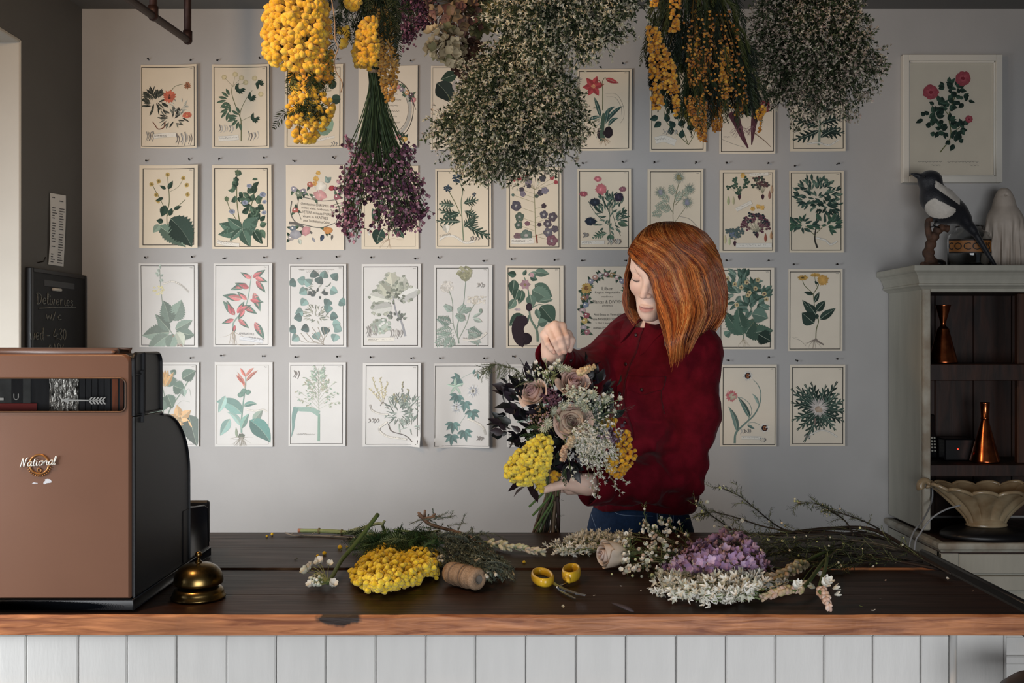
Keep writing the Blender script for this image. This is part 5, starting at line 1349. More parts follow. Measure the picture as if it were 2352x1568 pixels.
@pr_((494,831,627,1025),'botanical print of a canna with broad teal leaves and a coral-red spike',31,(.03,.05,.075,.045),2,.2,.006)
def _(d):
    d.line([(.46,1.22),(.46,1.0),(.49,.7),(.53,.4),(.53,.25)],.03,'#6f9a8c',.5)
    for x,y,a,l,b in((.52,.46,105,.22,10),(.52,.42,118,.28,0),(.53,.26,120,.18,0),(.53,.26,55,.22,-30),(.54,.30,40,.26,-10),(.53,.34,48,.24,0),(.5,.38,130,.2,0)):d.leaf(x,y,a,l,.05,RNG.choice(['#c9604a','#d0705a','#b9523e']),'l',b)
    for x,y in((.47,.55),(.44,.57),(.57,.52),(.5,.50)):d.blob(x,y,.05,.045,'#5f8a7a',.08)
    d.leaf(.47,.90,140,.52,.24,'#6a9a90','o',60);d.leaf(.18,.58,250,.32,.13,'#86aea4','o',-10);d.leaf(.44,1.1,120,.34,.10,'#86aea4','o',60);d.leaf(.26,.98,240,.34,.16,'#7aa59c','o',0);d.leaf(.46,1.15,70,.3,.12,'#6a9a8c','o',-30);d.leaf(.60,1.0,-40,.54,.30,'#3f7d74','o',-30);d.leaf(.66,1.02,50,.26,.14,'#7a8f80','o');d.leaf(.50,.76,20,.24,.09,'#5a8f84','o',-50)
    d.blob(.46,1.28,.06,.05,'#55604f',.2);d.leaf(.38,1.3,95,.18,.05,'#8a9a80');d.roots(.46,1.3,22,.2,'#9a9384',1.4);d.banner([(.55,.82),(.7,.84),(.84,.82),(.9,.86)],.02)
@pr_((664,832,795,1024),'botanical print of a grass with an airy seed head and one bent blade',32,(.03,.045,.06,.045),2,.2,.010)
def _(d):
    d.line([(.53,1.38),(.53,1.1),(.53,.9)],.045,'#7aa48f',.9);d.line([(.53,.9),(.52,.5),(.52,.1)],.012,'#a3ad98',.4)
    d.line([(.53,.9),(.4,.83),(.2,.82),(.1,.8)],.10,'#8aaea0',.6);d.line([(.13,.79),(.09,.95),(.08,1.15),(.05,1.3)],.10,'#6d9890',.1)
    for i in range(26):
        y0=.85-i*.026;sg=1 if i%2 else-1;L=.40*(1-i/30);e=(.52+sg*L*RNG.uniform(.5,1),y0-RNG.uniform(.1,.38)*(1-i/50));d.line([(.52,y0),((.52+e[0])/2,(y0+e[1])/2-.02),e],.005,'#b3b8a3')
        for k in range(9):t=RNG.uniform(.3,1.05);d.leaf(.52+(e[0]-.52)*t+RNG.uniform(-.02,.02),y0+(e[1]-y0)*t+RNG.uniform(-.02,.02),RNG.uniform(-60,60)+(0 if sg>0 else 180),.05,.022,RNG.choice(['#9aa58c','#8f9a80','#a9a488','#86a08c'])if y0>.4 else RNG.choice(['#86a08c','#a3b5a0']))
    d.scrawl(0.15,1.255,0.17,GREY,0.012,12);d.scrawl(.3,1.26,.16);d.curls(.08,.1,.1,.2,3)
@pr_((834,833,967,1025),'botanical print of a slender heath sprig with needle leaves, its lower corner curling',33,(.05,.045,.055,.045),2,.6,.010)
def _(d):
    for a,b in(((.35,.72),(.15,.25)),((.35,.72),(.30,.25)),((.35,.72),(.42,.33)),((.35,.72),(.12,.45))):
        d.line([a,b],.006,'#a8a488')
        for k in range(16):t=.25+.75*k/16;d.leaf(a[0]+(b[0]-a[0])*t,a[1]+(b[1]-a[1])*t,90+RNG.uniform(-60,60),.04,.022,RNG.choice(['#b3a878','#a89a70','#c9bd92']))
    d.line([(.44,.78),(.35,.68),(.3,.74)],.012,'#6a5a58')
    d.bush(.62,.82,.18,.22,110,.13,.016,['#5f7468','#465a50','#7f9284'],'l');d.bush(.84,.7,.08,.1,26,.12,.014,['#5f7468','#7f9284'],'l');d.bush(.84,1.05,.1,.1,26,.12,.014,['#6f8478','#93a598'],'l')
    for a,b in(((.68,.7),(.68,.32)),((.7,.7),(.8,.45)),((.6,.7),(.52,.55))):
        for k in range(10):t=k/10;d.leaf(a[0]+(b[0]-a[0])*t,a[1]+(b[1]-a[1])*t,90+RNG.uniform(-60,60),.045,.024,RNG.choice(['#6a7468','#8f8a60']))
    d.line([(.44,1.05),(.5,1.18),(.7,1.24),(.8,1.3),(.86,1.37)],.016,'#4d403e',.7);d.line([(.62,1.05),(.64,1.2)],.02,'#a3b3a5');d.banner([(.12,.72),(.16,.82),(.3,.88),(.44,.89)],.02);d.banner([(.42,1.02),(.28,1.14),(.4,1.26),(.6,1.3),(.76,1.32)],.025);d.curls(.1,.95,.2,.1,4)
@pr_((998,834,1125,1027),'botanical print of a passion flower vine on a wavy sheet without margins',34,(.012,.045,.012,.035),2,1.3,.008)
def _(d):
    d.line([(.6,1.42),(.45,1.15),(.6,.85),(.45,.55),(.4,.35),(.62,.2),(.8,.15)],.008,'#9ab0a5')
    for x,y,a in((.46,.28,210),(.42,.58,250),(.55,.7,265),(.68,.86,280),(.34,1.08,265),(.55,1.22,280),(.32,1.3,265)):
        for k in range(-2,3):d.leaf(x,y,a+k*38,.20-.025*abs(k),.075,RNG.choice(['#2f6a66','#4a807a','#3c6f6c']),'o')
    for k in range(5):d.leaf(.38,.42,20+k*72,.17,.05,'#a3c4ae','o')
    for x,y,r in((.40,.80,.11),(.70,.50,.11)):d.daisy(x,y,r*1.2,14,'#cfd3d3',None,w=.012);d.daisy(x,y,r*.8,30,'#8f96a8',None,w=.006);d.blob(x,y,r*.45,r*.45,'#d6d3c8',.1);d.daisy(x,y,r*.35,8,'#4d4548','#8a8a6c',.4)
    d.leaf(.78,.18,-80,.12,.05,'#4a807a');d.leaf(.7,.2,70,.1,.05,'#2f6a66');d.banner([(.6,1.0),(.75,1.06),(.88,1.15),(.93,1.28)],.03);d.curls(.76,1.3,.14,.1,5)
@pr_((1165,836,1295,1026),'botanical print mostly hidden behind the bouquet she holds',35,(.035,.045,.05,.045),2,.2,.010)
def _(d):
    d.line([(.5,1.3),(.5,.9),(.45,.3)],.016,'#7f9684');d.bush(.5,.7,.3,.4,40,.16,.08,['#5f7f72','#86a092']);d.daisy(.45,.3,.12,10,'#b9b3c0',YEL);d.text(.07,1.32,.22,.04,'ACANTHUS',GREY);d.curls(.08,1.22,.2,.08,5)
@pr_((1654,837,1783,1025),'botanical print of a curved stem with a pink daisy and two dark ringed flowers',36,(.045,.045,.035,.04),1,.2,.013)
def _(d):
    d.line([(.26,1.40),(.28,1.22),(.42,1.07),(.6,.9),(.7,.7),(.72,.5),(.66,.35),(.58,.27)],.04,'#6f8a80',.15);d.line([(.5,.98),(.56,.85),(.52,.7),(.4,.6),(.3,.58)],.010,'#7f9288');d.line([(.5,1.04),(.6,1.03),(.7,1.07)],.008,'#7f9288')
    d.leaf(.53,.96,115,.46,.09,'#4d6a62','o',20);d.leaf(.3,1.2,100,.5,.10,'#5f7a72','o',40);d.leaf(.68,.72,110,.24,.05,'#7f9a90','o',40);d.leaf(.48,1.07,-30,.16,.05,'#5f7a72')
    d.daisy(.20,.56,.115,24,'#c9656a',None,w=.016);d.blob(.22,.57,.06,.06,'#b5ab90',.3)
    for x,y in((.49,.20),(.79,1.13)):d.daisy(x,y,.10,18,'#d8d4ca',None,w=.012);d.blob(x,y,.055,.055,'#2c1f26',.02,18);d.blob(x,y,.04,.04,'#9c5a2a',.04,14);d.blob(x,y,.012,.012,'#3c2a20')
    d.curls(.36,1.14,.2,.1,5);d.banner([(.38,1.30),(.55,1.30),(.74,1.31)],.05);d.curls(.7,1.3,.12,.08,4)
@pr_((1814,837,1940,1024),'botanical print of a stemless thistle with a pale flower amid dark spiny leaves',37,(.04,.045,.05,.05),1,.2,.014)
def _(d):
    for a,l in((100,.5),(75,.45),(55,.58),(130,.55),(145,.6),(165,.5),(20,.5),(0,.5),(-25,.5),(-50,.45),(200,.5),(225,.5),(250,.6),(275,.35),(-70,.35),(40,.45),(118,.5)):d.leaf(.52,.83,a,l,.20,RNG.choice(['#23352f','#2f453c','#3d5449']),'p',RNG.uniform(-20,20))
    d.daisy(.52,.78,.2,40,'#b5aca6',None,w=.012);d.daisy(.52,.80,.13,26,'#c9bfb6',None,w=.012);d.blob(.52,.82,.07,.06,'#b39a82',.15);d.line([(.46,.98),(.45,1.1)],.03,'#8a7468',.5)
    d.banner([(.36,1.28),(.54,1.2),(.7,1.22),(.86,1.32)],.02);d.curls(.26,1.26,.12,.1,3)

TONES=[lin('#dccfb9'),lin('#ded3c1'),lin('#d3d1cd')]
for(rect,label,seed,border,tone,lift,bw,fn)in PRINTS:
    RNG.seed(seed*101)
    x0,y0,x1,y1=rect;W=(x1-x0)/F*WY;Hh=(y1-y0)/(x1-x0)
    tl=P(x0,y0,WY);skew=RNG.uniform(-.006,.006)
    wav=[RNG.uniform(-1,1)for _ in range(6)]
    def curl(u,v):
        o=.0022+.0012*(1+wav[0]*np.sin(3*u+wav[1]*3)*np.sin(2.2*v+wav[2]*2))
        o=o+lift*.016*np.clip((u-.45)/.55,0,1)**2+lift*.004*np.clip((.3-u)/.3,0,1)**2
        if seed==34:o=o+.004*(1+np.sin(9*u+1))*np.clip(v,0,1)+.016*np.clip((.18-u-(Hh-v))/.18,0,1)
        if seed==33:o=o+.030*np.clip((.16-(1-u)-(Hh-v))/.16,0,1)
        return o
    def W3(u,v,lay=0.0):
        u=np.asarray(u,float);v=np.asarray(v,float)
        uu,vv=u+skew*v,v+skew*u*.7
        return np.stack([tl[0]+uu*W,WY-curl(u,v)-lay,tl[2]-vv*W],-1)
    it=thing('botanical_print',label,'print',tl+np.array([W/2,0,-Hh*W/2]),'botanical prints on the back wall')
    gu,gv=np.meshgrid(np.linspace(0,1,13),np.linspace(0,Hh,17),indexing='ij')
    gu_=gu.copy()
    A=W3(gu_,gv);B=A+np.array([0,.0005,0]);fo=grid_faces(13,17)
    sheet_col=TONES[tone]  # paper tone picked for each print, cream to near white
    mb=MB();mb.add(A.reshape(-1,3),fo,sheet_col);mb.add(B.reshape(-1,3),fo[:,::-1],sheet_col)
    mb.build('sheet',M['paper'],it)
    if border:
        l,t,r,b=border;mb=MB();n=12
        for(ua,va,ub,vb,du,dv)in((l,t,1-r,t,0,bw),(l,Hh-b,1-r,Hh-b,0,bw),(l,t,l,Hh-b+bw,bw,0),(1-r,t,1-r,Hh-b+bw,bw,0)):
            s_=np.linspace(0,1,n);u=ua+(ub-ua)*s_;v=va+(vb-va)*s_
            V=np.concatenate([W3(u,v,.0004),W3(u+du,v+dv,.0004)])
            mb.add(V,[(i,i+1,n+i+1,n+i)for i in range(n-1)],lin('#3a3733')if bw>.007 else lin('#8a857c'))
        mb.build('ruled_border',M['print_ink'],it,smooth=False)
    d=Ill()
    if border:d.scrawl(1-border[2]-.075,border[1]+.035,.05,GREY,.009,6)
    fn(d);mb=MB()
    for v,f,c in d.q:
        c=lin('#ffffff')*0+np.asarray(c)
        g_=c.mean(1,keepdims=True);c=c*.78+g_*.22
        if tone==2:c=c*.84+sheet_col*.16
        v=v.copy();v[:,0]=np.clip(v[:,0],.01,.985);v[:,1]=np.clip(v[:,1],.01,Hh-.01)
        mb.add(W3(v[:,0],v[:,1],.0005+v[:,2]*3e-6),f,c)
    stuff(mb.build('printed_drawing',M['print_ink'],it,smooth=False))
    for q in(.12+RNG.uniform(-.02,.04),.86+RNG.uniform(-.04,.03)):nail(x0+q*(x1-x0),y0-13+RNG.uniform(-3,3))

# framed rose print
fr=thing('framed_print','white-framed rose print hanging on the right above the stuffed magpie','picture',P(2187,272,WY))
a,b_=P(2073,126,WY-.02),P(2301,419,WY-.02)
fx0,fx1,fz0,fz1=a[0],b_[0],b_[2],a[2];fw=.0215
M['frame_white']=mat('picture_frame_white','#d6d1c6',rough=.5,bump=.05)
for nm,bx_ in(('frame_side',(fx0,fx0+fw,fz0,fz1)),('frame_side',(fx1-fw,fx1,fz0,fz1)),('frame_side',(fx0+fw,fx1-fw,fz1-fw,fz1)),('frame_side',(fx0+fw,fx1-fw,fz0,fz0+fw))):
    mb=MB();box(mb,bx_[0],bx_[1],WY-.026,WY-.001,bx_[2],bx_[3],.0012)
    mb.build(nm,M['frame_white'],fr,smooth=False)
for x0_,x1_,z0_,z1_ in((fx0+fw,fx0+fw+.005,fz0+fw,fz1-fw),(fx1-fw-.005,fx1-fw,fz0+fw,fz1-fw),(fx0+fw,fx1-fw,fz1-fw-.005,fz1-fw),(fx0+fw,fx1-fw,fz0+fw,fz0+fw+.005)):
    mb=MB();box(mb,x0_,x1_,WY-.018,WY-.004,z0_,z1_,.001);mb.build('slip',M['frame_white'],fr,smooth=False)
mb=MB();box(mb,fx0+fw,fx1-fw,WY-.008,WY-.004,fz0+fw,fz1-fw,col=lin('#d9d0bf'));mb.build('sheet',M['paper'],fr,smooth=False)
d=Ill();RNG.seed(77)
d.line([(.38,1.04),(.50,.86),(.48,.62),(.55,.4),(.62,.26)],.012,OL);d.line([(.48,.62),(.36,.45),(.3,.36)],.009,OL);d.line([(.52,.82),(.62,.74),(.68,.66)],.009,OL)
for x,y,n in((.48,.28,9),(.55,.30,8),(.36,.5,10),(.45,.55,12),(.5,.48,8),(.30,.60,9),(.62,.4,6),(.66,.46,5),(.32,.74,8),(.4,.78,8),(.58,.76,8),(.66,.76,6),(.55,.92,7),(.46,.68,8),(.22,.64,5),(.34,.84,4)):
    d.bush(x,y,.06,.045,n,.085,.05,['#2b3f36','#23352e','#3c5446'])
for x,y,r in((.27,.35,.085),(.64,.19,.085),(.71,.66,.042)):
    for k in range(7):a_=k*.9;d.blob(x+r*.5*math.cos(a_),y+r*.5*math.sin(a_),r*.6,r*.55,'#a8525c',.12,9)
    d.blob(x,y,r*.55,r*.5,'#b9606a',.15);d.blob(x,y,r*.25,r*.22,'#8a3440',.15)
d.scrawl(.12,1.15,.28);d.scrawl(.46,1.15,.36);d.scrawl(.72,1.19,.1);d.scrawl(.28,1.19,.1)
ox,oz,ow=fx0+fw,fz1-fw,fx1-fx0-2*fw;mb=MB()
for v,f,c in d.q:mb.add(np.stack([ox+v[:,0]*ow,WY-.0084-v[:,2]*3e-6,oz-v[:,1]*ow],1),f,c)
stuff(mb.build('printed_drawing',M['print_ink'],fr,smooth=False))
mb=MB();mb.add([(fx0+fw,WY-.012,fz0+fw),(fx1-fw,WY-.012,fz0+fw),(fx1-fw,WY-.012,fz1-fw),(fx0+fw,WY-.012,fz1-fw)],[(0,1,2,3)]);mb.build('glass',M['pane'],fr,smooth=False)

# ================================================================ THE FLORIST
def V3(px,py,d):return P(px,py,d)
HS=1.0
RH=roty(math.radians(11))@rotz(math.radians(-31))@rotx(math.radians(25))
HC=P(1519,622,2.645)
def hl(q):return HC+HS*(RH@np.asarray(q,float))
TY=math.radians(-55);RT=rotz(TY)
PEL,CHE,NEC=P(1470,1235,2.735),P(1513,900,2.745),P(1524,772,2.745)
SHL,ELL,WRL=P(1594,806,2.625),P(1560,1088,2.61),P(1350,1112,2.475)
SHR,ELR,WRR=P(1450,778,2.845),P(1335,868,2.665),P(1266,816,2.470)
person=thing('person','red-haired person in a dark red shirt and jeans, head bowed, arranging a bouquet','person',(PEL[0],PEL[1],0))
M['skin']=cmat('skin',rough=.48,sss=.12,var=.05,scale=70,spec=.4,bump=.04,bscale=500)
M['shirt']=mat('dark_red_needlecord','#661320',rough=.95,var=.22,scale=26,col2='#521019',sheen=.06,bump=.25,bscale=420,spec=.04)
M['denim']=mat('dark_blue_denim','#1d3352',rough=.85,var=.3,scale=90,bump=.3,bscale=700,spec=.2)
M['hair']=cmat('copper_hair',rough=.36,var=.10,scale=40,spec=.5)
M['shoe']=mat('black_leather','#151414',rough=.45)

def nonuni(lo,hi,segs,coarse):
    """axis with fine steps inside segs [(a, b, step)] and coarse steps elsewhere"""
    out=[lo];x=lo
    while x<hi:
        st=coarse
        for a,b,s in segs:
            if a<=x<b:st=s
            elif x<a<x+st:st=max(a-x,s)
        x+=st;out.append(x)
    return np.array(out)
fs=0.0023
B=Field(nonuni(-.02,.70,[(.05,.50,fs)],.009),nonuni(2.33,3.02,[(2.36,2.79,fs)],.009),nonuni(-.01,1.73,[(1.005,1.085,fs),(1.335,1.72,fs)],.012))
def E(c,r,k=.012,mode='add',rl=None):
    R=RH if rl is None else RH@rl
    B.ell(hl(c),np.asarray(r)*HS,R,k,mode)
def Cn(a,b,ra,rb,k=.010,mode='add'):B.cone(hl(a),hl(b),ra*HS,rb*HS,k,mode)
# head
E((0,.014,.030),(.073,.093,.083),.02)
E((0,-.030,-.028),(.0575,.060,.083),.03)
E((0,-.040,.045),(.060,.046,.052),.03)
for s in(-1,1):
    Cn((s*.049,.004,-.053),(s*.014,-.073,-.099),.016,.0115,.03)
    E((s*.040,-.058,-.030),(.021,.020,.019),.022)
    Cn((s*.044,-.066,.020),(s*.012,-.080,.019),.010,.010,.018)
    E((s*.066,.012,-.012),(.008,.020,.032),.006)
E((0,-.083,-.099),(.0135,.0130,.0135),.018)
E((0,-.074,-.075),(.029,.022,.023),.022)
for s in(-1,1):E((s*.0325,-.098,.000),(.017,.016,.0105),.014,'sub')
Cn((0,-.082,.012),(0,-.100,-.022),.0078,.0074,.012)
Cn((0,-.100,-.022),(0,-.1095,-.0370),.0078,.0086,.008)
for s in(-1,1):
    E((s*.0108,-.0985,-.0400),(.0064,.0092,.0062),.006)
    E((s*.0055,-.1055,-.0475),(.0022,.0042,.0034),.003,'sub')
    E((s*.0325,-.0760,.0005),(.0150,.0150,.0125),.004)
    Cn((s*.019,-.0870,-.0005),(s*.046,-.0785,.0015),.0022,.0020,.006,'add')if False else None
# eye-lid crease and lash slit
for s in(-1,1):
    for i in range(6):
        t0,t1=-1+i/3,-1+(i+1)/3
        p=[(s*.0325+t*.0145,-.0760-.0150*math.sqrt(max(0,1-(t*.0145/.015)**2-.16)),.0062-.0035*t*t)for t in(t0,t1)]
        Cn(p[0],p[1],.0011,.0011,.002,'sub')
# lips
up=[(-.0200,-.0885,-.0728),(-.011,-.0965,-.0705),(-.004,-.1000,-.0692),(0,-.0998,-.0702),(.004,-.1000,-.0692),(.011,-.0965,-.0705),(.0200,-.0885,-.0728)]
dn=[(-.0185,-.0880,-.0752),(-.010,-.0955,-.0808),(0,-.0975,-.0822),(.010,-.0955,-.0808),(.0185,-.0880,-.0752)]
for q,r in((up,.0031),(dn,.0039)):
    for a,b in zip(q[:-1],q[1:]):Cn(a,b,r*(.55 if abs(a[0])>.018 else 1),r*(.55 if abs(b[0])>.018 else 1),.0045)
cr=[(-.021,-.0885,-.0732),(-.012,-.0995,-.0752),(0,-.1035,-.0757),(.012,-.0995,-.0752),(.021,-.0885,-.0732)]
for a,b in zip(cr[:-1],cr[1:]):Cn(a,b,.0016,.0016,.003,'sub')
E((0,-.1035,-.062),(.0028,.004,.007),.004,'sub')
# neck, torso, arms, hips, legs
nb=NEC+np.array([.0,.015,-.02])
B.cone(hl((0,.022,-.075)),nb,.053,.058,.03)
def torso(F_,grow,k=.05):
    up_=lambda z:z
    st=[(PEL,.155,.112),(PEL*.55+CHE*.45+np.array([0,0,.0]),.128,.098),(CHE+np.array([0,0,-.02]),.150,.112),(CHE*.45+NEC*.55,.150,.085),(NEC+np.array([0,0,-.03]),.056 if grow<0 else.062,.050 if grow<0 else.056)]
    for(c,a,b)in st:
        F_.ell(c,np.array([a+grow,b+grow,.13 if c is not st[-1][0]else.07]),RT,k)
torso(B,-.006)
for S_,E_,W_ in((SHL,ELL,WRL),(SHR,ELR,WRR)):
    B.cone(NEC+(S_-NEC)*.3,S_,.05,.048,.03);B.cone(S_,E_,.046,.038,.02);B.cone(E_,W_,.037,.0245,.02)
hipx=RT@np.array([1,0,0]);fwd=RT@np.array([0,-1,0])
LEGS=[]
for s in(-1,1):
    hip=PEL+hipx*.082*s+np.array([0,0,-.06]);knee=np.array([hip[0],hip[1],.49])+fwd*.015+hipx*s*.01
    ank=np.array([knee[0],knee[1],.085])-fwd*.03;LEGS.append((hip,knee,ank))
    B.cone(hip,knee,.080,.055,.03);B.cone(knee,ank,.053,.037,.02)
    B.cone(ank,ank+fwd*.13+np.array([0,0,-.05]),.036,.026,.02)
B.ell(PEL+np.array([0,0,-.03]),(.158,.115,.12),RT,.04)
# right hand, drooping over the flowers
def hand(F_,W_,palm_r,fingers,thumb,wr):
    for(K,pts,rad)in fingers:
        F_.cone(W_,K,wr*.78,palm_r,.012)
    for(K,pts,rad)in fingers:
        q=[K]+pts
        for i in range(len(q)-1):F_.cone(q[i],q[i+1],rad[i],rad[i+1],.0028 if i else.005)
    for i in range(len(thumb[0])-1):F_.cone(thumb[0][i],thumb[0][i+1],thumb[1][i],thumb[1][i+1],.006 if i==0 else.003)
def fg(K,a,tip,r=.0086):
    """knuckle, middle joint, tip -> joints with a third phalanx between"""
    K,a,tip=P(*K),P(*a),P(*tip);m=a*.42+tip*.58+np.array([0,-.0015,0])
    return(K,[a,m,tip],[r*1.12,r*1.02,r*.92,r*.78])
RF=[fg((1291,750,2.432),(1301,773,2.404),(1303,796,2.412),.0082),fg((1275,747,2.426),(1287,776,2.397),(1297,808,2.408),.0084),fg((1261,756,2.430),(1273,783,2.401),(1286,812,2.412),.0080),fg((1251,769,2.440),(1258,790,2.415),(1272,809,2.421),.0070)]
RTH=([P(1284,793,2.463),P(1304,768,2.452),P(1313,782,2.432),P(1308,803,2.424)],[.015,.0115,.0095,.0075])
hand(B,P(1266,800,2.468),.0118,RF,RTH,.0245)
LF=[fg((1300,1090,2.446),(1264,1088,2.492),(1237,1099,2.470),.0084),fg((1299,1101,2.462),(1262,1100,2.502),(1234,1109,2.478),.0086),fg((1301,1113,2.475),(1264,1113,2.508),(1238,1119,2.482),.0082),fg((1307,1124,2.484),(1270,1125,2.506),(1246,1128,2.486),.0072)]
LTH=([P(1330,1116,2.462),P(1296,1112,2.436),P(1268,1119,2.428),P(1250,1126,2.432)],[.018,.0125,.0100,.0080])
hand(B,WRL,.0135,LF,LTH,.027)
bv,bq=B.mesh()
# skin colour: lips, cheeks, lids and finger tips differ
loc=(bv-HC)@RH/HS
sk=lin('#f2d0be');C=np.tile(sk,(len(bv),1))
def blend(mask,col):
    global C
    C=C*(1-mask[:,None])+np.asarray(col)*mask[:,None]
for s in(-1,1):
    blend(.38*np.exp(-(((loc[:,0]-s*.040)/.020)**2+((loc[:,2]+.040)/.018)**2))*(loc[:,1]<-.03)*(np.abs(loc[:,2])<.13),lin('#cf8a78'))
    blend(.35*np.exp(-(((loc[:,0]-s*.0325)/.015)**2+((loc[:,2]-.002)/.010)**2))*(loc[:,1]<-.05),lin('#c28e7c'))
blend(.30*np.exp(-((loc[:,0]/.012)**2+((loc[:,2]+.040)/.010)**2))*(loc[:,1]<-.09),lin('#cf8f7d'))
lipz=loc[:,2]+.0755
lip=(np.abs(loc[:,0])<.0205)*(loc[:,1]<-.084)*np.clip(1.3-np.abs(lipz/np.where(lipz>0,.0066,.0086))-(np.abs(loc[:,0])/.021)**2*.75,0,1)
blend(np.clip(lip*1.6,0,.85),lin('#c2837a'))
for fgs in(RF,LF):
    for K,pts,rad in fgs:
        dd=np.linalg.norm(bv-pts[-1],axis=1);blend(.4*np.exp(-(dd/.010)**2),lin('#d58f7c'))
        dd=np.linalg.norm(bv-pts[0],axis=1);blend(.22*np.exp(-(dd/.009)**2),lin('#cf8a74'))
mb=MB();mb.add(bv,bq,C);body=mb.build('body',M['skin'],person)
# finger nails
M['nailskin']=mat('finger_nail','#e3b7a6',rough=.25)
for(K,pts,rad)in RF:
    d=nrm(pts[-1]-pts[-2]);n_=nrm(np.array([-.15,-1,.25]));n_=nrm(n_-d*np.dot(n_,d));x_=np.cross(d,n_)
    mb=MB();ball(mb,pts[-1]-d*.002+n_*rad[-1]*.80,(.0046,.0060,.0020),T=ICO1,R=np.stack([x_,d,n_],1));mb.build('fingernail',M['nailskin'],person)
# brows and lashes
M['brow']=mat('auburn_brow_hair','#8a5638',rough=.7);M['lash']=mat('dark_lash','#2c1b16',rough=.6)
for s in(-1,1):
    mb=MB();q=[]
    for t in np.linspace(-1,1,9):
        r2=1-(t*.0145/.0150)**2*.92-.30
        q.append(hl((s*.0325+t*.0150,-.0760-.0153*math.sqrt(max(.02,r2)),-.0070+.0028*t*t)))
    tube(mb,q,[.0004,.0008,.0010,.0011,.0011,.0011,.0010,.0008,.0004],5);mb.build('eyelashes',M['lash'],person)
    mb=MB();rb_=np.random.default_rng(5);Pk=[]
    for i in range(70):
        t=rb_.uniform(0,1);a=np.array([s*(.014+.036*t),-.0905+.022*t**2,.0195+.0055*math.sin(PI*t**.8)+rb_.uniform(-.0018,.0018)])
        b=a+np.array([s*.006,.001+.002*t,.0012*(1-2.2*t)]);Pk.append([hl(a),hl((a+b)/2+np.array([0,-.0006,0])),hl(b)])
    tubes(mb,np.array(Pk),.00028,3);stuff(mb.build('eyebrow',M['brow'],person))

# ---- shirt
S=Field(np.arange(.03,.66,.0036),np.arange(2.36,3.0,.0036),np.arange(.885,1.50,.0036))
torso(S,.020,.06)
bl=PEL*.80+CHE*.20
S.ell(bl+np.array([-.006,0,.02]),(.148,.120,.09),RT,.05)
S.ell(CHE+RT@np.array([0,-.05,.005]),(.135,.085,.085),RT,.05)
ST=Field(*S.ax);ST.D[:]=S.D
S.cone(NEC+(SHL-NEC)*.25+np.array([0,0,-.006]),SHL,.058,.066,.04);S.cone(NEC+(SHR-NEC)*.25+np.array([0,0,-.006]),SHR,.056,.062,.04)
midL=SHL*.5+ELL*.5+np.array([.022,0,0])
S.cone(SHL,midL,.068,.064,.03);S.cone(midL,ELL,.064,.060,.03);S.cone(ELL,WRL+(ELL-WRL)*.14,.062,.052,.04)
S.cone(SHR,ELR,.066,.058,.04);S.cone(ELR,WRR+(ELR-WRR)*.22,.058,.046,.04)
bl2=ELL*.5+WRL*.5+np.array([0,0,-.014]);S.ell(bl2,(.085,.052,.050),None,.03)
def fold(p):
    q=p-CHE.astype(np.float32)
    n1=vnoise(p*np.array([15,15,8],np.float32),3);n2=vnoise(p*np.array([34,34,16],np.float32),8)
    w=.0055*(1-np.abs(n1))+.0030*(1-np.abs(n2))+.0016*vnoise(p*62,2)
    # creases gathering at the left elbow and along the forearm
    e=p-ELL.astype(np.float32);r=np.sqrt((e*e).sum(-1))
    w=w+.006*np.exp(-(r/.12)**2)*np.sin(95*(p[...,0]*.55+p[...,2]*.75)+3*n1)
    e2=p-((SHR+ELR)/2).astype(np.float32);r2=np.sqrt((e2*e2).sum(-1))
    w=w+.004*np.exp(-(r2/.10)**2)*np.sin(100*(p[...,0]*.8-p[...,2]*.5)+3*n1)
    e3=p-(SHL+np.array([-.05,-.03,-.05])).astype(np.float32);r3=np.sqrt((e3*e3).sum(-1))
    w=w+.004*np.exp(-(r3/.09)**2)*np.sin(85*(p[...,0]*.75+p[...,2]*.6)+3*n2)
    # blousing above the waistband
    z=p[...,2]
    w=w+.006*np.exp(-((z-1.0)/.05)**2)*np.sin(60*(p[...,0]-p[...,1])+2.5*n1)
    return-(w-.006)
S.op(fold,(.03,2.36,.885),(.66,3.0,1.50),mode='disp');ST.op(fold,(.03,2.36,.885),(.66,3.0,1.50),mode='disp')
hz=CZ+(784-1166)/F*2.72
S.op(lambda p:p[...,2]-(hz+.006*np.sin(24*p[...,0])+.004*np.sin(51*p[...,1])),(.03,2.36,.885),(.66,3.0,1.0),mode='sub',k=.014)
NAX=nrm(nrm(hl((0,.01,-.10))-NEC)*.35+np.array([0,0,.65]))
S.ell(NEC+NAX*.066,(.105,.105,.055),None,.012,'sub')
ntop=NEC+np.array([-.012,-.010,.028])
S.cone(NEC+np.array([0,0,.0]),hl((0,.01,-.10)),.059,.064,.006,'sub')
S.cone(WRL+(ELL-WRL)*.10,WRL+(WRL-ELL)*.6,.040,.046,.004,'sub');S.cone(WRR+(ELR-WRR)*.16,WRR+(WRR-ELR)*.7,.034,.040,.004,'sub')
sv,sq_=S.mesh();mb=MB();mb.add(sv,sq_);shirt=mb.build('shirt',M['shirt'],person)
tv_,tq_=ST.mesh();bvh=BVHTree.FromPolygons(tv_.tolist(),tq_.tolist())
def on_shirt(u,z,off=.002,o=None):
    """front of the shirt: u across the chest (her left +), z height"""
    o=(CHE if o is None else o);base=np.array([o[0],o[1],0])+RT@np.array([u,-.45,0]);base[2]=z
    d=RT@np.array([0,1,0]);h=bvh.ray_cast(Vector(base),Vector(d))
    if h[0]is None:return None
    return np.array(h[0])-d*off
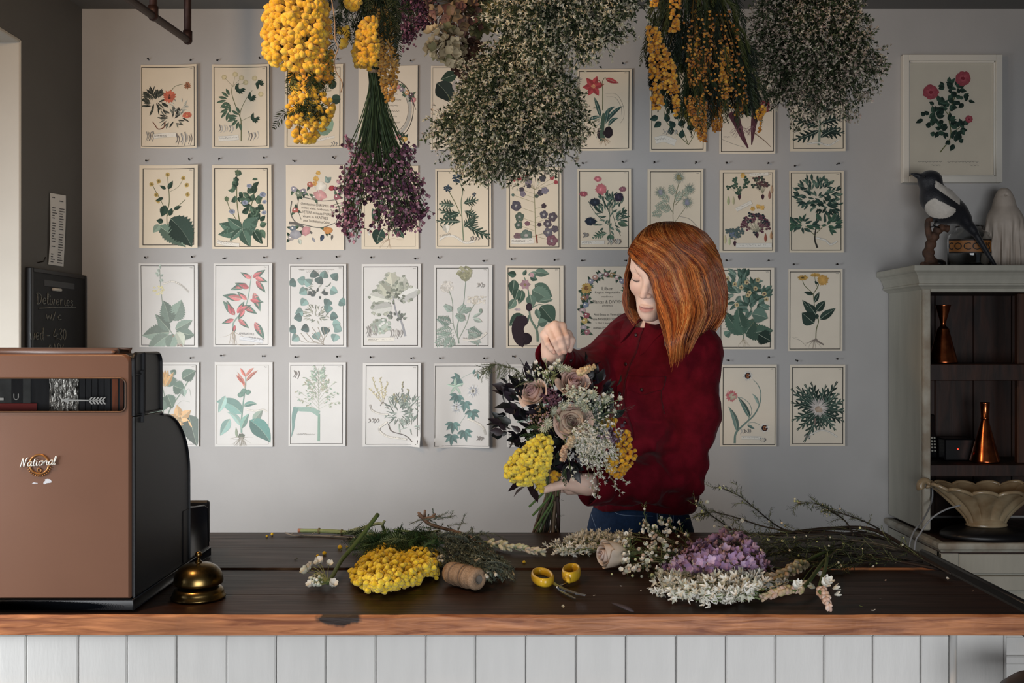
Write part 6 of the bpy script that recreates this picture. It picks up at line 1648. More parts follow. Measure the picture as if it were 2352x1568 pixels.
def patch(name,fn,nu,nv,th,m,par):
    """cloth patch lying on the shirt, thickness th"""
    A=[];
    for i in range(nu):
        for j in range(nv):
            p=fn(i/(nu-1),j/(nv-1));A.append(p if p is not None else A[-1])
    A=np.array(A);d=(RT@np.array([0,1,0]));Bk=A+d*(th+.002);f=grid_faces(nu,nv);n=nu*nv
    mb=MB();per=[i*nv for i in range(nu)]+[(nu-1)*nv+j for j in range(1,nv)]+[i*nv+nv-1 for i in range(nu-2,-1,-1)]+[j for j in range(nv-2,0,-1)]
    side=np.array([(per[i],per[(i+1)%len(per)],per[(i+1)%len(per)]+n,per[i]+n)for i in range(len(per))])
    mb.add(np.concatenate([A,Bk]),np.concatenate([f,f[:,::-1]+n,side]));return mb.build(name,m,par)
zt_,zb2=CZ+(784-752)/F*2.66,CZ+(784-1080)/F*2.66
patch('placket',lambda u,v:on_shirt(-.006+.030*u,zt_+(zb2-zt_)*v,.0035),4,40,.002,M['shirt'],shirt)
M['button']=mat('dark_shirt_button','#2e1a1c',rough=.3)
for i in range(5):
    p=on_shirt(.009,zt_-.02-i*.078,.0055)
    if p is not None:mb=MB();ball(mb,p,(.0055,.0022,.0055),T=ICO1,R=RT);mb.build('button',M['button'],shirt)
for s,uc in((1,.078),(-1,-.070)):
    zc=CZ+(784-(868 if s>0 else 852))/F*2.68
    pk=patch('pocket',lambda u,v:on_shirt(uc+(u-.5)*.088,zc-.012-v*.105,.0022),12,12,.0015,M['shirt'],shirt)
    patch('pocket_flap',lambda u,v:on_shirt(uc+(u-.5)*.094,zc+.008-v*(.034+.016*(1-abs(2*u-1))),.0050),14,8,.002,M['shirt'],pk)
    p=on_shirt(uc,zc-.028,.0075)
    if p is not None:mb=MB();ball(mb,p,(.0055,.0022,.0055),T=ICO1,R=RT);mb.build('pocket_button',M['button'],pk)
# collar: stand and turned-down points
nax=NAX;cc=NEC+nax*.014
fx_=nrm(RT@np.array([0,-1,0])-nax*np.dot(RT@np.array([0,-1,0]),nax));sx_=np.cross(fx_,nax)
def ring_pt(a,r,h,fr=0.0):return cc+(sx_*math.sin(a)+fx_*math.cos(a))*r+nax*h
sbv=BVHTree.FromPolygons(sv.tolist(),sq_.tolist())
def lie(a,r,off):
    """point of the collar lying off above the cloth, at angle a and radius r round the neck"""
    o=ring_pt(a,r,.075);h=sbv.ray_cast(Vector(o),Vector(-nax));q=np.array(h[0])if h[0]is not None else ring_pt(a,r,-.01)
    if np.dot(q-cc,nax)<-.055+.0:q=ring_pt(a,r,-.030)
    return q+nax*off
for s in(-1,1):
    mb=MB();n=24;rows=[]
    for i in range(n):
        t=i/(n-1);a=s*(math.radians(9)+t*(PI-math.radians(9)));tip=max(0,1-t*3.2);base_=lie(a,.070,0)
        up_=np.dot(base_-cc,nax)
        rows.append([ring_pt(a,.0615,up_-.010),ring_pt(a,.0615,up_+.020),ring_pt(a,.0665,up_+.026),lie(a,.078,.017),lie(a+s*.06*tip,.090,.0095),lie(a+s*.14*tip,.102+.026*tip,.0045)])
    A=np.array(rows);f=grid_faces(n,6);Bk=A-nax*.0025
    mb.add(A.reshape(-1,3),f);mb.add(Bk.reshape(-1,3),f[:,::-1]);e=np.arange(n)*6+5;mb.add(np.concatenate([A[:,5],Bk[:,5]]),[(i,i+1,n+i+1,n+i)for i in range(n-1)]);mb.build('collar',M['shirt'],shirt)
# cuffs
for(W_,E_,r)in((WRL,ELL,.052),(WRR,ELR,.0430)):
    ax=nrm(W_-E_);fr3=frames(np.array([ax]))[0];L=.056
    pr=[(r*.97,-L),(r*1.03,-L+.004),(r*1.05,-L*.5),(r*1.02,-.003),(r*1.0,0),(r*.95,-.001),(r*.92,-.03),(r*.90,-L)]
    mb=MB();lathe(mb,pr,40);v=mb.v[0];a=np.arctan2(v[:,1],v[:,0]);v*=(1+.030*np.sin(3*a+1)+.018*np.sin(7*a))[:,None]**np.array([1,1,0]);mb.v[0]=v
    mb.xf(fr3,W_+ax*.004);cf=mb.build('cuff',M['shirt'],shirt)
    bp_=W_-ax*.02+nrm(np.array([0,-1,.2])-ax*np.dot(np.array([0,-1,.2]),ax))*(r*1.08)
    mb=MB();ball(mb,bp_,(.005,.0025,.005),T=ICO1);mb.build('cuff_button',M['button'],cf)

# ---- jeans and shoes
J=Field(np.arange(.08,.62,.008),np.arange(2.5,3.0,.008),np.arange(.03,1.02,.008))
for hip,knee,ank in LEGS:
    J.cone(hip,knee,.092,.066,.03);J.cone(knee,ank+np.array([0,0,.02]),.066,.052,.03)
J.ell(PEL+np.array([0,0,-.03]),(.172,.128,.12),RT,.04);J.ell(PEL+np.array([0,0,.05]),(.150,.112,.09),RT,.04)
J.op(lambda p:-.004*(1-np.abs(vnoise(p*np.array([16,16,9],np.float32),4))),(.08,2.5,.03),(.62,3.0,1.02),mode='disp')
J.op(lambda p:.09-p[...,2],(.08,2.5,.03),(.62,3.0,.12),mode='sub',k=.01)if False else None
jv,jq=J.mesh();mb=MB();mb.add(jv,jq);jeans=mb.build('jeans',M['denim'],person)
jb=BVHTree.FromPolygons([tuple(v)for v in jv],[tuple(int(i)for i in q)for q in jq])
M['stitch']=mat('pale_denim_stitching','#7f93ad',rough=.8)
def on_jeans(px,py):
    o=np.array([0,0,CZ]);d=nrm(P(px,py,1.0)-o);h=jb.ray_cast(Vector(o),Vector(d));return None if h[0]is None else np.array(h[0])-d*.0012
for pts in([(1404,1168),(1420,1180),(1450,1184),(1500,1185)],[(1509,1165),(1510,1200)],[(1546,1175),(1547,1200)],[(1356,1176),(1372,1222),(1376,1250)]):
    q=[on_jeans(*c)for c in catmull(pts,20)];q=[c for c in q if c is not None]
    if len(q)>3:mb=MB();tube(mb,q,.0009,4);mb.build('seam',M['stitch'],jeans)
for hip,knee,ank in LEGS:
    f2=np.array([fwd[0],fwd[1],0]);mb=MB();so=Field(np.arange(ank[0]-.26,ank[0]+.26,.007),np.arange(ank[1]-.26,ank[1]+.26,.007),np.arange(-.02,.16,.007))
    heel=np.array([ank[0],ank[1],.04])-f2*.03;toe=np.array([ank[0],ank[1],.034])+f2*.17
    so.cone(heel,toe,.042,.036,.01);so.cone(np.array([ank[0],ank[1],.11]),heel+f2*.06,.046,.04,.03)
    so.op(lambda p:p[...,2]-.002,(ank[0]-.3,ank[1]-.3,-.03),(ank[0]+.3,ank[1]+.3,.05),mode='sub')if False else None
    v,q=so.mesh();v[:,2]=np.maximum(v[:,2],.0015);mb.add(v,q);mb.build('shoe',M['shoe'],person)

# ---- hair: a lock-by-lock bob, parted towards her right
LV=np.array([[508,1536,3],[513,1538,34],[522,1541,54],[538,1544,74],[562,1546,89],[600,1550,101],[640,1550,111],[690,1551,116],[720,1552,112],[750,1553,99],[780,1553,84],[830,1552,66],[850,1552,56]],float)
UE=np.array([[508,-100],[538,-97],[566,-88],[580,-76],[594,-58],[622,-40],[690,-29],[770,-15],[830,-4]],float)
def hairpt(a,y,k=1.0,du=0.0):
    """a 0..1 round from the face-side curtain over her left and the back to the strip behind her right cheek"""
    y=np.asarray(y,float);cx=np.interp(y,LV[:,0],LV[:,1]);R=np.interp(y,LV[:,0],LV[:,2])*k
    ue=np.interp(y,UE[:,0],UE[:,1]);un=np.interp(y,[508,538,566,584,604,640,720],[260,264,273,282,270,262,260])
    u=np.radians(ue+a*(un-ue)+du)
    lock=1+.030*np.sin(9*u+.016*y)+.018*np.sin(23*u-.03*y+1.3)
    R=R*lock
    x=cx+R*np.sin(u);d=2.665-.98*R*np.cos(u)*.00115
    f_=np.clip((y-690)/110,0,1);fw_=.075*f_*f_*(3-2*f_)*np.clip((.30-a)/.15,0,1);d=d-fw_;x=x-330*fw_
    z=CZ+(784-y)/F*(2.665-fw_)
    p=np.stack([(x-1176)/F*(2.665-fw_),d,np.broadcast_to(z,np.shape(x))],-1)
    # keep every hair outside the skull
    for c_,r_ in(((0,.014,.030),(.073,.093,.083)),((0,-.040,.045),(.060,.046,.052)),((0,-.030,-.028),(.060,.060,.084))):
        q=(p-HC)@RH/HS-np.array(c_);rr_=np.array(r_)+.007+.010*np.clip(np.asarray(k)-.93,0,.1)[...,None]*10 if np.ndim(k)else np.array(r_)+.006
        m_=np.sqrt(((q/rr_)**2).sum(-1));s_=np.where(m_<1,1/np.maximum(m_,.05),1)
        p=HC+HS*((q*s_[...,None]+np.array(c_))@RH.T)
    return p
def yend(a):return np.interp(a,[0,.05,.12,.20,.30,.5,.78,.92,1.0],[806,814,808,786,770,772,762,726,716])
rh=np.random.default_rng(21)
mb=MB()
na,ny=120,26;G=[]
for i in range(na):
    a=i/(na-1);ys=510+(yend(a)-12-510)*np.linspace(0,1,ny)**1.0;G.append(hairpt(np.full(ny,a),ys,.93))
G=np.array(G);cin=np.array([(1548-1176)/F*2.665,2.665,0]);Gi=G.copy();Gi[...,:2]=cin[:2]+(G[...,:2]-cin[:2])*.93
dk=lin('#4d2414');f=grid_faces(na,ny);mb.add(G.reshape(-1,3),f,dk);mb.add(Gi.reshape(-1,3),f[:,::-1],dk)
ns,m=9000,16
a=rh.uniform(0,1,ns);a[:1500]=rh.uniform(0,.13,1500);a[1500:2000]=rh.uniform(.92,1.0,500)
k=rh.uniform(.955,1.02,ns);dl=rh.normal(-4,13,ns);y0=rh.uniform(509,560,ns);t=np.linspace(0,1,m)
ye=yend(a)+dl;ye=np.where(rh.random(ns)<.3,ye-rh.uniform(0,90,ns),ye)
Y=y0[:,None]+(ye-y0)[:,None]*t[None]
lockid=np.round(a*70)/70.0
A=a[:,None]+(lockid-a)[:,None]*.75*np.clip((t-.35)/.65,0,1)[None]**1.5
wave=(2.2+3.5*(a<.2))[:,None]*np.sin(t[None]*8+(lockid*40)[:,None])*t[None]**1.5
Pk=hairpt(A,Y,k[:,None]-(np.interp(a,[0,.1,.2,.8,1],[.1,.25,.42,.4,.1])[:,None]*np.clip(t-.72,0,1)[None]**1.3*2.2),wave+rh.normal(0,1.2,ns)[:,None]*t[None])
rad=.00062*(1-.55*t[None]**3)*rh.uniform(.7,1.2,ns)[:,None]
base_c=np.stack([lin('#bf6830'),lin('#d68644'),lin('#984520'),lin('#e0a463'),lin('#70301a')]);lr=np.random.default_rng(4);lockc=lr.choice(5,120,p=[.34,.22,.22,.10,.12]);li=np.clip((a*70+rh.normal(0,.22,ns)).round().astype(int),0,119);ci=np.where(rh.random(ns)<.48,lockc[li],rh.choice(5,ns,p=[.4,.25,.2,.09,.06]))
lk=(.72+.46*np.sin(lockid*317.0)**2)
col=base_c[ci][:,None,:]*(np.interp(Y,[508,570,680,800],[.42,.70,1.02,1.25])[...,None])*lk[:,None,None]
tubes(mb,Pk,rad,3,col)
# loose hairs at the right-hand edge and one across the brow
fl=[]
for pts in([(1640,640),(1664,680),(1671,710),(1660,740),(1640,760)],[(1650,650),(1663,676),(1662,700),(1650,712)],[(1457,612),(1462,622),(1469,634)]):
    fl.append(catmull([P(x,y,2.66 if x>1500 else 2.553)for x,y in pts],12))
tubes(mb,np.array(fl),np.array([[.0008],[.0008],[.0004]]),3,np.tile(lin('#a85a2a'),(3,1)))
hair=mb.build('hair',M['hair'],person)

# ================================================================ FLOWERS: shared pieces
M['bloom']=cmat('flower_petals',rough=.7,var=.10,scale=90,spec=.25,trl=.12)
M['puff']=cmat('mimosa_puffs',rough=.9,var=.16,scale=220,sheen=.3,spec=.1,bump=.7,bscale=700)
M['green']=cmat('plant_green',rough=.6,var=.15,scale=60,spec=.3,trl=.06)
M['stem']=cmat('plant_stem',rough=.6,var=.2,scale=120,spec=.3)
M['twine']=mat('jute_twine','#a98d72',rough=.9,var=.3,scale=300,bump=.5,bscale=500)
M['dark_leaf']=cmat('dark_glossy_leaf',rough=.4,var=.15,scale=60,spec=.4)
def rhomb(l,w,cup=0.0,base=0.0):
    """one slim petal along +Z, slightly cupped: 4 verts, 1 quad"""
    return np.array([(0,0,base),(w/2,cup*l,l*.5),(0,cup*l*.2,l),(-w/2,cup*l,l*.5)]),np.array([(0,1,2,3)])
def multi(parts):
    V=[];Fq=[];n=0
    for v,f in parts:V.append(v);Fq.append(f+n);n+=len(v)
    return np.concatenate(V),np.concatenate(Fq)
def flower_t(n,l,w,open_,cup=.1):
    """n petals round +Z; open_ = angle from axis"""
    out=[]
    for k in range(n):
        v,f=rhomb(1,w/l,cup);v=v*l
        v=v@(rotz(2*PI*k/n)@rotx(open_)).T;out.append((v,f))
    return multi(out)
def petal_t(l,w,cup=.18,n=4):
    """rounded petal along +Z with a shallow cup: grid 3 x n"""
    V=[]
    for i,s in enumerate((-1,0,1)):
        for j in range(n):
            t=j/(n-1);V.append((s*w*.5*math.sin(PI*(.12+.80*t)),cup*l*(abs(s)*.6+math.sin(PI*t)*-.4+t*t*.3),l*t))
    return np.array(V),grid_faces(3,n)
def cupflower_t(n,l,w,open_):
    out=[]
    for k in range(n):
        v,f=petal_t(l,w);out.append((v@(rotz(2*PI*k/n)@rotx(open_)).T,f))
    return multi(out)
def leaf_t(l,w,bend=.2,n=6,fold=.25,tooth=0.0):
    V=[]
    for s in(-1,0,1):
        for j in range(n):
            t=j/(n-1);prof=math.sin(PI*min(1,t**.8+.03))*(1+(tooth if j%2 else-tooth))
            V.append((s*w*.5*prof,-bend*l*t*t+abs(s)*fold*w*prof*.5,l*t))
    return np.array(V),grid_faces(3,n)
def pick(rng,cols,n,jit=.12):
    c=np.array([lin(x)for x in cols]);return c[rng.integers(0,len(c),n)]*rng.uniform(1-jit,1+jit,(n,1))
def rows_px(rows,n,rng,power=1.0):
    """random photo points inside a shape given as (y, x left, x right) rows; also returns the offset (-1..1) across and half-width"""
    r=np.array(rows,float);ys=np.linspace(r[0,0],r[-1,0],200);w=np.interp(ys,r[:,0],r[:,2]-r[:,1])
    cdf=np.cumsum(w**power);cdf/=cdf[-1];y=np.interp(rng.random(n),cdf,ys)+rng.normal(0,1.5,n)
    xl,xr=np.interp(y,r[:,0],r[:,1]),np.interp(y,r[:,0],r[:,2]);u=rng.uniform(-1,1,n)
    return(xl+xr)/2+u*(xr-xl)/2,y,u,(xr-xl)/2
def cloud(rows,n,d0,rng,flat=.8,front=.0,shell=.5):
    """points in a rounded volume whose outline is rows, centred at depth d0"""
    x,y,u,hw=rows_px(rows,n,rng)
    th=hw*mpp(d0)*flat*np.sqrt(np.clip(1-u*u,0.02,1));q=rng.uniform(-1,1-front,n)
    q=np.sign(q)*np.abs(q)**shell;d=d0+th*q
    return np.stack([(x-1176)/F*d0,d,CZ+(784-y)/F*d0],1)
def puffs(name,par,pts,r,cols,rng,lvl=1,kind=True):
    mb=MB();n=len(pts);T_=ICO1 if lvl else ICO0
    tv=T_[0]*(1+.10*np.random.default_rng(3).normal(size=(len(T_[0]),1)))
    mb.inst(tv,T_[1],frames(rand_dirs(rng,n)),pts,pick(rng,cols,n),S=r*rng.uniform(.75,1.15,n))
    return stuff(mb.build(name,M['puff'],par))
def sprays(mb,pts,roots,r,col,rng,m=5,sag=.0):
    """thin stalks from roots to pts"""
    t=np.linspace(0,1,m)[None,:,None];k=len(pts)
    P_=roots[:,None]*(1-t)+pts[:,None]*t
    P_[...,2]+=sag*(t[...,0]*(1-t[...,0]))*np.linalg.norm(pts-roots,axis=1)[:,None]
    P_=P_+rng.normal(0,.002,(k,m,3))*np.sin(PI*t)
    tubes(mb,P_,r,3,pick(rng,col,k)if isinstance(col,list)else col)
def fronds(name,par,bases,tips,rng,col,n=16,leaf_l=.022,leaf_w=.0028,droop=.012,ang=.85):
    """feather leaves: rachis with two rows of slim leaflets"""
    mb=MB();tv,tf=rhomb(1,1,.05);k=len(bases);R_=[];T_=[];S_=[];C_=[]
    cc=pick(rng,col,k)
    for i in range(k):
        a,b=bases[i],tips[i];L=np.linalg.norm(b-a);mid=(a+b)/2+np.array([0,0,droop])+rng.normal(0,.004,3)
        q=catmull([a,mid,b],n+2);tube(mb,q,np.linspace(.0011,.0004,n+2),3,cc[i]*1.15,caps=False)
        t=nrm(np.gradient(q,axis=0));side=nrm(np.cross(t,nrm(rng.normal(0,.5,3)+np.array([0,-1,.2]))))
        for j in range(1,n+1):
            for s in(-1,1):
                d=t[j]*math.cos(ang)+side[j]*s*math.sin(ang)+rng.normal(0,.08,3);R_.append(d);T_.append(q[j]);f=math.sin(PI*(.15+.8*j/(n+1)));S_.append((leaf_w,leaf_l*f,leaf_l*f));C_.append(cc[i]*rng.uniform(.8,1.25))
    mb.inst(tv,tf,frames(np.array(R_),rng.uniform(0,6.28,len(R_))),np.array(T_),np.array(C_),S=np.array(S_))
    return stuff(mb.build(name,M['green'],par,smooth=False))
def needles(mb,paths,rng,col,step=.004,l=.012,w=.0016,ang=.8):
    """needle leaves along stalks (list of (k,3) curves)"""
    tv,tf=rhomb(1,1,.04);R_=[];T_=[]
    for q in paths:
        L=np.linalg.norm(np.diff(q,axis=0),axis=1).sum();n=max(3,int(L/step));s=catmull(q,n);t=nrm(np.gradient(s,axis=0))
        for _ in range(2):
            d=nrm(np.cross(t,rand_dirs(rng,n)));R_.append(t*math.cos(ang)+d*math.sin(ang));T_.append(s)
    R_=np.concatenate(R_);T_=np.concatenate(T_);n=len(T_);ll=l*rng.uniform(.6,1.2,n)
    mb.inst(tv,tf,frames(R_),T_,pick(rng,col,n,.25),S=np.stack([np.full(n,w),ll,ll],1))
def twine_to_ceiling(par,p,name='hanging_twine'):
    mb=MB();tube(mb,[p,(p[0],p[1],Z1-.0005)],.0016,6);mb.build(name,M['twine'],par)
def binding(par,p,r,ax=(0,0,1),turns=3):
    a=np.linspace(0,2*PI*turns,20*turns);z=np.linspace(-.004,.004,len(a));f=frames(np.array([ax]))[0]
    q=np.stack([r*np.cos(a),r*np.sin(a),z],1)@f.T+p;mb=MB();tube(mb,q,.0016,5);mb.build('twine_binding',M['twine'],par)

# ---------------------------------------------------------------- HANGING BUNCHES
def sea_lavender(label,tie_px,d0,rows,seed,n_st=300,cols=('#d8d3c0','#c9c4ae','#e3ded0','#bdb59c','#d3c3b8'),flat=.75,fl=.0112,n_tw=8):
    rng=np.random.default_rng(seed);tie=P(tie_px[0],tie_px[1],d0);it=thing('dried_flower_bunch',label,'dried flowers',tie,'bunches drying overhead')
    ends=cloud(rows,n_st,d0,rng,flat);m=8
    t=np.linspace(0,1,m)[None,:,None];st=tie+rng.normal(0,.010,(n_st,3));c1=st+(ends-st)*.5*np.array([.55,.55,1.0])
    Pk=(1-t)**2*st[:,None]+2*t*(1-t)*c1[:,None]+t*t*ends[:,None]
    mb=MB();tubes(mb,Pk,np.linspace(.0016,.0007,m)[None],3,pick(rng,['#2c3826','#38452f','#232d20','#46503a'],n_st,.2))
    # stalks above the binding
    up=st+np.stack([rng.normal(0,.018,n_st),rng.normal(0,.018,n_st),rng.uniform(.06,.14,n_st)],1)
    tubes(mb,np.stack([st,(st+up)/2,up],1)[:60],.0014,3,lin('#3d4630'))
    mb.build('stems',M['stem'],it)['kind']='stuff'
    tt=1-.42*rng.random((n_st,n_tw))**1.7;b=(1-tt[...,None])**2*st[:,None]+2*(tt*(1-tt))[...,None]*c1[:,None]+(tt**2)[...,None]*ends[:,None]
    b=b.reshape(-1,3);out=np.repeat(nrm(ends-st),n_tw,0);dirs=nrm(out*.7+rand_dirs(rng,len(b))*.9);L=rng.uniform(.016,.048,len(b))
    e=b+dirs*L[:,None];mid=(b+e)/2+rand_dirs(rng,len(b))*.004
    mb=MB();tubes(mb,np.stack([b,mid,e],1),np.array([[.0009,.0007,.0005]]),3,pick(rng,['#26321f','#36442b','#1d271a','#46533a'],len(b),.2));stuff(mb.build('twigs',M['stem'],it))
    k=7;s=rng.uniform(.45,1.08,(len(b),k));p=b[:,None]+(e-b)[:,None]*s[...,None]+rng.normal(0,.005,(len(b),k,3));p=p.reshape(-1,3)
    mb=MB();tv,tf=flower_t(3,1.0,.34,.42,.16);tc=np.tile(np.array([[.55,.62,.42],[1,1,1],[1.1,1.05,1.0],[1,1,1]]),(3,1))
    dd=nrm(np.repeat(dirs,k,0)+rand_dirs(rng,len(p))*.9)
    dark=rng.random(len(p))<.46;col=pick(rng,list(cols),len(p),.15);col[dark]=pick(rng,['#46523a','#566247','#364030'],int(dark.sum()))
    mb.inst(tv,tf,frames(dd,rng.uniform(0,6,len(p))),p,col,S=fl*rng.uniform(.55,1.2,len(p)),tcol=tc);stuff(mb.build('florets',M['bloom'],it,smooth=False))
    binding(it,tie,.016);twine_to_ceiling(it,tie+np.array([0,0,.004]));return it
sea_lavender('big green-white bunch of dried sea lavender hanging head down over the sixth print column',(1192,28),2.40,[(150,1095,1275),(180,1078,1300),(220,1045,1328),(270,1012,1345),(315,996,1336),(350,1016,1300),(385,1045,1235),(412,1068,1190)],31,420)
sea_lavender('upper whitish sea lavender bunch spreading along the top edge between hydrangea and orange mimosa',(1300,-150),2.16,[(-60,1180,1420),(0,1128,1478),(40,1130,1450),(80,1150,1420),(112,1185,1385),(140,1215,1335)],32,270,cols=('#dcd6c4','#cfc8b4','#e6e1d4','#c3b8a3'))
sea_lavender('pinkish-white dried sea lavender bunch hanging at upper right of the orange mimosa',(1862,-120),2.62,[(-30,1770,1940),(30,1738,1975),(100,1718,2000),(165,1720,2022),(205,1752,2005),(245,1800,1990),(285,1835,1930)],33,330,cols=('#cfc6b8','#c3b5ac','#ddd5cb','#b3a79c','#cdb9b4'))

def strands(regions,rng,d0,per):
    """ball positions hanging in drooping strings inside regions [(rows, n)]"""
    return np.concatenate([cloud(rows,n,d0+dd,rng,fl)for rows,n,dd,fl in regions])
# a: fluffy yellow mimosa, top left
rng=np.random.default_rng(41);d0=2.18;top=P(715,-70,d0)
it=thing('mimosa_bunch','bright yellow fluffy mimosa bunch hanging at the top left of the row','dried flowers',top,'bunches drying overhead')
A1=[(-40,640,740),(0,620,748),(50,607,752),(100,603,752),(140,614,750),(168,655,752)]
puffs('yellow_puffs',it,cloud(A1,950,d0,rng,.75,.2),.0074,['#f0c23c','#f5cc4e','#eab52e','#efbd3a'],rng)
puffs('orange_puffs',it,cloud([(20,690,755),(80,700,760),(140,672,765),(185,668,760),(200,690,745)],360,d0+.01,rng,.9,.3),.0064,['#d99a2c','#e3a634','#cf8f28'],rng)
puffs('lower_puffs',it,cloud([(172,682,730),(205,672,735),(235,660,765),(262,657,768),(292,660,748),(325,682,718)],260,d0,rng,.6),.0066,['#efbd38','#f0c54a','#e0aa30','#eeb836'],rng)
bs=cloud([(130,665,760),(190,660,765)],22,d0,rng,.5);tp=bs+np.stack([rng.uniform(-.030,.030,22),rng.uniform(-.02,.02,22),rng.uniform(-.065,-.03,22)],1)
b2=cloud([(225,690,740),(255,670,740)],14,d0-.02,rng,.4);t2=b2+np.stack([rng.uniform(-.045,.03,14),rng.uniform(-.02,.01,14),rng.uniform(-.05,-.015,14)],1)
fronds('leaf_fronds',it,np.concatenate([bs,b2]),np.concatenate([tp,t2]),rng,['#2c3a22','#3d4826','#242f1c','#4a5228'],14,.018,.0034)
mb=MB();e=cloud([(0,630,745),(150,650,750),(320,670,740)],60,d0,rng,.5);sprays(mb,e,np.tile(top,(60,1))+rng.normal(0,.008,(60,3)),.0012,['#4a4a2a','#5c5632','#3a3c24'],rng,6);mb.build('stems',M['stem'],it)
binding(it,top,.012);twine_to_ceiling(it,top)
tw=[P(757,-30,2.12),P(768,40,2.11),P(770,90,2.11),P(777,110,2.11),P(768,138,2.11),P(772,165,2.12),P(786,190,2.12),P(783,212,2.12)]
mb=MB();tube(mb,catmull(tw,40),.0014,5);mb.build('loose_string',M['twine'],it)
# b: mimosa with ochre tassels
rng=np.random.default_rng(42);d0=2.30;top=P(855,-80,d0)
it=thing('mimosa_bunch','dark leafy mimosa bunch with small yellow and ochre tassels, second from the left','dried flowers',top,'bunches drying overhead')
puffs('yellow_puffs',it,np.concatenate([cloud([(0,790,830),(22,800,822)],40,d0-.04,rng,.6),cloud([(40,835,862),(80,820,868),(120,812,868),(155,818,862)],190,d0-.05,rng,.7),cloud([(60,778,800),(110,782,795)],24,d0,rng,.6)]),.0066,['#efbd38','#e5ae30','#f2c64c'],rng)
puffs('ochre_tassel',it,np.concatenate([cloud([(20,845,890),(70,855,908),(140,868,915),(190,872,912),(232,885,905)],560,d0+.01,rng,.6),cloud([(10,820,880),(60,850,885)],90,d0+.03,rng,.6)]),.0042,['#c98f34','#b57c2c','#d6a552','#cfa055'],rng,0)
bs=cloud([(-60,780,920),(0,772,925),(60,770,920)],70,d0,rng,.6);tp=bs+np.stack([rng.uniform(-.04,.04,70),rng.uniform(-.03,.03,70),rng.uniform(-.09,-.04,70)],1)
fronds('leaf_fronds',it,bs,tp,rng,['#1f2a1b','#28341f','#323d24','#1b241a'],14,.020,.0032)
b2=np.array([P(912,60,d0),P(918,40,d0),P(905,50,d0+.02)]);fronds('long_leaf',it,b2,np.array([P(917,150,d0),P(905,135,d0),P(880,120,d0+.02)]),rng,['#232f22'],20,.016,.004)
mb=MB();e=cloud([(0,790,915),(120,820,905)],50,d0,rng,.5);sprays(mb,e,np.tile(top,(50,1)),.0014,['#3d3c24','#2c3020'],rng,6);mb.build('stems',M['stem'],it);binding(it,top,.014);twine_to_ceiling(it,top)
# c: purple statice fanning down from its binding
rng=np.random.default_rng(43);d0=2.46;tie=P(862,166,d0)
it=thing('statice_bunch','dusky purple statice bunch fanning down on long green stems over the third and fourth prints','dried flowers',tie,'bunches drying overhead')
RW=[(335,800,945),(380,800,955),(420,812,965),(460,835,975),(500,862,970),(532,875,955)]
ends=np.concatenate([cloud(RW,135,d0,rng,.6),cloud([(400,780,815),(470,785,815),(545,788,822)],34,d0-.03,rng,.8),cloud([(320,800,806),(345,800,808)],3,d0,rng,.6),cloud([(480,940,978),(505,955,980)],8,d0,rng,.6)])
n=len(ends);st=tie+rng.normal(0,.006,(n,3));t=np.linspace(0,1,8)[None,:,None];c1=st+(ends-st)*np.array([.32,.32,.55])
Pk=(1-t)**2*st[:,None]+2*t*(1-t)*c1[:,None]+t*t*ends[:,None]
mb=MB();tubes(mb,Pk,np.linspace(.0016,.0009,8)[None],4,pick(rng,['#2f3f28','#3f4f30','#27331f','#4c5836'],n,.2))
up=st+np.stack([rng.normal(0,.02,n),rng.normal(0,.02,n),rng.uniform(.05,.16,n)],1);tubes(mb,np.stack([st,(st+up)/2,up],1),.0016,4,pick(rng,['#2a3822','#34422a'],n));stuff(mb.build('stems',M['stem'],it))
nb_=7;s=rng.uniform(.92,1.02,(n,nb_));p=(ends-(ends-c1)[:,:]*0)[:,None]*1.0-(ends-c1)[:,None]*(1-s[...,None])+rng.normal(0,.011,(n,nb_,3));p=p.reshape(-1,3)
tv,tf=cupflower_t(5,1.0,.75,.75);mb=MB();dd=nrm(rand_dirs(rng,len(p))+np.array([0,-.4,-.5]));mb.inst(tv,tf,frames(dd,rng.uniform(0,6,len(p))),p,pick(rng,['#6d4658','#85566a','#a07384','#54344a','#a87886','#c09aa6'],len(p),.2),S=.0086*rng.uniform(.6,1.2,len(p)));stuff(mb.build('blossoms',M['bloom'],it,smooth=False))
mb=MB();q=np.repeat(ends,nb_,0)+(c1-ends).repeat(nb_,0)*.10;sprays(mb,p,q,.0007,['#3a4a30','#4a5538'],rng,3);stuff(mb.build('twigs',M['stem'],it));binding(it,tie,.014,turns=4);twine_to_ceiling(it,tie+np.array([0,0.02,0]))
# d: a small purple statice bunch behind
rng=np.random.default_rng(44);d0=2.74;tie=P(950,-60,d0)
it=thing('statice_bunch','small bunch of dark mauve statice peeping out just left of the dried hydrangea','dried flowers',tie,'bunches drying overhead')
ends=np.concatenate([cloud([(0,918,1000),(40,920,985),(70,930,965)],60,d0,rng,.6),cloud([(70,925,950),(105,932,942)],10,d0,rng,.5)]);n=len(ends)
mb=MB();sprays(mb,ends,np.tile(tie,(n,1))+rng.normal(0,.006,(n,3)),.0013,['#39402c','#2c3424'],rng,6);stuff(mb.build('stems',M['stem'],it))
p=(ends[:,None]+rng.normal(0,.010,(n,9,3))).reshape(-1,3);mb=MB();mb.inst(tv,tf,frames(rand_dirs(rng,len(p))),p,pick(rng,['#5d3a4c','#6b4656','#8c6072','#432a38'],len(p),.2),S=.0075*rng.uniform(.6,1.2,len(p)));stuff(mb.build('blossoms',M['bloom'],it,smooth=False));binding(it,tie,.012);twine_to_ceiling(it,tie)
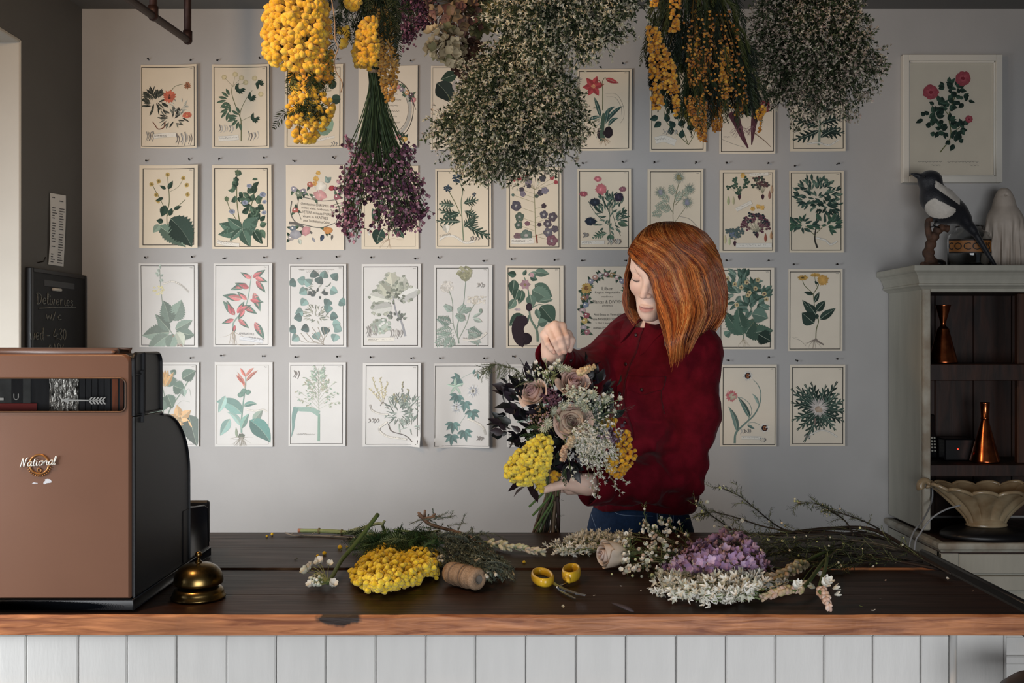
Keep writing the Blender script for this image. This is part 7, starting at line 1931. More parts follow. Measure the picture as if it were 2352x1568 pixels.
# e: hydrangea heads
rng=np.random.default_rng(45);d0=2.62;tie=P(1060,-110,d0)
it=thing('hydrangea_bunch','faded cream, green and brown dried hydrangea heads hanging at the top centre','dried flowers',tie,'bunches drying overhead')
tv4,tf4=cupflower_t(4,1.0,.95,1.15)
for nm,rows,n,cols,dd_ in(('cream_head',[(66,985,1040),(90,978,1068),(120,984,1066),(148,1012,1058)],70,['#b9a98a','#cbbc9c','#a89878','#8f8a66'],-.05),('pink_head',[(-30,985,1090),(10,982,1105),(50,990,1110),(85,1010,1100)],130,['#8d6d62','#a58a76','#6e4c46','#9a8466','#7d5a54'],0),('green_head',[(-10,1075,1140),(30,1080,1145),(75,1085,1135)],80,['#8a8a62','#75784f','#a29b74','#6a6848'],.02),('brown_head',[(100,1050,1110),(140,1040,1115),(180,1050,1085)],90,['#5c4036','#7a5a48','#8c7460','#4a342c'],.04)):
    p=cloud(rows,n,d0+dd_,rng,.8);cen=p.mean(0);mb=MB();dirs=nrm(p-cen+rand_dirs(rng,n)*.02+np.array([0,-.03,0]));mb.inst(tv4,tf4,frames(dirs,rng.uniform(0,6,n)),p,pick(rng,cols,n,.2),S=.0155*rng.uniform(.7,1.15,n));
    hd=stuff(mb.build(nm,M['bloom'],it));mb=MB();sprays(mb,p,np.tile(cen+np.array([0,0,.02]),(n,1)),.0009,['#5a4c38'],rng,3);tube(mb,catmull([cen+np.array([0,0,.02]),(cen+tie)/2,tie+np.array([0,0,.03])],8),.003,6,lin('#4d4430'));mb.build('stalk',M['stem'],hd)
binding(it,tie,.012);twine_to_ceiling(it,tie)
# h: orange mimosa with long dark fronds
rng=np.random.default_rng(46);d0=2.48;top=P(1600,-130,d0)
it=thing('mimosa_bunch','long burnt-orange mimosa bunch with hanging dark green fronds, right of centre overhead','dried flowers',top,'bunches drying overhead')
puffs('orange_puffs',it,np.concatenate([cloud([(62,1485,1508),(110,1488,1530),(160,1492,1552),(205,1495,1552),(250,1500,1520)],300,d0-.04,rng,.7),cloud([(-30,1535,1562),(40,1540,1562),(75,1538,1560)],90,d0-.04,rng,.7),cloud([(-20,1500,1515),(15,1495,1512)],24,d0,rng,.7),cloud([(0,1584,1600),(60,1594,1602),(110,1598,1610)],40,d0,rng,.8),cloud([(195,1540,1560),(270,1552,1562)],34,d0-.03,rng,.8),cloud([(22,1628,1645),(60,1635,1652)],50,d0,rng,.7),cloud([(110,1652,1675),(150,1652,1676),(230,1652,1668)],120,d0-.02,rng,.7),cloud([(195,1690,1715),(240,1695,1712)],40,d0-.01,rng,.8),cloud([(245,1738,1758),(270,1735,1752)],26,d0-.01,rng,.8),cloud([(130,1690,1712),(175,1694,1720)],40,d0+.02,rng,.8)]),.0047,['#d99326','#c9811f','#e6a636','#eeb442'],rng,1)
puffs('small_puffs',it,np.concatenate([cloud([(118,1580,1632),(160,1578,1632),(205,1582,1625)],420,d0-.01,rng,.7),cloud([(225,1570,1620),(270,1585,1622),(322,1606,1622)],330,d0-.02,rng,.6),cloud([(190,1630,1660),(260,1632,1660),(302,1638,1656)],330,d0+.01,rng,.6),cloud([(230,1690,1712),(265,1688,1705)],60,d0,rng,.6),cloud([(40,1560,1690),(120,1570,1700),(240,1600,1722)],420,d0-.03,rng,.7),cloud([(255,1742,1752),(310,1742,1746)],20,d0,rng,.6),cloud([(210,1500,1512),(250,1500,1510)],40,d0,rng,.6)]),.0037,['#b5701c','#c9852c','#d99a3c','#a8641c'],rng,0)
rows=[(-60,1510,1690),(0,1498,1695),(60,1500,1690),(140,1515,1705),(200,1560,1740)]
bs=cloud(rows,290,d0+.01,rng,.5);tp=bs+np.stack([rng.normal(0,.014,290)+(bs[:,0]-top[0])*.18,rng.normal(0,.014,290),-rng.uniform(.06,.13,290)],1)
b3=cloud([(30,1650,1690),(120,1680,1720),(200,1700,1740)],40,d0+.01,rng,.5);t3=b3+np.stack([rng.uniform(.0,.035,40),rng.normal(0,.014,40),-rng.uniform(.05,.10,40)],1)
fronds('leaf_fronds',it,np.concatenate([bs,b3]),np.concatenate([tp,t3]),rng,['#1e281e','#28331f','#333d26','#1a231c','#444a26'],18,.024,.0030,.004,.40)
b4=cloud([(230,1560,1580),(280,1605,1625)],16,d0,rng,.5);fronds('olive_fronds',it,b4,b4+np.stack([rng.normal(0,.01,16),rng.normal(0,.01,16),-rng.uniform(.03,.05,16)],1),rng,['#5c5a28','#6b642c','#4d4f24'],12,.016,.0024,.004,.5)
mb=MB();e=cloud(rows+[(300,1605,1650)],90,d0,rng,.5);sprays(mb,e,np.tile(top,(90,1))+rng.normal(0,.01,(90,3)),.0014,['#4a4226','#2c3020','#5a4c28'],rng,6);mb.build('stems',M['stem'],it);binding(it,top,.016);twine_to_ceiling(it,top)

# ================================================================ ROSES, SPIKES, STARS: builders
def rose_mesh(mb,R,T,r,h,seed,cols,n=17,open_=1.0):
    """spiral of cupped petals along local +Z; outermost first colour, innermost last"""
    rng=np.random.default_rng(seed);nu,nv=9,8;c0,c1,c2=[lin(c)for c in cols]
    for i in range(n):
        f=i/(n-1);th=i*2.399+rng.normal(0,.15);ri=r*(.10+.90*f**1.05);hh=h*(1.0-.16*f**2)
        span=math.radians(118-46*f);flare=open_*max(0,f-.45)**1.3*r*1.05;wob=rng.uniform(-.06,.06)
        V=[];C=[]
        for a in np.linspace(-1,1,nu):
            for v in np.linspace(0,1,nv):
                w=.55+.45*math.sin(PI*(.10+.62*v));ang=th+a*span*w
                rad=ri*(.42+.58*math.sin(min(1,v*1.5)*PI/2))*(1-.16*(1-f)*v*v)+flare*v**3*(1+.25*abs(a))
                z=hh*v*(1-.10*a*a*v)-flare*.55*v**4*(1+.5*a*a)+wob*h*v
                V.append((rad*math.cos(ang),rad*math.sin(ang),z));k=f*.6+.4*(1-v)
                C.append((c2*(1-f)+c1*f)*(.55+.45*v)+c0*(.45*(1-v)))
        V=np.array(V)@np.asarray(R).T+T;mb.add(V,grid_faces(nu,nv),np.array(C))
    sep=leaf_t(h*.55,r*.34,.5,6,.2)
    for k in range(5):
        v=sep[0]@(rotz(2*PI*k/5)@rotx(1.9)).T;mb.add(v@np.asarray(R).T+T,sep[1],lin('#5c6b4a'))
    tv,tf=ICO1;mb.add((tv*np.array([r*.42,r*.42,h*.16]))@np.asarray(R).T+T,tf,lin('#6a7752'))
def rot_to(d,roll=0.0):return frames(np.array([d],float),np.array([roll]))[0]
def spike_buds(mb,pts_,rng,cols,l=.014,w=.0065,per=4,step=.006,ang=.6,scale_tip=.55):
    """tuberose / hyacinth spike: fat waxy buds set round a curve"""
    tv,tf=ICO1;L=np.linalg.norm(np.diff(pts_,axis=0),axis=1).sum();n=max(4,int(L/step));q=catmull(pts_,n);t=nrm(np.gradient(q,axis=0));R_=[];T_=[];S_=[]
    for i in range(n):
        f=1-(1-scale_tip)*i/(n-1)
        for k in range(per):
            s=nrm(np.cross(t[i],rand_dirs(rng,1)[0]));d=nrm(t[i]*math.cos(ang)+s*math.sin(ang));R_.append(d);T_.append(q[i]+d*l*.45*f);S_.append((w*.5*f,w*.5*f,l*.5*f))
    mb.inst(tv,tf,frames(np.array(R_)),np.array(T_),pick(rng,cols,len(T_),.12),S=np.array(S_)*rng.uniform(.85,1.15,(len(T_),1)))
def stars(mb,pts,rng,cols,r=.008,n=5,open_=1.0,w=.45,dirs=None,cup=.12):
    tv,tf=flower_t(n,1.0,w,open_,cup);k=len(pts)
    if dirs is None:dirs=nrm(rand_dirs(rng,k)+np.array([0,-.5,.5]))
    mb.inst(tv,tf,frames(dirs,rng.uniform(0,6,k)),pts,pick(rng,cols,k,.1),S=r*rng.uniform(.7,1.2,k))
def cups(mb,pts,rng,cols,r=.009,n=5,open_=.75,w=.8,dirs=None):
    tv,tf=cupflower_t(n,1.0,w,open_);k=len(pts)
    if dirs is None:dirs=nrm(rand_dirs(rng,k)+np.array([0,-.6,.5]))
    mb.inst(tv,tf,frames(dirs,rng.uniform(0,6,k)),pts,pick(rng,cols,k,.08),S=r*rng.uniform(.75,1.15,k))
def buds(mb,pts,rng,cols,r):mb.inst(ICO1[0],ICO1[1],frames(rand_dirs(rng,len(pts))),pts,pick(rng,cols,len(pts),.15),S=r*rng.uniform(.6,1.2,len(pts)))
WH=['#eeece2','#e6e4d8','#f2f0e8','#dcdccb']

# ================================================================ THE BOUQUET in her hands
rng=np.random.default_rng(61);D=2.36;hold=P(1264,1112,2.462)
bq_=thing('bouquet','large mixed bouquet of dusky roses, white sprigs and yellow mimosa held in both hands','bouquet',hold)
BD=lambda x,y:D+.10*(((x-1300)/150)**2+((y-970)/150)**2)*.55
def BP(x,y,o=0.0):return P(x,y,BD(x,y)+o)
face=np.array([0,-1,.35])
for(x,y,r,h,dr,sd,cols)in((1318,880,.030,.052,(.10,-.75,.65),3,('#c6c3a0','#e2c9bd','#c39a9c')),(1314,968,.034,.050,(-.12,-1,.12),5,('#c4b896','#dcc0b2','#a27a84')),(1226,902,.028,.050,(-.55,-.70,.50),9,('#c0b87c','#e4cbbd','#c49c9e'))):
    mb=MB();d=nrm(np.array(dr));rose_mesh(mb,rot_to(d,sd),BP(x,y)-d*h*.62,r,h,sd,cols,17,.95);rs=mb.build('rose',M['bloom'],bq_)
    mb=MB();tube(mb,catmull([BP(x,y)-d*h*.6,(BP(x,y)+hold)/2+np.array([0,.05,0]),hold],12),.0028,6,lin('#4c5a3a'));mb.build('rose_stem',M['stem'],rs)
# big loose outer petals of the lowest rose
mb=MB();pv,pf=petal_t(.040,.038,.35,6)
for ang,tl_ in((1.1,1.15),(2.6,1.25),(3.9,1.2),(5.3,1.1)):mb.add(pv@(rot_to(nrm(np.array([-.12,-1,.12])))@rotz(ang)@rotx(tl_)).T+BP(1314,972)+np.array([0,.004,0]),pf,lin('#d3c0aa'))
mb.build('loose_petals',M['bloom'],bq_)
# dark purple-black foliage
lv,lf=leaf_t(1.0,.55,.25,7,.25,.10)
mb=MB();pts=np.concatenate([np.array([BP(x+rng.normal(0,9),y+rng.normal(0,9),rng.uniform(-.005,.05))for x,y in((1215,868),(1190,880),(1172,910),(1165,905),(1205,905),(1195,940),(1182,955),(1215,960),(1175,985),(1195,1000),(1205,1008),(1225,985),(1185,925),(1250,870),(1245,925),(1225,935),(1200,890),(1160,975),(1235,870),(1210,1020))for _ in range(6)]),np.array([BP(x+rng.normal(0,14),y+rng.normal(0,14),rng.uniform(.02,.07))for x,y in((1290,1000),(1300,1060),(1330,1050),(1345,1000),(1360,1040),(1282,1064),(1318,1062),(1275,905),(1350,920),(1375,880),(1350,860),(1290,880),(1270,960),(1385,950),(1250,1010),(1310,1020),(1255,985),(1250,955),(1265,940),(1270,1010),(1262,1030),(1240,900),(1290,950))for _ in range(12)])])
dirs=nrm(pts-BP(1285,1010,.06)+rand_dirs(rng,len(pts))*.09+np.array([0,-.03,0]));mb.inst(lv,lf,frames(dirs,rng.uniform(0,6,len(pts))),pts,pick(rng,['#1e1a22','#26202a','#171a1c','#2c2429','#1d2422'],len(pts),.2),S=.033*rng.uniform(.6,1.3,len(pts)));stuff(mb.build('dark_leaves',M['dark_leaf'],bq_))
mb=MB();pts=np.array([BP(x,y,-.01)for x,y in((1205,1118),(1195,1112),(1222,1105),(1228,1122),(1240,1100))]);mb.inst(lv,lf,frames(nrm(np.array([(-.8,-.3,-.4),(-.9,-.2,-.3),(-.2,-.3,-1),(.1,-.3,-1),(-.3,-.4,-.9)])),np.array([0,1,2,3,4.])),pts,lin('#2a1c22')[None].repeat(5,0),S=np.full(5,.036));stuff(mb.build('dark_leaves',M['dark_leaf'],bq_))
# astrantia stars, pale green-white
for(x,y)in((1293,930),(1330,926),(1278,962),(1258,972),(1362,906),(1268,942),(1287,846),(1302,850),(1251,985),(1345,935),(1312,905),(1390,915)):
    mb=MB();d=nrm(face+rng.normal(0,.35,3));c=BP(x,y,-.018);R_=rot_to(d)
    for n_,l_,o_,col in((14,.0165,1.25,'#b9bda4'),(14,.0135,.95,'#c9cbb6')):
        v,f=flower_t(n_,1,.24,o_,.05);mb.add(v*l_@R_.T+c,f,lin(col)*rng.uniform(.9,1.1))
    k=26;q=rng.normal(0,.0035,(k,3))*np.array([1,1,.4])+np.array([0,0,.006]);buds(mb,q@R_.T+c,rng,['#d5d8c4','#b9c0a0','#e2e2d2'],.0016);mb.build('astrantia',M['bloom'],bq_)
# white wax-cup flowers and small white buds
for(x,y,tx,ty)in((1233,836,1262,875),(1252,829,1262,880),(1276,840,1268,880),(1283,834,1270,880),(1267,850,1270,885),(1352,906,1340,930),(1338,912,1335,930),(1402,913,1370,945),(1420,918,1372,950),(1408,948,1375,960),(1384,910,1372,935),(1216,858,1240,890),(1345,925,1340,940)):
    mb=MB();a=BP(x,y,-.022);b=BP(tx,ty,.01);cups(mb,a[None],rng,WH,.0125,5,.70,.85,nrm(np.array([[(x-1310)/220,-.5,.55]])));tube(mb,catmull([a,(a+b)/2+np.array([0,0,.006]),b],8),.0011,5,lin('#8d9a6c'));mb.build('white_flower',M['bloom'],bq_)
mb=MB();p=np.concatenate([np.array([BP(1370+rng.normal(0,24),930+rng.normal(0,18),rng.uniform(-.03,.01))for _ in range(70)]),np.array([BP(1245+rng.normal(0,12),856+rng.normal(0,8),-.015)for _ in range(26)]),np.array([BP(1330+rng.normal(0,14),905+rng.normal(0,10),-.025)for _ in range(30)])]);buds(mb,p,rng,['#d9dccb','#b9c2a3','#eceade'],.0030);sprays(mb,p[:90],p[:90]+np.array([0,.03,-.025]),.0006,['#7f8a62'],rng,3);stuff(mb.build('white_buds',M['bloom'],bq_))
mb=MB();p=np.array([BP(1322+rng.normal(0,17),912+rng.normal(0,12),-.028+rng.normal(0,.006))for _ in range(60)]);stars(mb,p,rng,['#dfe0d0','#c9cdb8'],.007);stuff(mb.build('white_florets',M['bloom'],bq_,smooth=False))
# pink-brown buds and lilac tufts
mb=MB();p=np.concatenate([np.array([BP(1242+rng.normal(0,15),958+rng.normal(0,12),rng.uniform(-.02,.01))for _ in range(90)]),np.array([BP(1246+rng.normal(0,6),973+rng.normal(0,6),-.02)for _ in range(14)])]);buds(mb,p,rng,['#a5826a','#b08a8c','#8f7a5a','#c2a3a6','#7f6a52'],.0026);sprays(mb,p,p+np.array([.01,.03,-.03]),.0006,['#6c6a48'],rng,3);stuff(mb.build('pink_buds',M['bloom'],bq_))
mb=MB();p=np.array([BP(1268+rng.normal(0,11),914+rng.normal(0,13),rng.uniform(-.02,.01))for _ in range(90)]);buds(mb,p[:50],rng,['#7a5460','#6a4652','#8d6872'],.0030);cups(mb,p[50:],rng,['#7d5a68','#6a4a58'],.0070,4,.9,.8);stuff(mb.build('mauve_blossom',M['bloom'],bq_))
mb=MB();p=np.concatenate([np.array([BP(1410+rng.normal(0,14),1010+rng.normal(0,13),rng.uniform(-.03,.0))for _ in range(70)]),np.array([BP(1370+rng.normal(0,14),1045+rng.normal(0,14),rng.uniform(-.01,.02))for _ in range(40)])]);cups(mb,p,rng,['#8a7488','#75606f','#a48fa2','#5f4a58'],.0080,4,.9,.7);stuff(mb.build('lilac_blossom',M['bloom'],bq_))
# mimosa both sides
p=cloud([(1002,1235,1262),(1020,1205,1270),(1045,1178,1268),(1070,1162,1262),(1092,1160,1255),(1112,1182,1225)],520,D,rng,.55,.2);puffs('yellow_mimosa',bq_,np.concatenate([p,cloud([(1085,1222,1250),(1115,1228,1250),(1130,1236,1246)],40,D+.01,rng,.6)]),.0058,['#f6dc48','#f8e45c','#f0d03a','#f7df50'],rng)
p=cloud([(988,1405,1440),(1010,1418,1456),(1035,1405,1464),(1060,1390,1458),(1080,1392,1440),(1095,1412,1428)],130,D+.03,rng,.5);puffs('orange_mimosa',bq_,np.concatenate([p,cloud([(962,1385,1415),(978,1380,1414)],16,D+.04,rng,.6),np.array([P(1272+rng.normal(0,5),1095+rng.normal(0,8),2.40)for _ in range(10)])]),.0060,['#dba41f','#cf9418','#e6b22c'],rng)
# genista: slim white sprigs falling to the right
mb=MB();mg=MB();allp=[]
for i in range(46):
    a=np.array([1325+rng.normal(0,18),985+rng.normal(0,14)]);b=a+np.array([rng.uniform(10,75),rng.uniform(15,120)]);c=(a+b)/2+np.array([rng.uniform(0,14),-rng.uniform(0,12)])
    q=catmull([BP(*a,.01),BP(*c,-.03),BP(*b,-.035+rng.uniform(0,.02))],10);tube(mg,q,.0008,4,lin('#7c8a5a'),caps=False);allp.append(q[3:])
for pts3 in([(1360,1000),(1385,1050),(1400,1090),(1425,1132)],[(1350,1030),(1365,1080),(1360,1110),(1368,1140)],[(1370,1060),(1410,1085),(1440,1108)]):
    q=catmull([BP(x,y,-.03)for x,y in pts3],14);tube(mg,q,.0009,4,lin('#8a9664'),caps=False);allp.append(q)
p=np.concatenate(allp);p=np.concatenate([p+rng.normal(0,.0035,p.shape)for _ in range(2)]);mg.build('white_sprig_stems',M['stem'],bq_)['kind']='stuff'
stars(mb,p,rng,['#f2f0e4','#e8e5d6','#f7f5ee','#d6d2bf'],.0105,3,.5,.36,nrm(rng.normal(0,.6,p.shape)+np.array([.5,-.4,-.5])));stuff(mb.build('white_sprig_florets',M['bloom'],bq_,smooth=False))
# hyacinth and tuberose heads
for(a,b,cols)in(((1326,856),(1362,843),['#d6bd92','#dcc69c','#c9b07f','#d9b58e']),((1291,1054),(1297,1030),['#cfae92','#d6b89c','#bf9a80']),((1306,1026),(1314,1008),['#c9b594','#d6c4a6'])):
    mb=MB();spike_buds(mb,np.array([BP(*a,-.03),BP((a[0]+b[0])/2,(a[1]+b[1])/2,-.04),BP(*b,-.045)]),rng,cols,.014,.0095,7,.0048,.9,.7);mb.build('bud_spike',M['bloom'],bq_)
# grey-green plume arching out to the upper left, blue-green needles on the right
q=catmull([BP(1268,930,.02),BP(1225,882,.0),BP(1185,850,-.01),BP(1140,836,-.01),BP(1112,852,-.01)],30);mb=MB();paths=[q]
for i in range(6,30):
    for _ in range(3):e=q[i]+(rng.normal(0,.010,3)+np.array([-.010,0,-.010-.004*(i>20)]))*1.2;paths.append(catmull([q[i],(q[i]+e)/2+rng.normal(0,.002,3),e],5))
for w_ in paths:tube(mb,w_,.0006,3,lin('#6a7358'),caps=False)
needles(mb,paths,rng,['#5f6a52','#717c62','#4c5642','#838c72'],.0028,.0068,.0015,.8);stuff(mb.build('green_plume',M['green'],bq_,smooth=False))
mb=MB();paths=[]
for i in range(34):
    a=BP(1375+rng.normal(0,12),965+rng.normal(0,12),.01);b=BP(1385+rng.normal(0,26),955+rng.normal(0,24),-.03);paths.append(catmull([a,(a+b)/2,b],6))
needles(mb,paths,rng,['#5d6f66','#72847a','#4a5c54','#8a998c'],.0030,.011,.0015,.6);stuff(mb.build('blue_green_needles',M['green'],bq_,smooth=False))
b_=np.array([BP(1262,1000,-.0),BP(1255,995,-.01),BP(1300,1075,-.03),BP(1245,1012,-.02)]);fronds('fern_tips',bq_,b_,np.array([BP(1195,1000,-.03),BP(1205,985,-.03),BP(1299,1118,-.05),BP(1210,1008,-.03)]),rng,['#33462c','#3f5434'],18,.014,.0026,.003,.55)
mb=MB();p=np.array([BP(1262+rng.normal(0,8),868+rng.normal(0,12),-.01)for _ in range(8)]);mb.inst(*leaf_t(1,.45,.3),frames(nrm(rand_dirs(rng,8)*.5+np.array([0,-.4,.8]))),p,pick(rng,['#98a06c','#aab07c'],8),S=.030*rng.uniform(.7,1.1,8));stuff(mb.build('green_bracts',M['green'],bq_))
# stems below the hand
for i in range(26):
    x0_,x1_=rng.normal(1266,9),rng.uniform(1214,1284);dz=rng.uniform(2.45,2.50);k=(x1_-1214)/70
    a,m_,b=P(x0_+rng.normal(0,4),1040,2.44),P(x0_,1125,2.462+rng.normal(0,.008)),P(x1_,rng.uniform(1225,1262),dz)
    mb=MB();r=rng.uniform(.0018,.0042);tube(mb,catmull([a,m_,(m_+b)/2+rng.normal(0,.004,3),b],14),r,6,pick(rng,['#4a3a30','#5c4a3c','#3c4a30','#6a5a48','#2c2a26','#556640'],1)[0]);mb.build('stem',M['stem'],bq_)
for a,b in(((1250,1130),(1215,1164)),((1262,1140),(1223,1184)),((1268,1150),(1228,1215))):
    mb=MB();q=catmull([P(1268,1112,2.455),P(*a,2.45),P(*b,2.445)],10);tube(mb,q,.0028,8,lin('#56703c'));mb.build('stem',M['stem'],bq_)
mb=MB();q=catmull([P(1280,1140,2.45),P(1283,1180,2.45),P(1281,1262,2.47)],16);tube(mb,q,.0046,8,lin('#3a2c28'));mb.build('stem',M['stem'],bq_)
mb=MB();paths=[catmull([P(1275,1150,2.45),P(1285,1150,2.44),P(1290,1148,2.44)],6),catmull([P(1278,1180,2.45),P(1284,1185,2.44),P(1292,1182,2.44)],6)]
needles(mb,paths,rng,['#3f5034','#2c3826'],.003,.008,.0016,.8);stuff(mb.build('side_shoots',M['green'],bq_,smooth=False))

# ================================================================ ON THE COUNTER
TP=lambda x,y,z=0.004:PC(x,y,z)
def heap(rows,n,rng,zmax,zmin=.006):
    """points of a low heap lying on the counter, filling a photo outline"""
    x,y,u,hw=rows_px(rows,n,rng);y0,y1=rows[0][0],rows[-1][0]
    z=zmin+(zmax-zmin)*rng.random(n)**.8*np.sqrt(np.clip(1-u*u,.05,1))*np.sin(PI*np.clip((y-y0)/(y1-y0),.06,.97))**.6
    return np.array([PC(a,b,c)for a,b,c in zip(x,y,z)])
# mimosa sprig
rng=np.random.default_rng(71)
it=thing('mimosa_sprig','cut sprig of bright yellow mimosa lying on the counter left of the twine spool','flowers',TP(905,1310,0))
p=np.concatenate([heap([(1240,876,904),(1262,850,935),(1290,825,960),(1312,803,985),(1338,812,960),(1357,845,885)],760,rng,.050),heap([(1248,948,985),(1268,925,1004),(1295,925,1008),(1318,950,1006)],420,rng,.048),np.array([TP(x,y,.006)for x,y in((893,1349),(912,1348),(955,1330),(963,1336),(862,1352),(1002,1326),(996,1318))])])
puffs('yellow_puffs',it,p,.0058,['#f3cf34','#f6d844','#eac32a','#f4d23c'],rng)
b_=np.array([TP(rng.uniform(870,985),rng.uniform(1262,1290),.012)for _ in range(46)]);t_=np.array([TP(rng.uniform(800,985),rng.uniform(1232,1290),rng.uniform(.008,.03))for _ in range(46)]);fronds('leaf_fronds',it,b_,t_,rng,['#2c4024','#38502c','#24361e','#486038'],18,.017,.0022,.012)
mb=MB();tube(mb,catmull([TP(920,1300,.012),TP(940,1265,.014),TP(960,1240,.010)],10),.003,6,lin('#5a5c38'));mb.build('stem',M['stem'],it)
# loose puffs
PUFF=None
PUFF=('largest loose yellow mimosa puff, just left of the green allium stem','loose yellow mimosa puff at the middle of the three left of the allium stem','small yellow mimosa puff farthest left of the three by the allium head','tiny orange mimosa bud touching the green allium stem','lone yellow mimosa puff between the herb sprigs and the scissors','right one of two tiny yellow puffs by the back edge near the dry twig','left one of two tiny yellow puffs by the back edge near the dry twig')
for(x,y,s),lb in zip(((781,1256,1.15),(745,1270,1.0),(729,1276,.75),(797,1255,.6),(1204,1290,.75),(625,1226,.8),(613,1231,.6)),PUFF):
    mb=MB();r=.0046*s;ball(mb,TP(x,y,r),r*(1+.1*np.random.default_rng(int(x)).normal(size=(42,1))),lin('#efc630'),T=ICO1)
    tag(mb.build('mimosa_puff',M['puff'],at=TP(x,y,r)),lb,'flower','loose mimosa puffs on the counter')
# allium with its long cut stem
rng=np.random.default_rng(72);it=thing('allium_flower','white allium head on a long green stem lying left of the mimosa sprig','flower',TP(740,1325,0))
q=catmull([TP(752,1338,.012),TP(764,1322,.014),TP(785,1285,.020),TP(815,1250,.040),P(868,1181,2.16)],30);mb=MB();tube(mb,q,np.linspace(.0042,.0046,30),8,lin('#55683c'));mb.build('stem',M['stem'],it)
c=q[0]
for(x,y)in((716,1300),(712,1308),(735,1293),(755,1298),(716,1345),(762,1345),(728,1296),(706,1314)):
    mb=MB();a=TP(x,y,.022 if y<1330 else.008);cups(mb,a[None],rng,WH,.0135,6,.72,.9,nrm(np.array([[(x-740)/60,-.4,.6]])));tube(mb,catmull([a,(a+c)/2+np.array([0,0,.006]),c],8),.0008,5,lin('#93a070'));mb.build('flower',M['bloom'],it)
p=heap([(1315,715,740),(1328,708,748),(1345,720,748)],34,rng,.03);mb=MB();buds(mb,p,rng,['#dfe2d6','#cdd4c2'],.0034);sprays(mb,p,np.tile(c,(34,1)),.0007,['#8a9a68'],rng,3);stuff(mb.build('buds',M['bloom'],it))
# green stalks at the back edge
rng=np.random.default_rng(73);it=thing('cut_stalk','pale green knobbly cut stalk with reddish end along the back edge','stem',TP(780,1228,0))
q=catmull([P(690,1218,2.41),P(740,1219,2.40),P(800,1223,2.39),P(850,1228,2.36),P(905,1240,2.32)],24);mb=MB();tube(mb,q,np.linspace(.0048,.0062,24),8,lin('#93a06e'));mb.build('stalk',M['stem'],it)
mb=MB();tube(mb,[q[0]-np.array([.006,0,0]),q[0]+np.array([.006,0,0])],.0050,8,lin('#b0785a'));mb.build('cut_end',M['stem'],it)
for i in(5,10,15,19):mb=MB();tube(mb,[q[i]-nrm(q[i+1]-q[i])*.002,q[i]+nrm(q[i+1]-q[i])*.002],.0070,8,lin('#7a7450'));mb.build('node',M['stem'],it)
for pts3 in([(805,1224,2.38),(830,1214,2.36),(850,1206,2.36),(872,1202,2.36),(880,1205,2.35)],[(885,1236,2.34),(882,1215,2.33),(878,1205,2.32),(884,1195,2.32)],[(800,1222,2.38),(815,1216,2.37),(835,1212,2.37)]):
    q2=catmull([P(*c_)for c_ in pts3],12);mb=MB();tube(mb,q2,np.linspace(.0048,.0030,12),7,lin('#8a9470'));mb.build('side_branch',M['stem'],it)
it=thing('dry_twig','thin grey dry twig lying beside the pale green stalk at back left','twig',TP(730,1236,0))
q=catmull([PC(655,1223,.006),PC(672,1229,.003),PC(700,1229,.003),PC(760,1231,.003),PC(835,1236,.004)],24);mb=MB();tube(mb,q,.0018,6,lin('#8d8478'));mb.build('stalk',M['stem'],it)
for i in(4,9,13,17,21):mb=MB();e=q[i]+np.array([rng.uniform(.006,.014),rng.uniform(-.01,.01),rng.uniform(.003,.010)]);tube(mb,[q[i],e],.0010,5,lin('#8d8478'));mb.build('spur',M['stem'],it)
it=thing('green_foliage','spread of dark feathery green foliage behind the yellow mimosa sprig','foliage',TP(870,1262,0))
k=70;b_=np.array([TP(rng.uniform(860,1010),rng.uniform(1232,1256),rng.uniform(.008,.03))for _ in range(k)]);t_=b_+np.stack([rng.uniform(-.09,.02,k),rng.uniform(-.10,.02,k),rng.uniform(-.012,.022,k)],1);t_[:,2]=np.maximum(t_[:,2],CT+.006)
fronds('fronds',it,b_,t_,rng,['#2c4626','#3a562f','#263a20','#4f6a44','#7f936c'],20,.017,.0020,.010)
for a,b in(((1010,1218),(880,1240)),((960,1222),(830,1252)),((905,1216),(985,1226))):mb=MB();tube(mb,catmull([PC(*a,.012),PC((a[0]+b[0])/2,(a[1]+b[1])/2,.016),PC(*b,.008)],10),.0030,6,lin('#8a9c6a'));mb.build('stalk',M['stem'],it)
# rosemary-like woody sprigs
rng=np.random.default_rng(74);it=thing('herb_sprigs','heap of grey-green woody herb sprigs lying behind the twine spool','herbs',TP(1070,1280,0))
q=catmull([P(962,1180,2.30),P(972,1190,2.30),P(990,1205,2.30),P(1030,1216,2.30),P(1080,1232,2.26),PC(1130,1270,.02)],24);mb=MB();tube(mb,q,np.linspace(.0052,.0030,24),7,lin('#7d6656'));mb.build('woody_stem',M['stem'],it)
for a,b in(((972,1190,2.30),(1012,1186,2.28)),((975,1187,2.30),(976,1172,2.29)),((970,1188,2.3),(960,1176,2.3)),((980,1196,2.3),(1000,1180,2.29))):mb=MB();tube(mb,[P(*a),P(*b)],[.0034,.0026],6,lin('#8a705e'));mb.build('twig_stub',M['stem'],it)
paths=[]
for i in range(64):
    a=np.array([rng.uniform(965,1100),rng.uniform(1196,1240)]);L=rng.uniform(30,80);an=rng.uniform(.1,1.25);b=a+np.array([math.cos(an),math.sin(an)*.8])*L
    za=rng.uniform(.01,.055)*(1 if a[1]<1215 else.7);zb=rng.uniform(.006,.02)
    a3=PC(a[0],max(1230,a[1]+14),za);b3=PC(min(b[0],1165),min(max(b[1]+20,1240),1335),zb);paths.append(catmull([a3,(a3+b3)/2+np.array([0,0,.012]),b3],8))
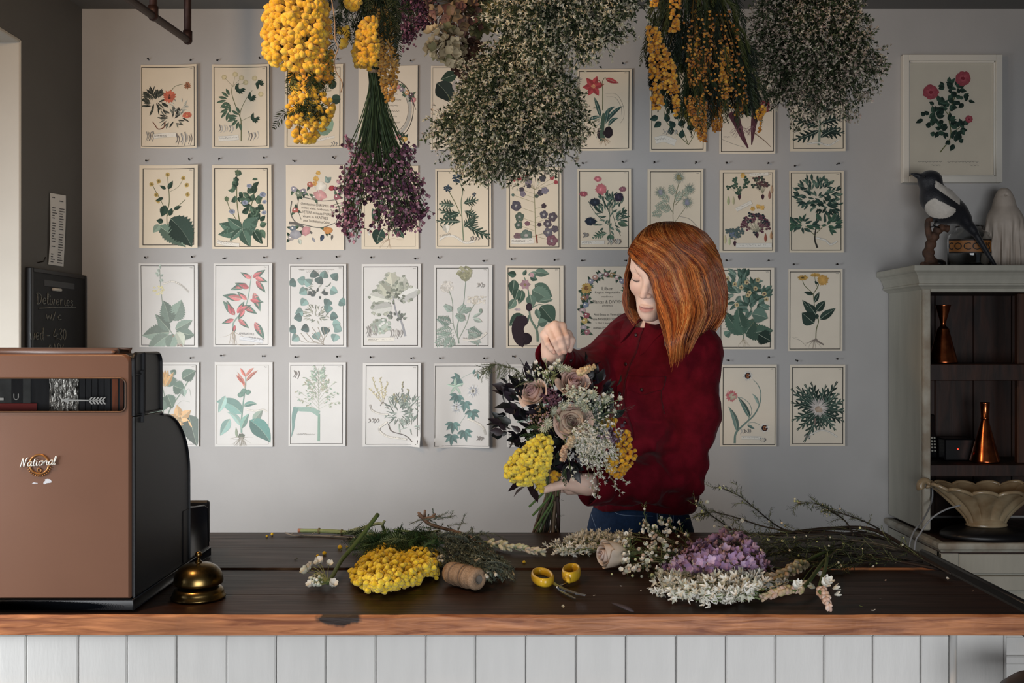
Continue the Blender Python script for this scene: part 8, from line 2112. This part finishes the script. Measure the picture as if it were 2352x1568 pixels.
for i in range(60):
    a=np.array([rng.uniform(1030,1120),rng.uniform(1250,1300)]);b=np.array([min(1178,a[0]+rng.uniform(25,75)),min(1350,a[1]+rng.uniform(10,55))]);paths.append(catmull([PC(*a,rng.uniform(.01,.035)),PC(*((a+b)/2+[8,-6]),rng.uniform(.015,.035)),PC(*b,rng.uniform(.006,.014))],8))
for i in range(24):
    a=np.array([rng.uniform(965,1040),rng.uniform(1186,1215)]);e=a+rng.normal(0,1,2)*[22,10];d_=rng.uniform(2.26,2.32);paths.append(catmull([P(*a,d_),P(*((a+e)/2),d_),P(*e,d_)],5))
paths.append(catmull([P(1052,1220,2.26),P(1062,1196,2.25),P(1069,1182,2.24)],6));paths.append(catmull([P(1075,1225,2.26),P(1085,1212,2.24),P(1084,1224,2.22)],6))
mb=MB()
for w_ in paths:tube(mb,w_,.0010,3,lin('#6c7062'),caps=False)
needles(mb,paths,rng,['#6c786a','#828e80','#566154','#98a294','#46524a'],.0024,.0085,.0019,.75);stuff(mb.build('needles',M['green'],it,smooth=False))
p=np.array([PC(x+rng.normal(0,3),y+rng.normal(0,3),.03)for x,y in((1026,1243),(1012,1282),(1016,1278),(1092,1256),(1120,1320),(1138,1317),(1010,1276),(1095,1287))for _ in range(4)]);mb=MB();buds(mb,p,rng,['#cfcbbd','#b5b0a0'],.0030);stuff(mb.build('small_buds',M['bloom'],it))
mb=MB();tube(mb,catmull([PC(1158,1288,.014),PC(1172,1300,.012),PC(1181,1320,.006)],8),.0014,5,lin('#a39878'));mb.build('dry_stalk',M['stem'],it)
# twine spool
it=thing('twine_spool','spool of natural jute twine lying on its side in front of the herb sprigs','spool',TP(1068,1335,0))
A_,B_=PC(1031,1313,.0215),PC(1101,1331,.0215);ax=nrm(B_-A_);L=np.linalg.norm(B_-A_);Rf=frames(np.array([ax]))[0]
mb=MB();prof=[(.0085,0),(.0165,.0005),(.0195,.003),(.0207,.010)]+[(.0207-.0004*(i%2)+.0006*math.sin(i*.55),.010+(L-.018)*i/36)for i in range(37)]+[(.0195,L-.003),(.0165,L-.0005),(.0088,L),(.0085,L-.02),(.0085,.02)]
lathe(mb,prof,40);mb.xf(Rf,A_);mb.build('wound_twine',M['twine'],it)
for z0,tl_ in((.024,.10),(.047,-.12),(.058,.06)):
    a=np.linspace(0,2*PI,40);mb=MB();qq=np.stack([.0212*np.cos(a),.0212*np.sin(a),z0+tl_*.02*np.cos(a)],1)@Rf.T+A_;tube(mb,qq,.0010,5,caps=False);mb.build('strand',mat('dark_twine','#7d6550',rough=.9)if 'dark_twine' not in bpy.data.materials else bpy.data.materials['dark_twine'],it)
mb=MB();lathe(mb,[(.0084,.001),(.0084,L-.001),(.0070,L-.001),(.0070,.001),(.0084,.001)],24);mb.xf(Rf,A_);mb.build('cardboard_core',mat('grey_cardboard','#6d665e',rough=.9),it)
# tuberose spike lying to the right of it
rng=np.random.default_rng(75);it=thing('tuberose_spike','creamy white tuberose bud spike lying at the back, left of her hands','flower',TP(1190,1254,0))
q=np.array([PC(1122,1246,.014),PC(1180,1256,.016),PC(1240,1266,.012)]);mb=MB();spike_buds(mb,q,rng,['#d9dac0','#e2e1cc','#c9cdaa','#dfd6c4'],.025,.0098,4,.0095,.50,.7);mb.build('buds',M['bloom'],it);mb=MB();tube(mb,catmull([PC(1090,1240,.014),*q],12),.003,6,lin('#7f9060'));mb.build('stem',M['stem'],it)
# scissors
M['yellow_plastic']=mat('yellow_plastic','#dcb42e',rough=.3,coat=.2);M['steel']=mat('scissor_steel','#b9bdc2',rough=.22,metal=1.0)
it=thing('scissors','open scissors with yellow plastic handles and steel blades','scissors',TP(1283,1342,0))
def loop(cx,cy,rx,ry,rot,z,tilt=0.0,t0=0,t1=2*PI):
    a=np.linspace(t0,t1,30);ca,sa=math.cos(rot),math.sin(rot);X,Y=rx*np.cos(a),ry*np.sin(a)
    return np.array([PC(cx+x*ca-y*sa,cy+x*sa+y*ca,z)for x,y in zip(X,Y)])
def strap(mb,q,w,h):
    """closed handle ring: rounded rectangular section"""
    q=q[:-1];n=len(q);c=q.mean(0);t=nrm(np.roll(q,-1,0)-np.roll(q,1,0));out=nrm(np.cross(t,np.array([0,0,1.0])));up_=np.array([0,0,1.0])
    sec=[(math.cos(a)*w*(1 if abs(math.cos(a))>.5 else.9),math.sin(a)*h)for a in np.linspace(0,2*PI,10,endpoint=False)]
    V=np.array([[q[i]+out[i]*s+up_*z for s,z in sec]for i in range(n)]);mb.add(V.reshape(-1,3),grid_faces(n,10,True)[:,::-1]if False else np.array([(i*10+j,((i+1)%n)*10+j,((i+1)%n)*10+(j+1)%10,i*10+(j+1)%10)for i in range(n)for j in range(10)]))
mb=MB();strap(mb,loop(1246,1325,23,12.5,.22,.010),.0034,.0085);h1=mb.build('handle',M['yellow_plastic'],it)
mb=MB();strap(mb,loop(1312,1315,18.5,10.5,-.15,.013),.0032,.0105);tube(mb,catmull([PC(1303,1326,.012),PC(1306,1334,.010),PC(1309,1338,.007)],6),[.006,.006,.005,.004,.003,.002],8);h2=mb.build('handle',M['yellow_plastic'],it)
mb=MB();tube(mb,catmull([PC(1262,1332,.009),PC(1268,1335,.007)],4),[.007,.006,.005,.004],8);mb.build('handle_neck',M['yellow_plastic'],it)
def blade(pts_,ws,z,name):
    q=np.array([PC(x,y,z)for x,y in pts_]);t=nrm(np.gradient(q,axis=0));s=nrm(np.cross(t,np.array([0,0,1.0])));n=len(q);w=np.array(ws)[:,None];u=np.array([0,0,.0009])
    V=np.concatenate([q+s*w+u,q-s*w*.6+u*1.6,q-s*w*.6-u,q+s*w-u]);f=[]
    for i in range(n-1):
        for j in range(4):f.append((j*n+i,((j+1)%4)*n+i,((j+1)%4)*n+i+1,j*n+i+1))
    f+=[(0,n,2*n,3*n),(n-1,4*n-1,3*n-1,2*n-1)];mb=MB();mb.add(V,f);mb.build(name,M['steel'],it,smooth=False)
blade([(1264,1334),(1275,1341),(1284,1347),(1305,1356),(1325,1363),(1346,1367)],[.0030,.0038,.0048,.0046,.0040,.0022],.0062,'blade')
blade([(1306,1337),(1294,1343),(1280,1348),(1290,1358),(1306,1367),(1322,1375)],[.0026,.0034,.0042,.0044,.0036,.0016],.0032,'blade')
mb=MB();c=PC(1281,1347,.0082);tube(mb,[c-np.array([0,0,.006]),c+np.array([0,0,.0012])],.0028,10);mb.build('pivot_screw',M['steel'],it)
# genista left
def genista(label,rows,nst,seed,tipdir,zmax,fl=.0105,name='genista_sprigs',cols=WH,per=9,org=None):
    rng=np.random.default_rng(seed);it=thing(name,label,'flowers',TP(*(org or(rows[1][1],rows[1][0])),0));ends=heap(rows,nst,rng,zmax);mb=MB();mg=MB();allp=[]
    for e in ends:
        d=np.array([tipdir[0],tipdir[1],0])*rng.uniform(.05,.11)+rng.normal(0,.012,3);b=e+d;b[2]=max(CT+.006,e[2]*.6+CT*.4);q=catmull([e,(e+b)/2+np.array([0,0,.006]),b],9);tube(mg,q,.0009,4,pick(rng,['#6d7c50','#55643e','#7f8c60'],1)[0],caps=False);allp.append(q[:6])
    p=np.concatenate(allp);p=p[rng.permutation(len(p))[:int(nst*per)]]+rng.normal(0,.004,(min(len(p),int(nst*per)),3));p[:,2]=np.maximum(p[:,2],CT+.005);stuff(mg.build('stalks',M['stem'],it))
    cups(mb,p,rng,cols,fl,4,.80,.40,nrm(rng.normal(0,.6,p.shape)+np.array([-tipdir[0]*.4,-.5,.5])));stuff(mb.build('florets',M['bloom'],it,smooth=False));return it
genista('slender sprig of starry white florets lying left of the single cut rose',[(1228,1330,1420),(1240,1290,1420),(1256,1260,1400),(1272,1275,1310)],60,81,(.9,.1),.022,.0105,per=7)
genista('mass of starry white florets spread in front of the lilac blossom',[(1298,1545,1700),(1318,1510,1735),(1340,1500,1742),(1362,1505,1738),(1382,1560,1680)],150,82,(.75,.4),.045,.0130,per=8)
# single rose
rng=np.random.default_rng(76);it=thing('cut_rose','single pale blush rose lying on its side among white sprays','rose',TP(1405,1298,0))
mb=MB();d=nrm(np.array([-1,-.42,.10]));c=PC(1440,1274,.027);rose_mesh(mb,rot_to(d,2.0),c,.0265,.064,12,('#d2c7a6','#e4d6c6','#d9c0ba'),14,.35);mb.build('bloom',M['bloom'],it)
mb=MB();tube(mb,catmull([c-d*.002,c-d*.06+np.array([0,0,-.010]),c-d*.16+np.array([0,.04,-.016])],10),.003,7,lin('#5f7044'));mb.build('stem',M['stem'],it)
# wax flower spray
def waxflower(label,stems,nflow,seed,org,needle_cols,nl=.013,fl=.0095,step=.0042,sc_=('#6a6048','#5a5a3c','#7d7258'),sn=2):
    rng=np.random.default_rng(seed);it=thing('waxflower_spray',label,'flowers',TP(*org,0));mb=MB();paths=[]
    for s in stems:q=catmull([P(*c)if c[2]>1 else PC(*c)for c in s],22);q[:,2]=np.maximum(q[:,2],CT+.0065);tube(mb,q,np.linspace(.0022,.0008,22),5,pick(rng,sc_,1)[0]);paths.append(q)
    side=[]
    for q in paths:
        for i in range(4,22,sn):
            e=q[i]+nrm(q[min(21,i+1)]-q[i-1])*rng.uniform(.01,.03)+rng.normal(0,.012,3);e[2]=max(e[2],CT+.006);sd_=catmull([q[i],(q[i]+e)/2+rng.normal(0,.003,3),e],6);sd_[:,2]=np.maximum(sd_[:,2],CT+.004);side.append(sd_)
    for q in side:tube(mb,q,.0007,3,lin('#6d7048'),caps=False)
    mb.build('stems',M['stem'],it)['kind']='stuff';mb=MB();needles(mb,[q[6:]for q in paths]+side,rng,needle_cols,step,nl,.0013,.7);stuff(mb.build('needles',M['green'],it,smooth=False));return it,side,paths,rng
it,side,paths,rng=waxflower('white waxflower spray with fine needle leaves, between the rose and the lilac',[[(1600,1262,.02),(1540,1240,.05),(1500,1222,.06),(1480,1205,.065)],[(1610,1270,.02),(1560,1250,.04),(1500,1238,.05),(1440,1230,.05)],[(1580,1290,.015),(1530,1290,.03),(1480,1290,.03),(1440,1300,.015)],[(1590,1280,.02),(1540,1270,.045),(1480,1265,.045),(1440,1262,.04)],[(1600,1255,.03),(1570,1225,.05),(1540,1210,.055),(1520,1198,.06)],[(1580,1300,.012),(1540,1310,.015),(1510,1320,.012)],[(1590,1276,.02),(1540,1282,.04),(1500,1278,.04)]],0,77,(1510,1270),['#3f5230','#4f6440','#2f4026','#5f7650'])
p=np.concatenate([np.array([PC(x+rng.normal(0,4),y+rng.normal(0,4),z)for x,y,z in((1485,1196,.065),(1484,1206,.065),(1478,1218,.062),(1492,1222,.06),(1498,1228,.06),(1518,1203,.06),(1535,1218,.055),(1525,1225,.055),(1418,1238,.045),(1430,1250,.045),(1432,1262,.04),(1436,1274,.035),(1442,1286,.025),(1440,1300,.015),(1450,1305,.015),(1462,1304,.02),(1430,1310,.012),(1475,1290,.03),(1500,1260,.045),(1495,1275,.04),(1520,1246,.05),(1548,1290,.035),(1485,1310,.012),(1508,1240,.05))for _ in range(2)]),np.array([q[-1]for q in side])[::2]])
mb=MB();cups(mb,p,rng,WH,.0085,5,.8,.9);stuff(mb.build('white_cups',M['bloom'],it));mb=MB();p2=np.concatenate([np.array([q[4]for q in side]),p[:48]+rng.normal(0,.009,(48,3))]);p2[:,2]=np.maximum(p2[:,2],CT+.005);buds(mb,p2,rng,['#dcdcc6','#c6cfa0','#d3b8a4','#e9e7da'],.0034);stuff(mb.build('buds',M['bloom'],it))
# lilac
rng=np.random.default_rng(78);it=thing('lilac_head','full head of mauve lilac blossom lying in the middle of the right-hand flowers','flowers',TP(1645,1290,0))
LR=[(1217,1665,1690),(1232,1635,1712),(1248,1580,1735),(1265,1565,1750),(1282,1545,1758),(1298,1525,1764),(1315,1530,1740)];p=heap(LR,330,rng,.075,.02);cen=p.mean(0)-np.array([0,0,.03]);dd=nrm(p-cen+rand_dirs(rng,len(p))*.03)
mb=MB();tvl,tfl=cupflower_t(4,1.0,.72,1.05);mb.inst(tvl,tfl,frames(dd,rng.uniform(0,6,len(p))),p,pick(rng,['#a98bb0','#b79cbd','#9a78a0','#c3abc6','#b093b0'],len(p),.1),S=.0105*rng.uniform(.75,1.15,len(p)));stuff(mb.build('florets',M['bloom'],it))
p=heap(LR,420,rng,.072,.012);mb=MB();buds(mb,p,rng,['#a37f94','#b3909f','#bda6a0','#8f6c86','#c2b3a6'],.0040);stuff(mb.build('buds',M['bloom'],it));mb=MB();sprays(mb,p[::3],np.maximum(p[::3]+np.array([.02,.03,-.02]),np.array([-9,-9,CT+.003])),.0008,['#5c6a40'],rng,3);tube(mb,catmull([PC(1700,1290,.02),PC(1760,1275,.012),PC(1840,1262,.01)],10),.004,6,lin('#4c4634'));mb.build('stems',M['stem'],it)['kind']='stuff'
mb=MB();b_=PC(1722,1318,.03);p=heap([(1300,1718,1735),(1325,1715,1745)],26,rng,.03);buds(mb,p,rng,['#a9b08a','#8f9a70'],.0030);stuff(mb.build('green_buds',M['bloom'],it))
# dark branching stems at the back right
ND=['#2c3524','#3a4430','#222a1e','#4a5438']
st=[[(2185,1318,.012),(2100,1275,.03),(1990,1222,.05),(1850,1218,.05),(1760,1238,.03)],[(2170,1312,.010),(2060,1258,.03),(1900,1236,.04),(1750,1250,.03),(1640,1250,.03)],[(2120,1290,.012),(2000,1270,.02),(1880,1258,.03),(1720,1262,.03)],[(1990,1222,.05),(1800,1228,.06),(1700,1222,2.30),(1640,1188,2.30),(1600,1156,2.30)],[(1900,1232,.05),(1800,1215,2.30),(1740,1172,2.30),(1700,1140,2.30),(1655,1119,2.30)],[(1960,1228,.05),(1940,1195,2.33),(1900,1168,2.33),(1870,1155,2.33),(1834,1156,2.33)],[(2020,1215,2.36),(1980,1195,2.34),(1920,1175,2.33),(1895,1172,2.33)],[(1850,1225,.05),(1760,1210,2.30),(1690,1188,2.30),(1640,1176,2.30),(1610,1180,2.30)],[(2090,1285,.01),(2000,1290,.012),(1900,1306,.008),(1925,1304,.010)],[(2140,1300,.01),(2050,1288,.012),(1990,1284,.012),(1930,1302,.008)],[(2060,1262,.02),(1960,1245,.03),(1880,1290,.02),(1820,1272,.02)],[(1980,1240,.03),(1870,1262,.03),(1780,1272,.03),(1700,1275,.05)],[(2010,1248,.02),(1930,1240,.035),(1840,1244,.04),(1770,1258,.03)],[(2080,1268,.012),(1980,1256,.02),(1900,1262,.02),(1830,1256,.03)],[(1960,1262,.015),(1890,1280,.012),(1840,1300,.010)],[(2040,1272,.01),(1960,1276,.012),(1860,1282,.014),(1790,1262,.03)],[(1900,1228,.05),(1820,1234,.055),(1740,1228,.06),(1690,1214,.065)]]
it,side,paths,rng=waxflower('tangle of dark wiry waxflower branches along the back right of the counter',st,0,79,(1900,1245),ND,.012,step=.0040,sc_=('#2e2823','#3a332c','#4a4338'),sn=1)
mb=MB();tips=np.array([q[-1]for q in paths[3:8]]+[PC(1925,1302,.01)]);p=np.concatenate([tips+rng.normal(0,.004,tips.shape)for _ in range(4)]+[P(1900,1178,2.33)+rng.normal(0,.004,(5,3)),np.array([q[-1]for q in side])[::6]]);buds(mb,p,rng,['#c9c48c','#b3b878','#d6c2a0','#dcd9c0'],.0026);stuff(mb.build('buds',M['bloom'],it));mb=MB();cups(mb,np.array([P(1620,1153,2.30),P(1706,1192,2.29),P(1672,1210,2.29),P(1640,1205,2.29),P(1600,1196,2.28)]),rng,WH,.009,5,.6,.9);mb.build('white_cups',M['bloom'],it)['kind']='stuff'
for pts3,r in(([(2180,1316,.012),(2100,1268,.025),(2005,1216,.045),(1900,1214,.045),(1780,1228,.03)],.0042),([(2050,1240,.012),(2000,1232,.03),(1920,1224,.04),(1840,1220,.04)],.0036),([(2165,1308,.01),(2020,1282,.012),(1900,1270,.012),(1800,1262,.012)],.0034)):mb=MB();tube(mb,catmull([PC(*c)for c in pts3],20),r,7,lin('#2a201c'));mb.build('woody_stem',M['stem'],it)
# tuberoses front right
TU=['#b3a884','#c2b08e','#a8a070','#cbb39a','#d3c4ac']
for lb,q_,op,cols,sd in(('pink-tinged tuberose spike lying just right of the white florets',[(1850,1290,.02),(1800,1318,.022),(1745,1335,.016)],None,TU,91),('blunt tuberose spike with one open white bloom, nearest the counter front edge',[(1842,1352,.02),(1800,1356,.024),(1758,1370,.014)],(1826,1348),['#c2b08e','#d0b899','#cbb0a0','#b0a878'],92),('drooping tuberose tip with pink buds and white petals, rightmost of the flowers',[(1882,1352,.030),(1894,1368,.024),(1903,1388,.014)],(1892,1343),['#dcbcab','#e2c9b8','#d3b6a0','#e6d2c6'],93)):
    rng=np.random.default_rng(sd);it=thing('tuberose_spike',lb,'flower',TP(q_[1][0],q_[1][1],0));q=np.array([PC(*c)for c in q_]);mb=MB();spike_buds(mb,q,rng,cols,.025 if sd==91 else.018,.0100,5,.0085 if sd==91 else.0060,.6,.7);mb.build('buds',M['bloom'],it)
    mb=MB();tail=PC(1912,1265,.014)if sd!=93 else PC(1900,1270,.016);tube(mb,catmull([q[-1],q[1],q[0],(q[0]+tail)/2+np.array([.004,0,.006]),tail],14),.0036,7,lin('#56663c'));mb.build('stem',M['stem'],it)
    if op:mb=MB();c=PC(*op,.036);cups(mb,np.array([c,c+np.array([.004,0,.002])]),rng,WH,.017,6,.7,.6,nrm(np.array([[.1,-.8,.6],[.3,-.5,.8]])));mb.build('open_bloom',M['bloom'],it)
    if sd==93:
        for x,y in((1912,1352),(1872,1350),(1916,1366)):mb=MB();cups(mb,PC(x,y,.02)[None],rng,WH,.015,4,.5,.5,nrm(np.array([[(x-1890)/25,-.3,.4]])));mb.build('petals',M['bloom'],it)
it=thing('white_floret','small drooping white floret just right of the blunt tuberose','flower',TP(1850,1335,0));rng=np.random.default_rng(94)
mb=MB();cups(mb,np.array([PC(1846,1332,.018),PC(1876,1318,.012)]),rng,['#cfcabf'],.017,5,.55,.5,nrm(np.array([[.4,-.6,-.3],[.3,-.6,.2]])));tube(mb,catmull([PC(1846,1330,.02),PC(1860,1310,.02),PC(1880,1290,.012)],8),.0012,5,lin('#6c7a4c'));mb.build('petals',M['bloom'],it)
# leaf wrapper / dried scrap near the front, petals and crumbs
rng=np.random.default_rng(95);mb=MB();q=np.array([PC(1405,1384,.003),PC(1425,1390,.006),PC(1440,1396,.007),PC(1456,1404,.003)]);tube(mb,catmull(q,10),[.001,.003,.0045,.005,.006,.006,.0055,.005,.004,.001],8,lin('#4d4448'),flat=.5)
tag(mb.build('dried_petal',M['bloom'],at=q[1]),'shrivelled greyish dried petal lying near the front edge, below the scissors blades','petal')
for(x,y,s,c),lb in(((1294,1396,1.0,'#b9b49c'),'pale green petal scrap near the front edge, below the scissors handles'),((1429,1346,0.8,'#e0ddd2'),'white petal scrap on bare wood between the scissors and the starry white florets'),((1362,1368,0.5,'#d6d4c8'),'tiny white scrap beside the tips of the scissors blades'),((2003,1303,0.9,'#e6e4da'),'white petal scrap on the orange worn plank edge at the right'),((2033,1334,0.6,'#d6bfae'),'pinkish petal scrap on the dark plank, right of the drooping tuberose tip'),((2177,1331,1.0,'#e2e0d6'),'white petal scrap nearest the black end rail'),((2000,1402,0.9,'#e6e2d6'),'white petal scrap at the front edge, right of the drooping tuberose tip'),((1981,1393,0.6,'#8d9a5a'),'tiny green leaf scrap at the front edge, right of the drooping tuberose tip'),((2024,1375,0.35,'#9a9a90'),'minute grey speck of petal on the bare right-hand plank'),((1471,1357,0.4,'#dcdad0'),'minute white speck just left of the starry white florets'),((2232,1358,0.4,'#d0b8a0'),'minute pinkish speck near the front right corner of the counter'),((1911,1300,0.6,'#dedcd0'),'white scrap under the dark waxflower branches beside the tuberose stem'),((676,1285,0.8,'#5a5c3c'),'dark green leaf scrap left of the white allium head')):
    mb=MB();pv,pf=petal_t(.009*s,.006*s,.3,4);mb.add(pv@(rotz(rng.uniform(0,6))@rotx(1.35)).T+PC(x,y,.0016),pf,lin(c));o=mb.build('fallen_petal',M['bloom'],at=PC(x,y,.0016));tag(o,lb,'petal','petal scraps on the counter')

# ================================================================ ON TOP OF THE CABINET
TZ=CZ+.2455
# magpie
M['feather']=cmat('magpie_feathers',rough=.5,var=.15,scale=120,sheen=.2,bump=.3,bscale=300)
M['branch']=mat('twisted_branch_wood','#5a3d2c',rough=.75,var=.4,scale=40,col2='#33231a',bump=.6,bscale=60)
md=3.34;mp=lambda x,y,o=0.0:P(x,y,md+o)
mg_=thing('magpie','stuffed black and white magpie perched on a twisted branch on the cabinet','bird',np.array([mp(2165,560)[0],md,TZ]))
x0_,z0_=mp(2060,640)[0],mp(2060,640)[2]
Bf=Field(np.arange(mp(2085,0)[0]-.02,mp(2300,0)[0]+.02,.0028),np.arange(md-.075,md+.075,.0028),np.arange(TZ-.01,mp(0,385)[2]+.02,.0028))
def bc(a,b,ra,rb,k=.012):Bf.cone(mp(*a),mp(*b),ra*mpp(md),rb*mpp(md),k)
Bf.ell(mp(2136,413),np.array([25,21,20])*mpp(md),None,.01);bc((2136,418),(2146,455),22,27,.02);bc((2146,455),(2170,480),30,34,.02);bc((2170,480),(2195,488),33,25,.02);bc((2170,455),(2215,500),22,15,.015)
bc((2195,485),(2235,530),18,10,.012);bc((2230,520),(2284,607),8,4.5,.008)
bc((2118,408),(2104,402),9,5,.006);bc((2104,402),(2092,399),5,1.6,.004)
for o in(-.018,.018):Bf.cone(mp(2160,440,o*1.2),mp(2222,512,o*.6),15*mpp(md),8*mpp(md),.008)
v,q=Bf.mesh();px=v[:,0]/v[:,1]*F+1176;py=784-(v[:,2]-CZ)/v[:,1]*F
white=(((px-2160)/36)**2+((py-478)/24)**2<1)&(py>446+(px-2128)*.50);sh=((py>415+(px-2150)*.62)&(py<432+(px-2150)*.70)&(px>2148)&(px<2205))
C=np.where((white|sh)[:,None],lin('#c9c2b8'),lin('#14161d'));mb=MB();mb.add(v,q,C);mb.build('body',M['feather'],mg_)
for s in(-1,1):mb=MB();ball(mb,mp(2124,406,s*.026),.0028,T=ICO1);mb.build('eye',M['gadget'],mg_)
for(x,o)in((2150,-.012),(2168,.012)):
    mb=MB();tube(mb,[mp(x+8,498,o),mp(x-2,512,o),mp(x-6,520,o)],[.005,.0035,.003],7);tube(mb,[mp(x-14,522,o),mp(x-4,519,o),mp(x+8,523,o)],.0026,6);mb.build('leg',M['gadget'],mg_)
mb=MB();tube(mb,catmull([mp(2140,606),mp(2133,580),mp(2140,556),mp(2150,535),mp(2160,524),mp(2178,526)],24),np.linspace(.020,.011,24)*(1+.18*np.sin(np.arange(24)*1.7)),9);tube(mb,catmull([mp(2138,550),mp(2132,530),mp(2131,508),mp(2140,504)],12),np.linspace(.013,.008,12),8);tube(mb,catmull([mp(2150,530),mp(2168,516),mp(2172,520)],8),.007,7)
mb.build('branch',M['branch'],mg_)
mb=MB();tube(mb,[(mp(2118,0)[0],md,TZ+.012),(mp(2165,0)[0],md+.01,TZ+.014)],[.016,.018],10,flat=.6);mb.build('base',M['branch'],mg_)
mb=MB();ball(mb,np.array([mp(2158,0)[0],md+.012,TZ+.016]),(.026,.022,.016),T=ICO2);mb.build('base_block',M['gadget'],mg_)
# glass jar with amber label
m_,nt_,bb=_nt('clear_jar_glass');bb.inputs['Transmission Weight'].default_value=1.0;bb.inputs['Roughness'].default_value=.03;bb.inputs['IOR'].default_value=1.45;bb.inputs['Base Color'].default_value=(.93,.95,.95,1)
jd=3.43;jx=(2226-1176)/F*jd;jr=47*mpp(jd);jc=np.array([jx,jd,TZ+.0006])
jar=thing('apothecary_jar','clear glass apothecary jar with a curved amber label behind the magpie tail','jar',jc)
H=(607-515)*mpp(jd)
lt('glass_body',[(0,.001),(jr-.004,.001),(jr,.005),(jr,H*.80),(jr*.92,H*.90),(jr*.62,H*.99),(jr*.60,H*1.06),(jr*.68,H*1.08),(jr*.62,H*1.10),(jr*.55,H*1.05),(jr*.56,H*.98),(jr*.86,H*.89),(jr-.003,H*.78),(jr-.003,.006),(0,.005)],m_,jar,40,cen=jc)
M['amber']=mat('amber_label_paper','#96602a',rough=.5,var=.2,scale=30);M['label_ink']=mat('label_black_ink','#1c120c',rough=.6)
a0=np.linspace(-PI*.98,-PI*.02,30);zt0,zt1=TZ+(607-572)*mpp(jd),TZ+(607-540)*mpp(jd)
def on_jar(a,t,r):return np.stack([jx+r*np.cos(a),jd+r*np.sin(a),zt0+(zt1-zt0)*t-.010*np.cos(a)**2*0+.006*np.abs(np.sin(a))*-1+.006],-1)
for nm,t0,t1,r,m in(('label',0,1,jr+.0012,M['amber']),('label_border',.0,.10,jr+.0016,M['label_ink']),('label_border',.90,1.0,jr+.0016,M['label_ink'])):
    A=np.stack([on_jar(a0,t0,r),on_jar(a0,t1,r)],1);mb=MB();mb.add(A.reshape(-1,3),grid_faces(30,2));mb.build(nm,m,jar)
v,t=text2d('COCCUS C');v=v[:,:2];mn,mx=v.min(0),v.max(0);u=(v-mn)/(mx-mn);aa=-PI*.98+u[:,0]*PI*.86
mb=MB();mb.add(on_jar(aa,.24+.52*u[:,1],jr+.0022),t);mb.build('lettering',M['label_ink'],jar,smooth=False)
# robed statue
M['plaster']=mat('old_white_plaster','#b8aca0',rough=.6,var=.12,scale=25,bump=.15,bscale=60)
sd=3.405;sc=lambda x,y,o=0.0:P(x,y,sd+o);cx_=sc(2311,0)[0]
stt=thing('plaster_statue','white plaster statue of a veiled robed figure at the right of the cabinet top','statue',np.array([cx_,sd,TZ]))
u_=mpp(sd)
Sf=Field(np.arange(cx_-66*u_,cx_+66*u_,.0030),np.arange(sd-.085,sd+.085,.0030),np.arange(TZ,sc(0,425)[2],.0030))
def scn(a,b,ra,rb,k=.02,oa=0,ob=0):Sf.cone(sc(*a,oa),sc(*b,ob),ra*u_,rb*u_,k)
Sf.ell(sc(2305,452),np.array([13,15,17])*u_,None,.01);Sf.ell(sc(2306,450,.006),np.array([17,18,19])*u_,None,.01);scn((2306,465),(2290,500),17,14,.02,.01,.01);scn((2307,465),(2326,505),17,14,.02,.01,.01)
scn((2306,475),(2308,512),22,34,.02);scn((2308,512),(2310,605),34,40,.03);scn((2290,500),(2272,560),17,13,.02);scn((2272,560),(2278,604),14,20,.02);scn((2326,500),(2348,545),15,12,.02,-.01,-.02);scn((2348,545),(2358,600),14,22,.02);scn((2345,535),(2366,545),8,6,.01,-.03,-.05)
Sf.cone(sc(2305,446,-.0165),sc(2304,460,-.019),.0035,.0045,.006)
def robe(p):
    a=np.arctan2(p[...,1]-sd,p[...,0]-cx_);z=p[...,2]-TZ;return(-.0045*np.sin(14*a+10*z)*np.clip((.19-z)/.10,0,1)-.0025*np.sin(27*a-18*z)*np.clip((.17-z)/.10,0,1)).astype(np.float32)
Sf.op(robe,(cx_-.2,sd-.1,TZ),(cx_+.2,sd+.1,TZ+.22),mode='disp')
for(x,y,r)in((2299,448,3.2),(2310,448,3.2)):Sf.ell(sc(x,y,-.021),np.array([r,r,r*.7])*u_,None,.004,'sub')
v,q=Sf.mesh();v[:,2]=np.maximum(v[:,2],TZ+.0005);mb=MB();mb.add(v,q);mb.build('figure',M['plaster'],stt)
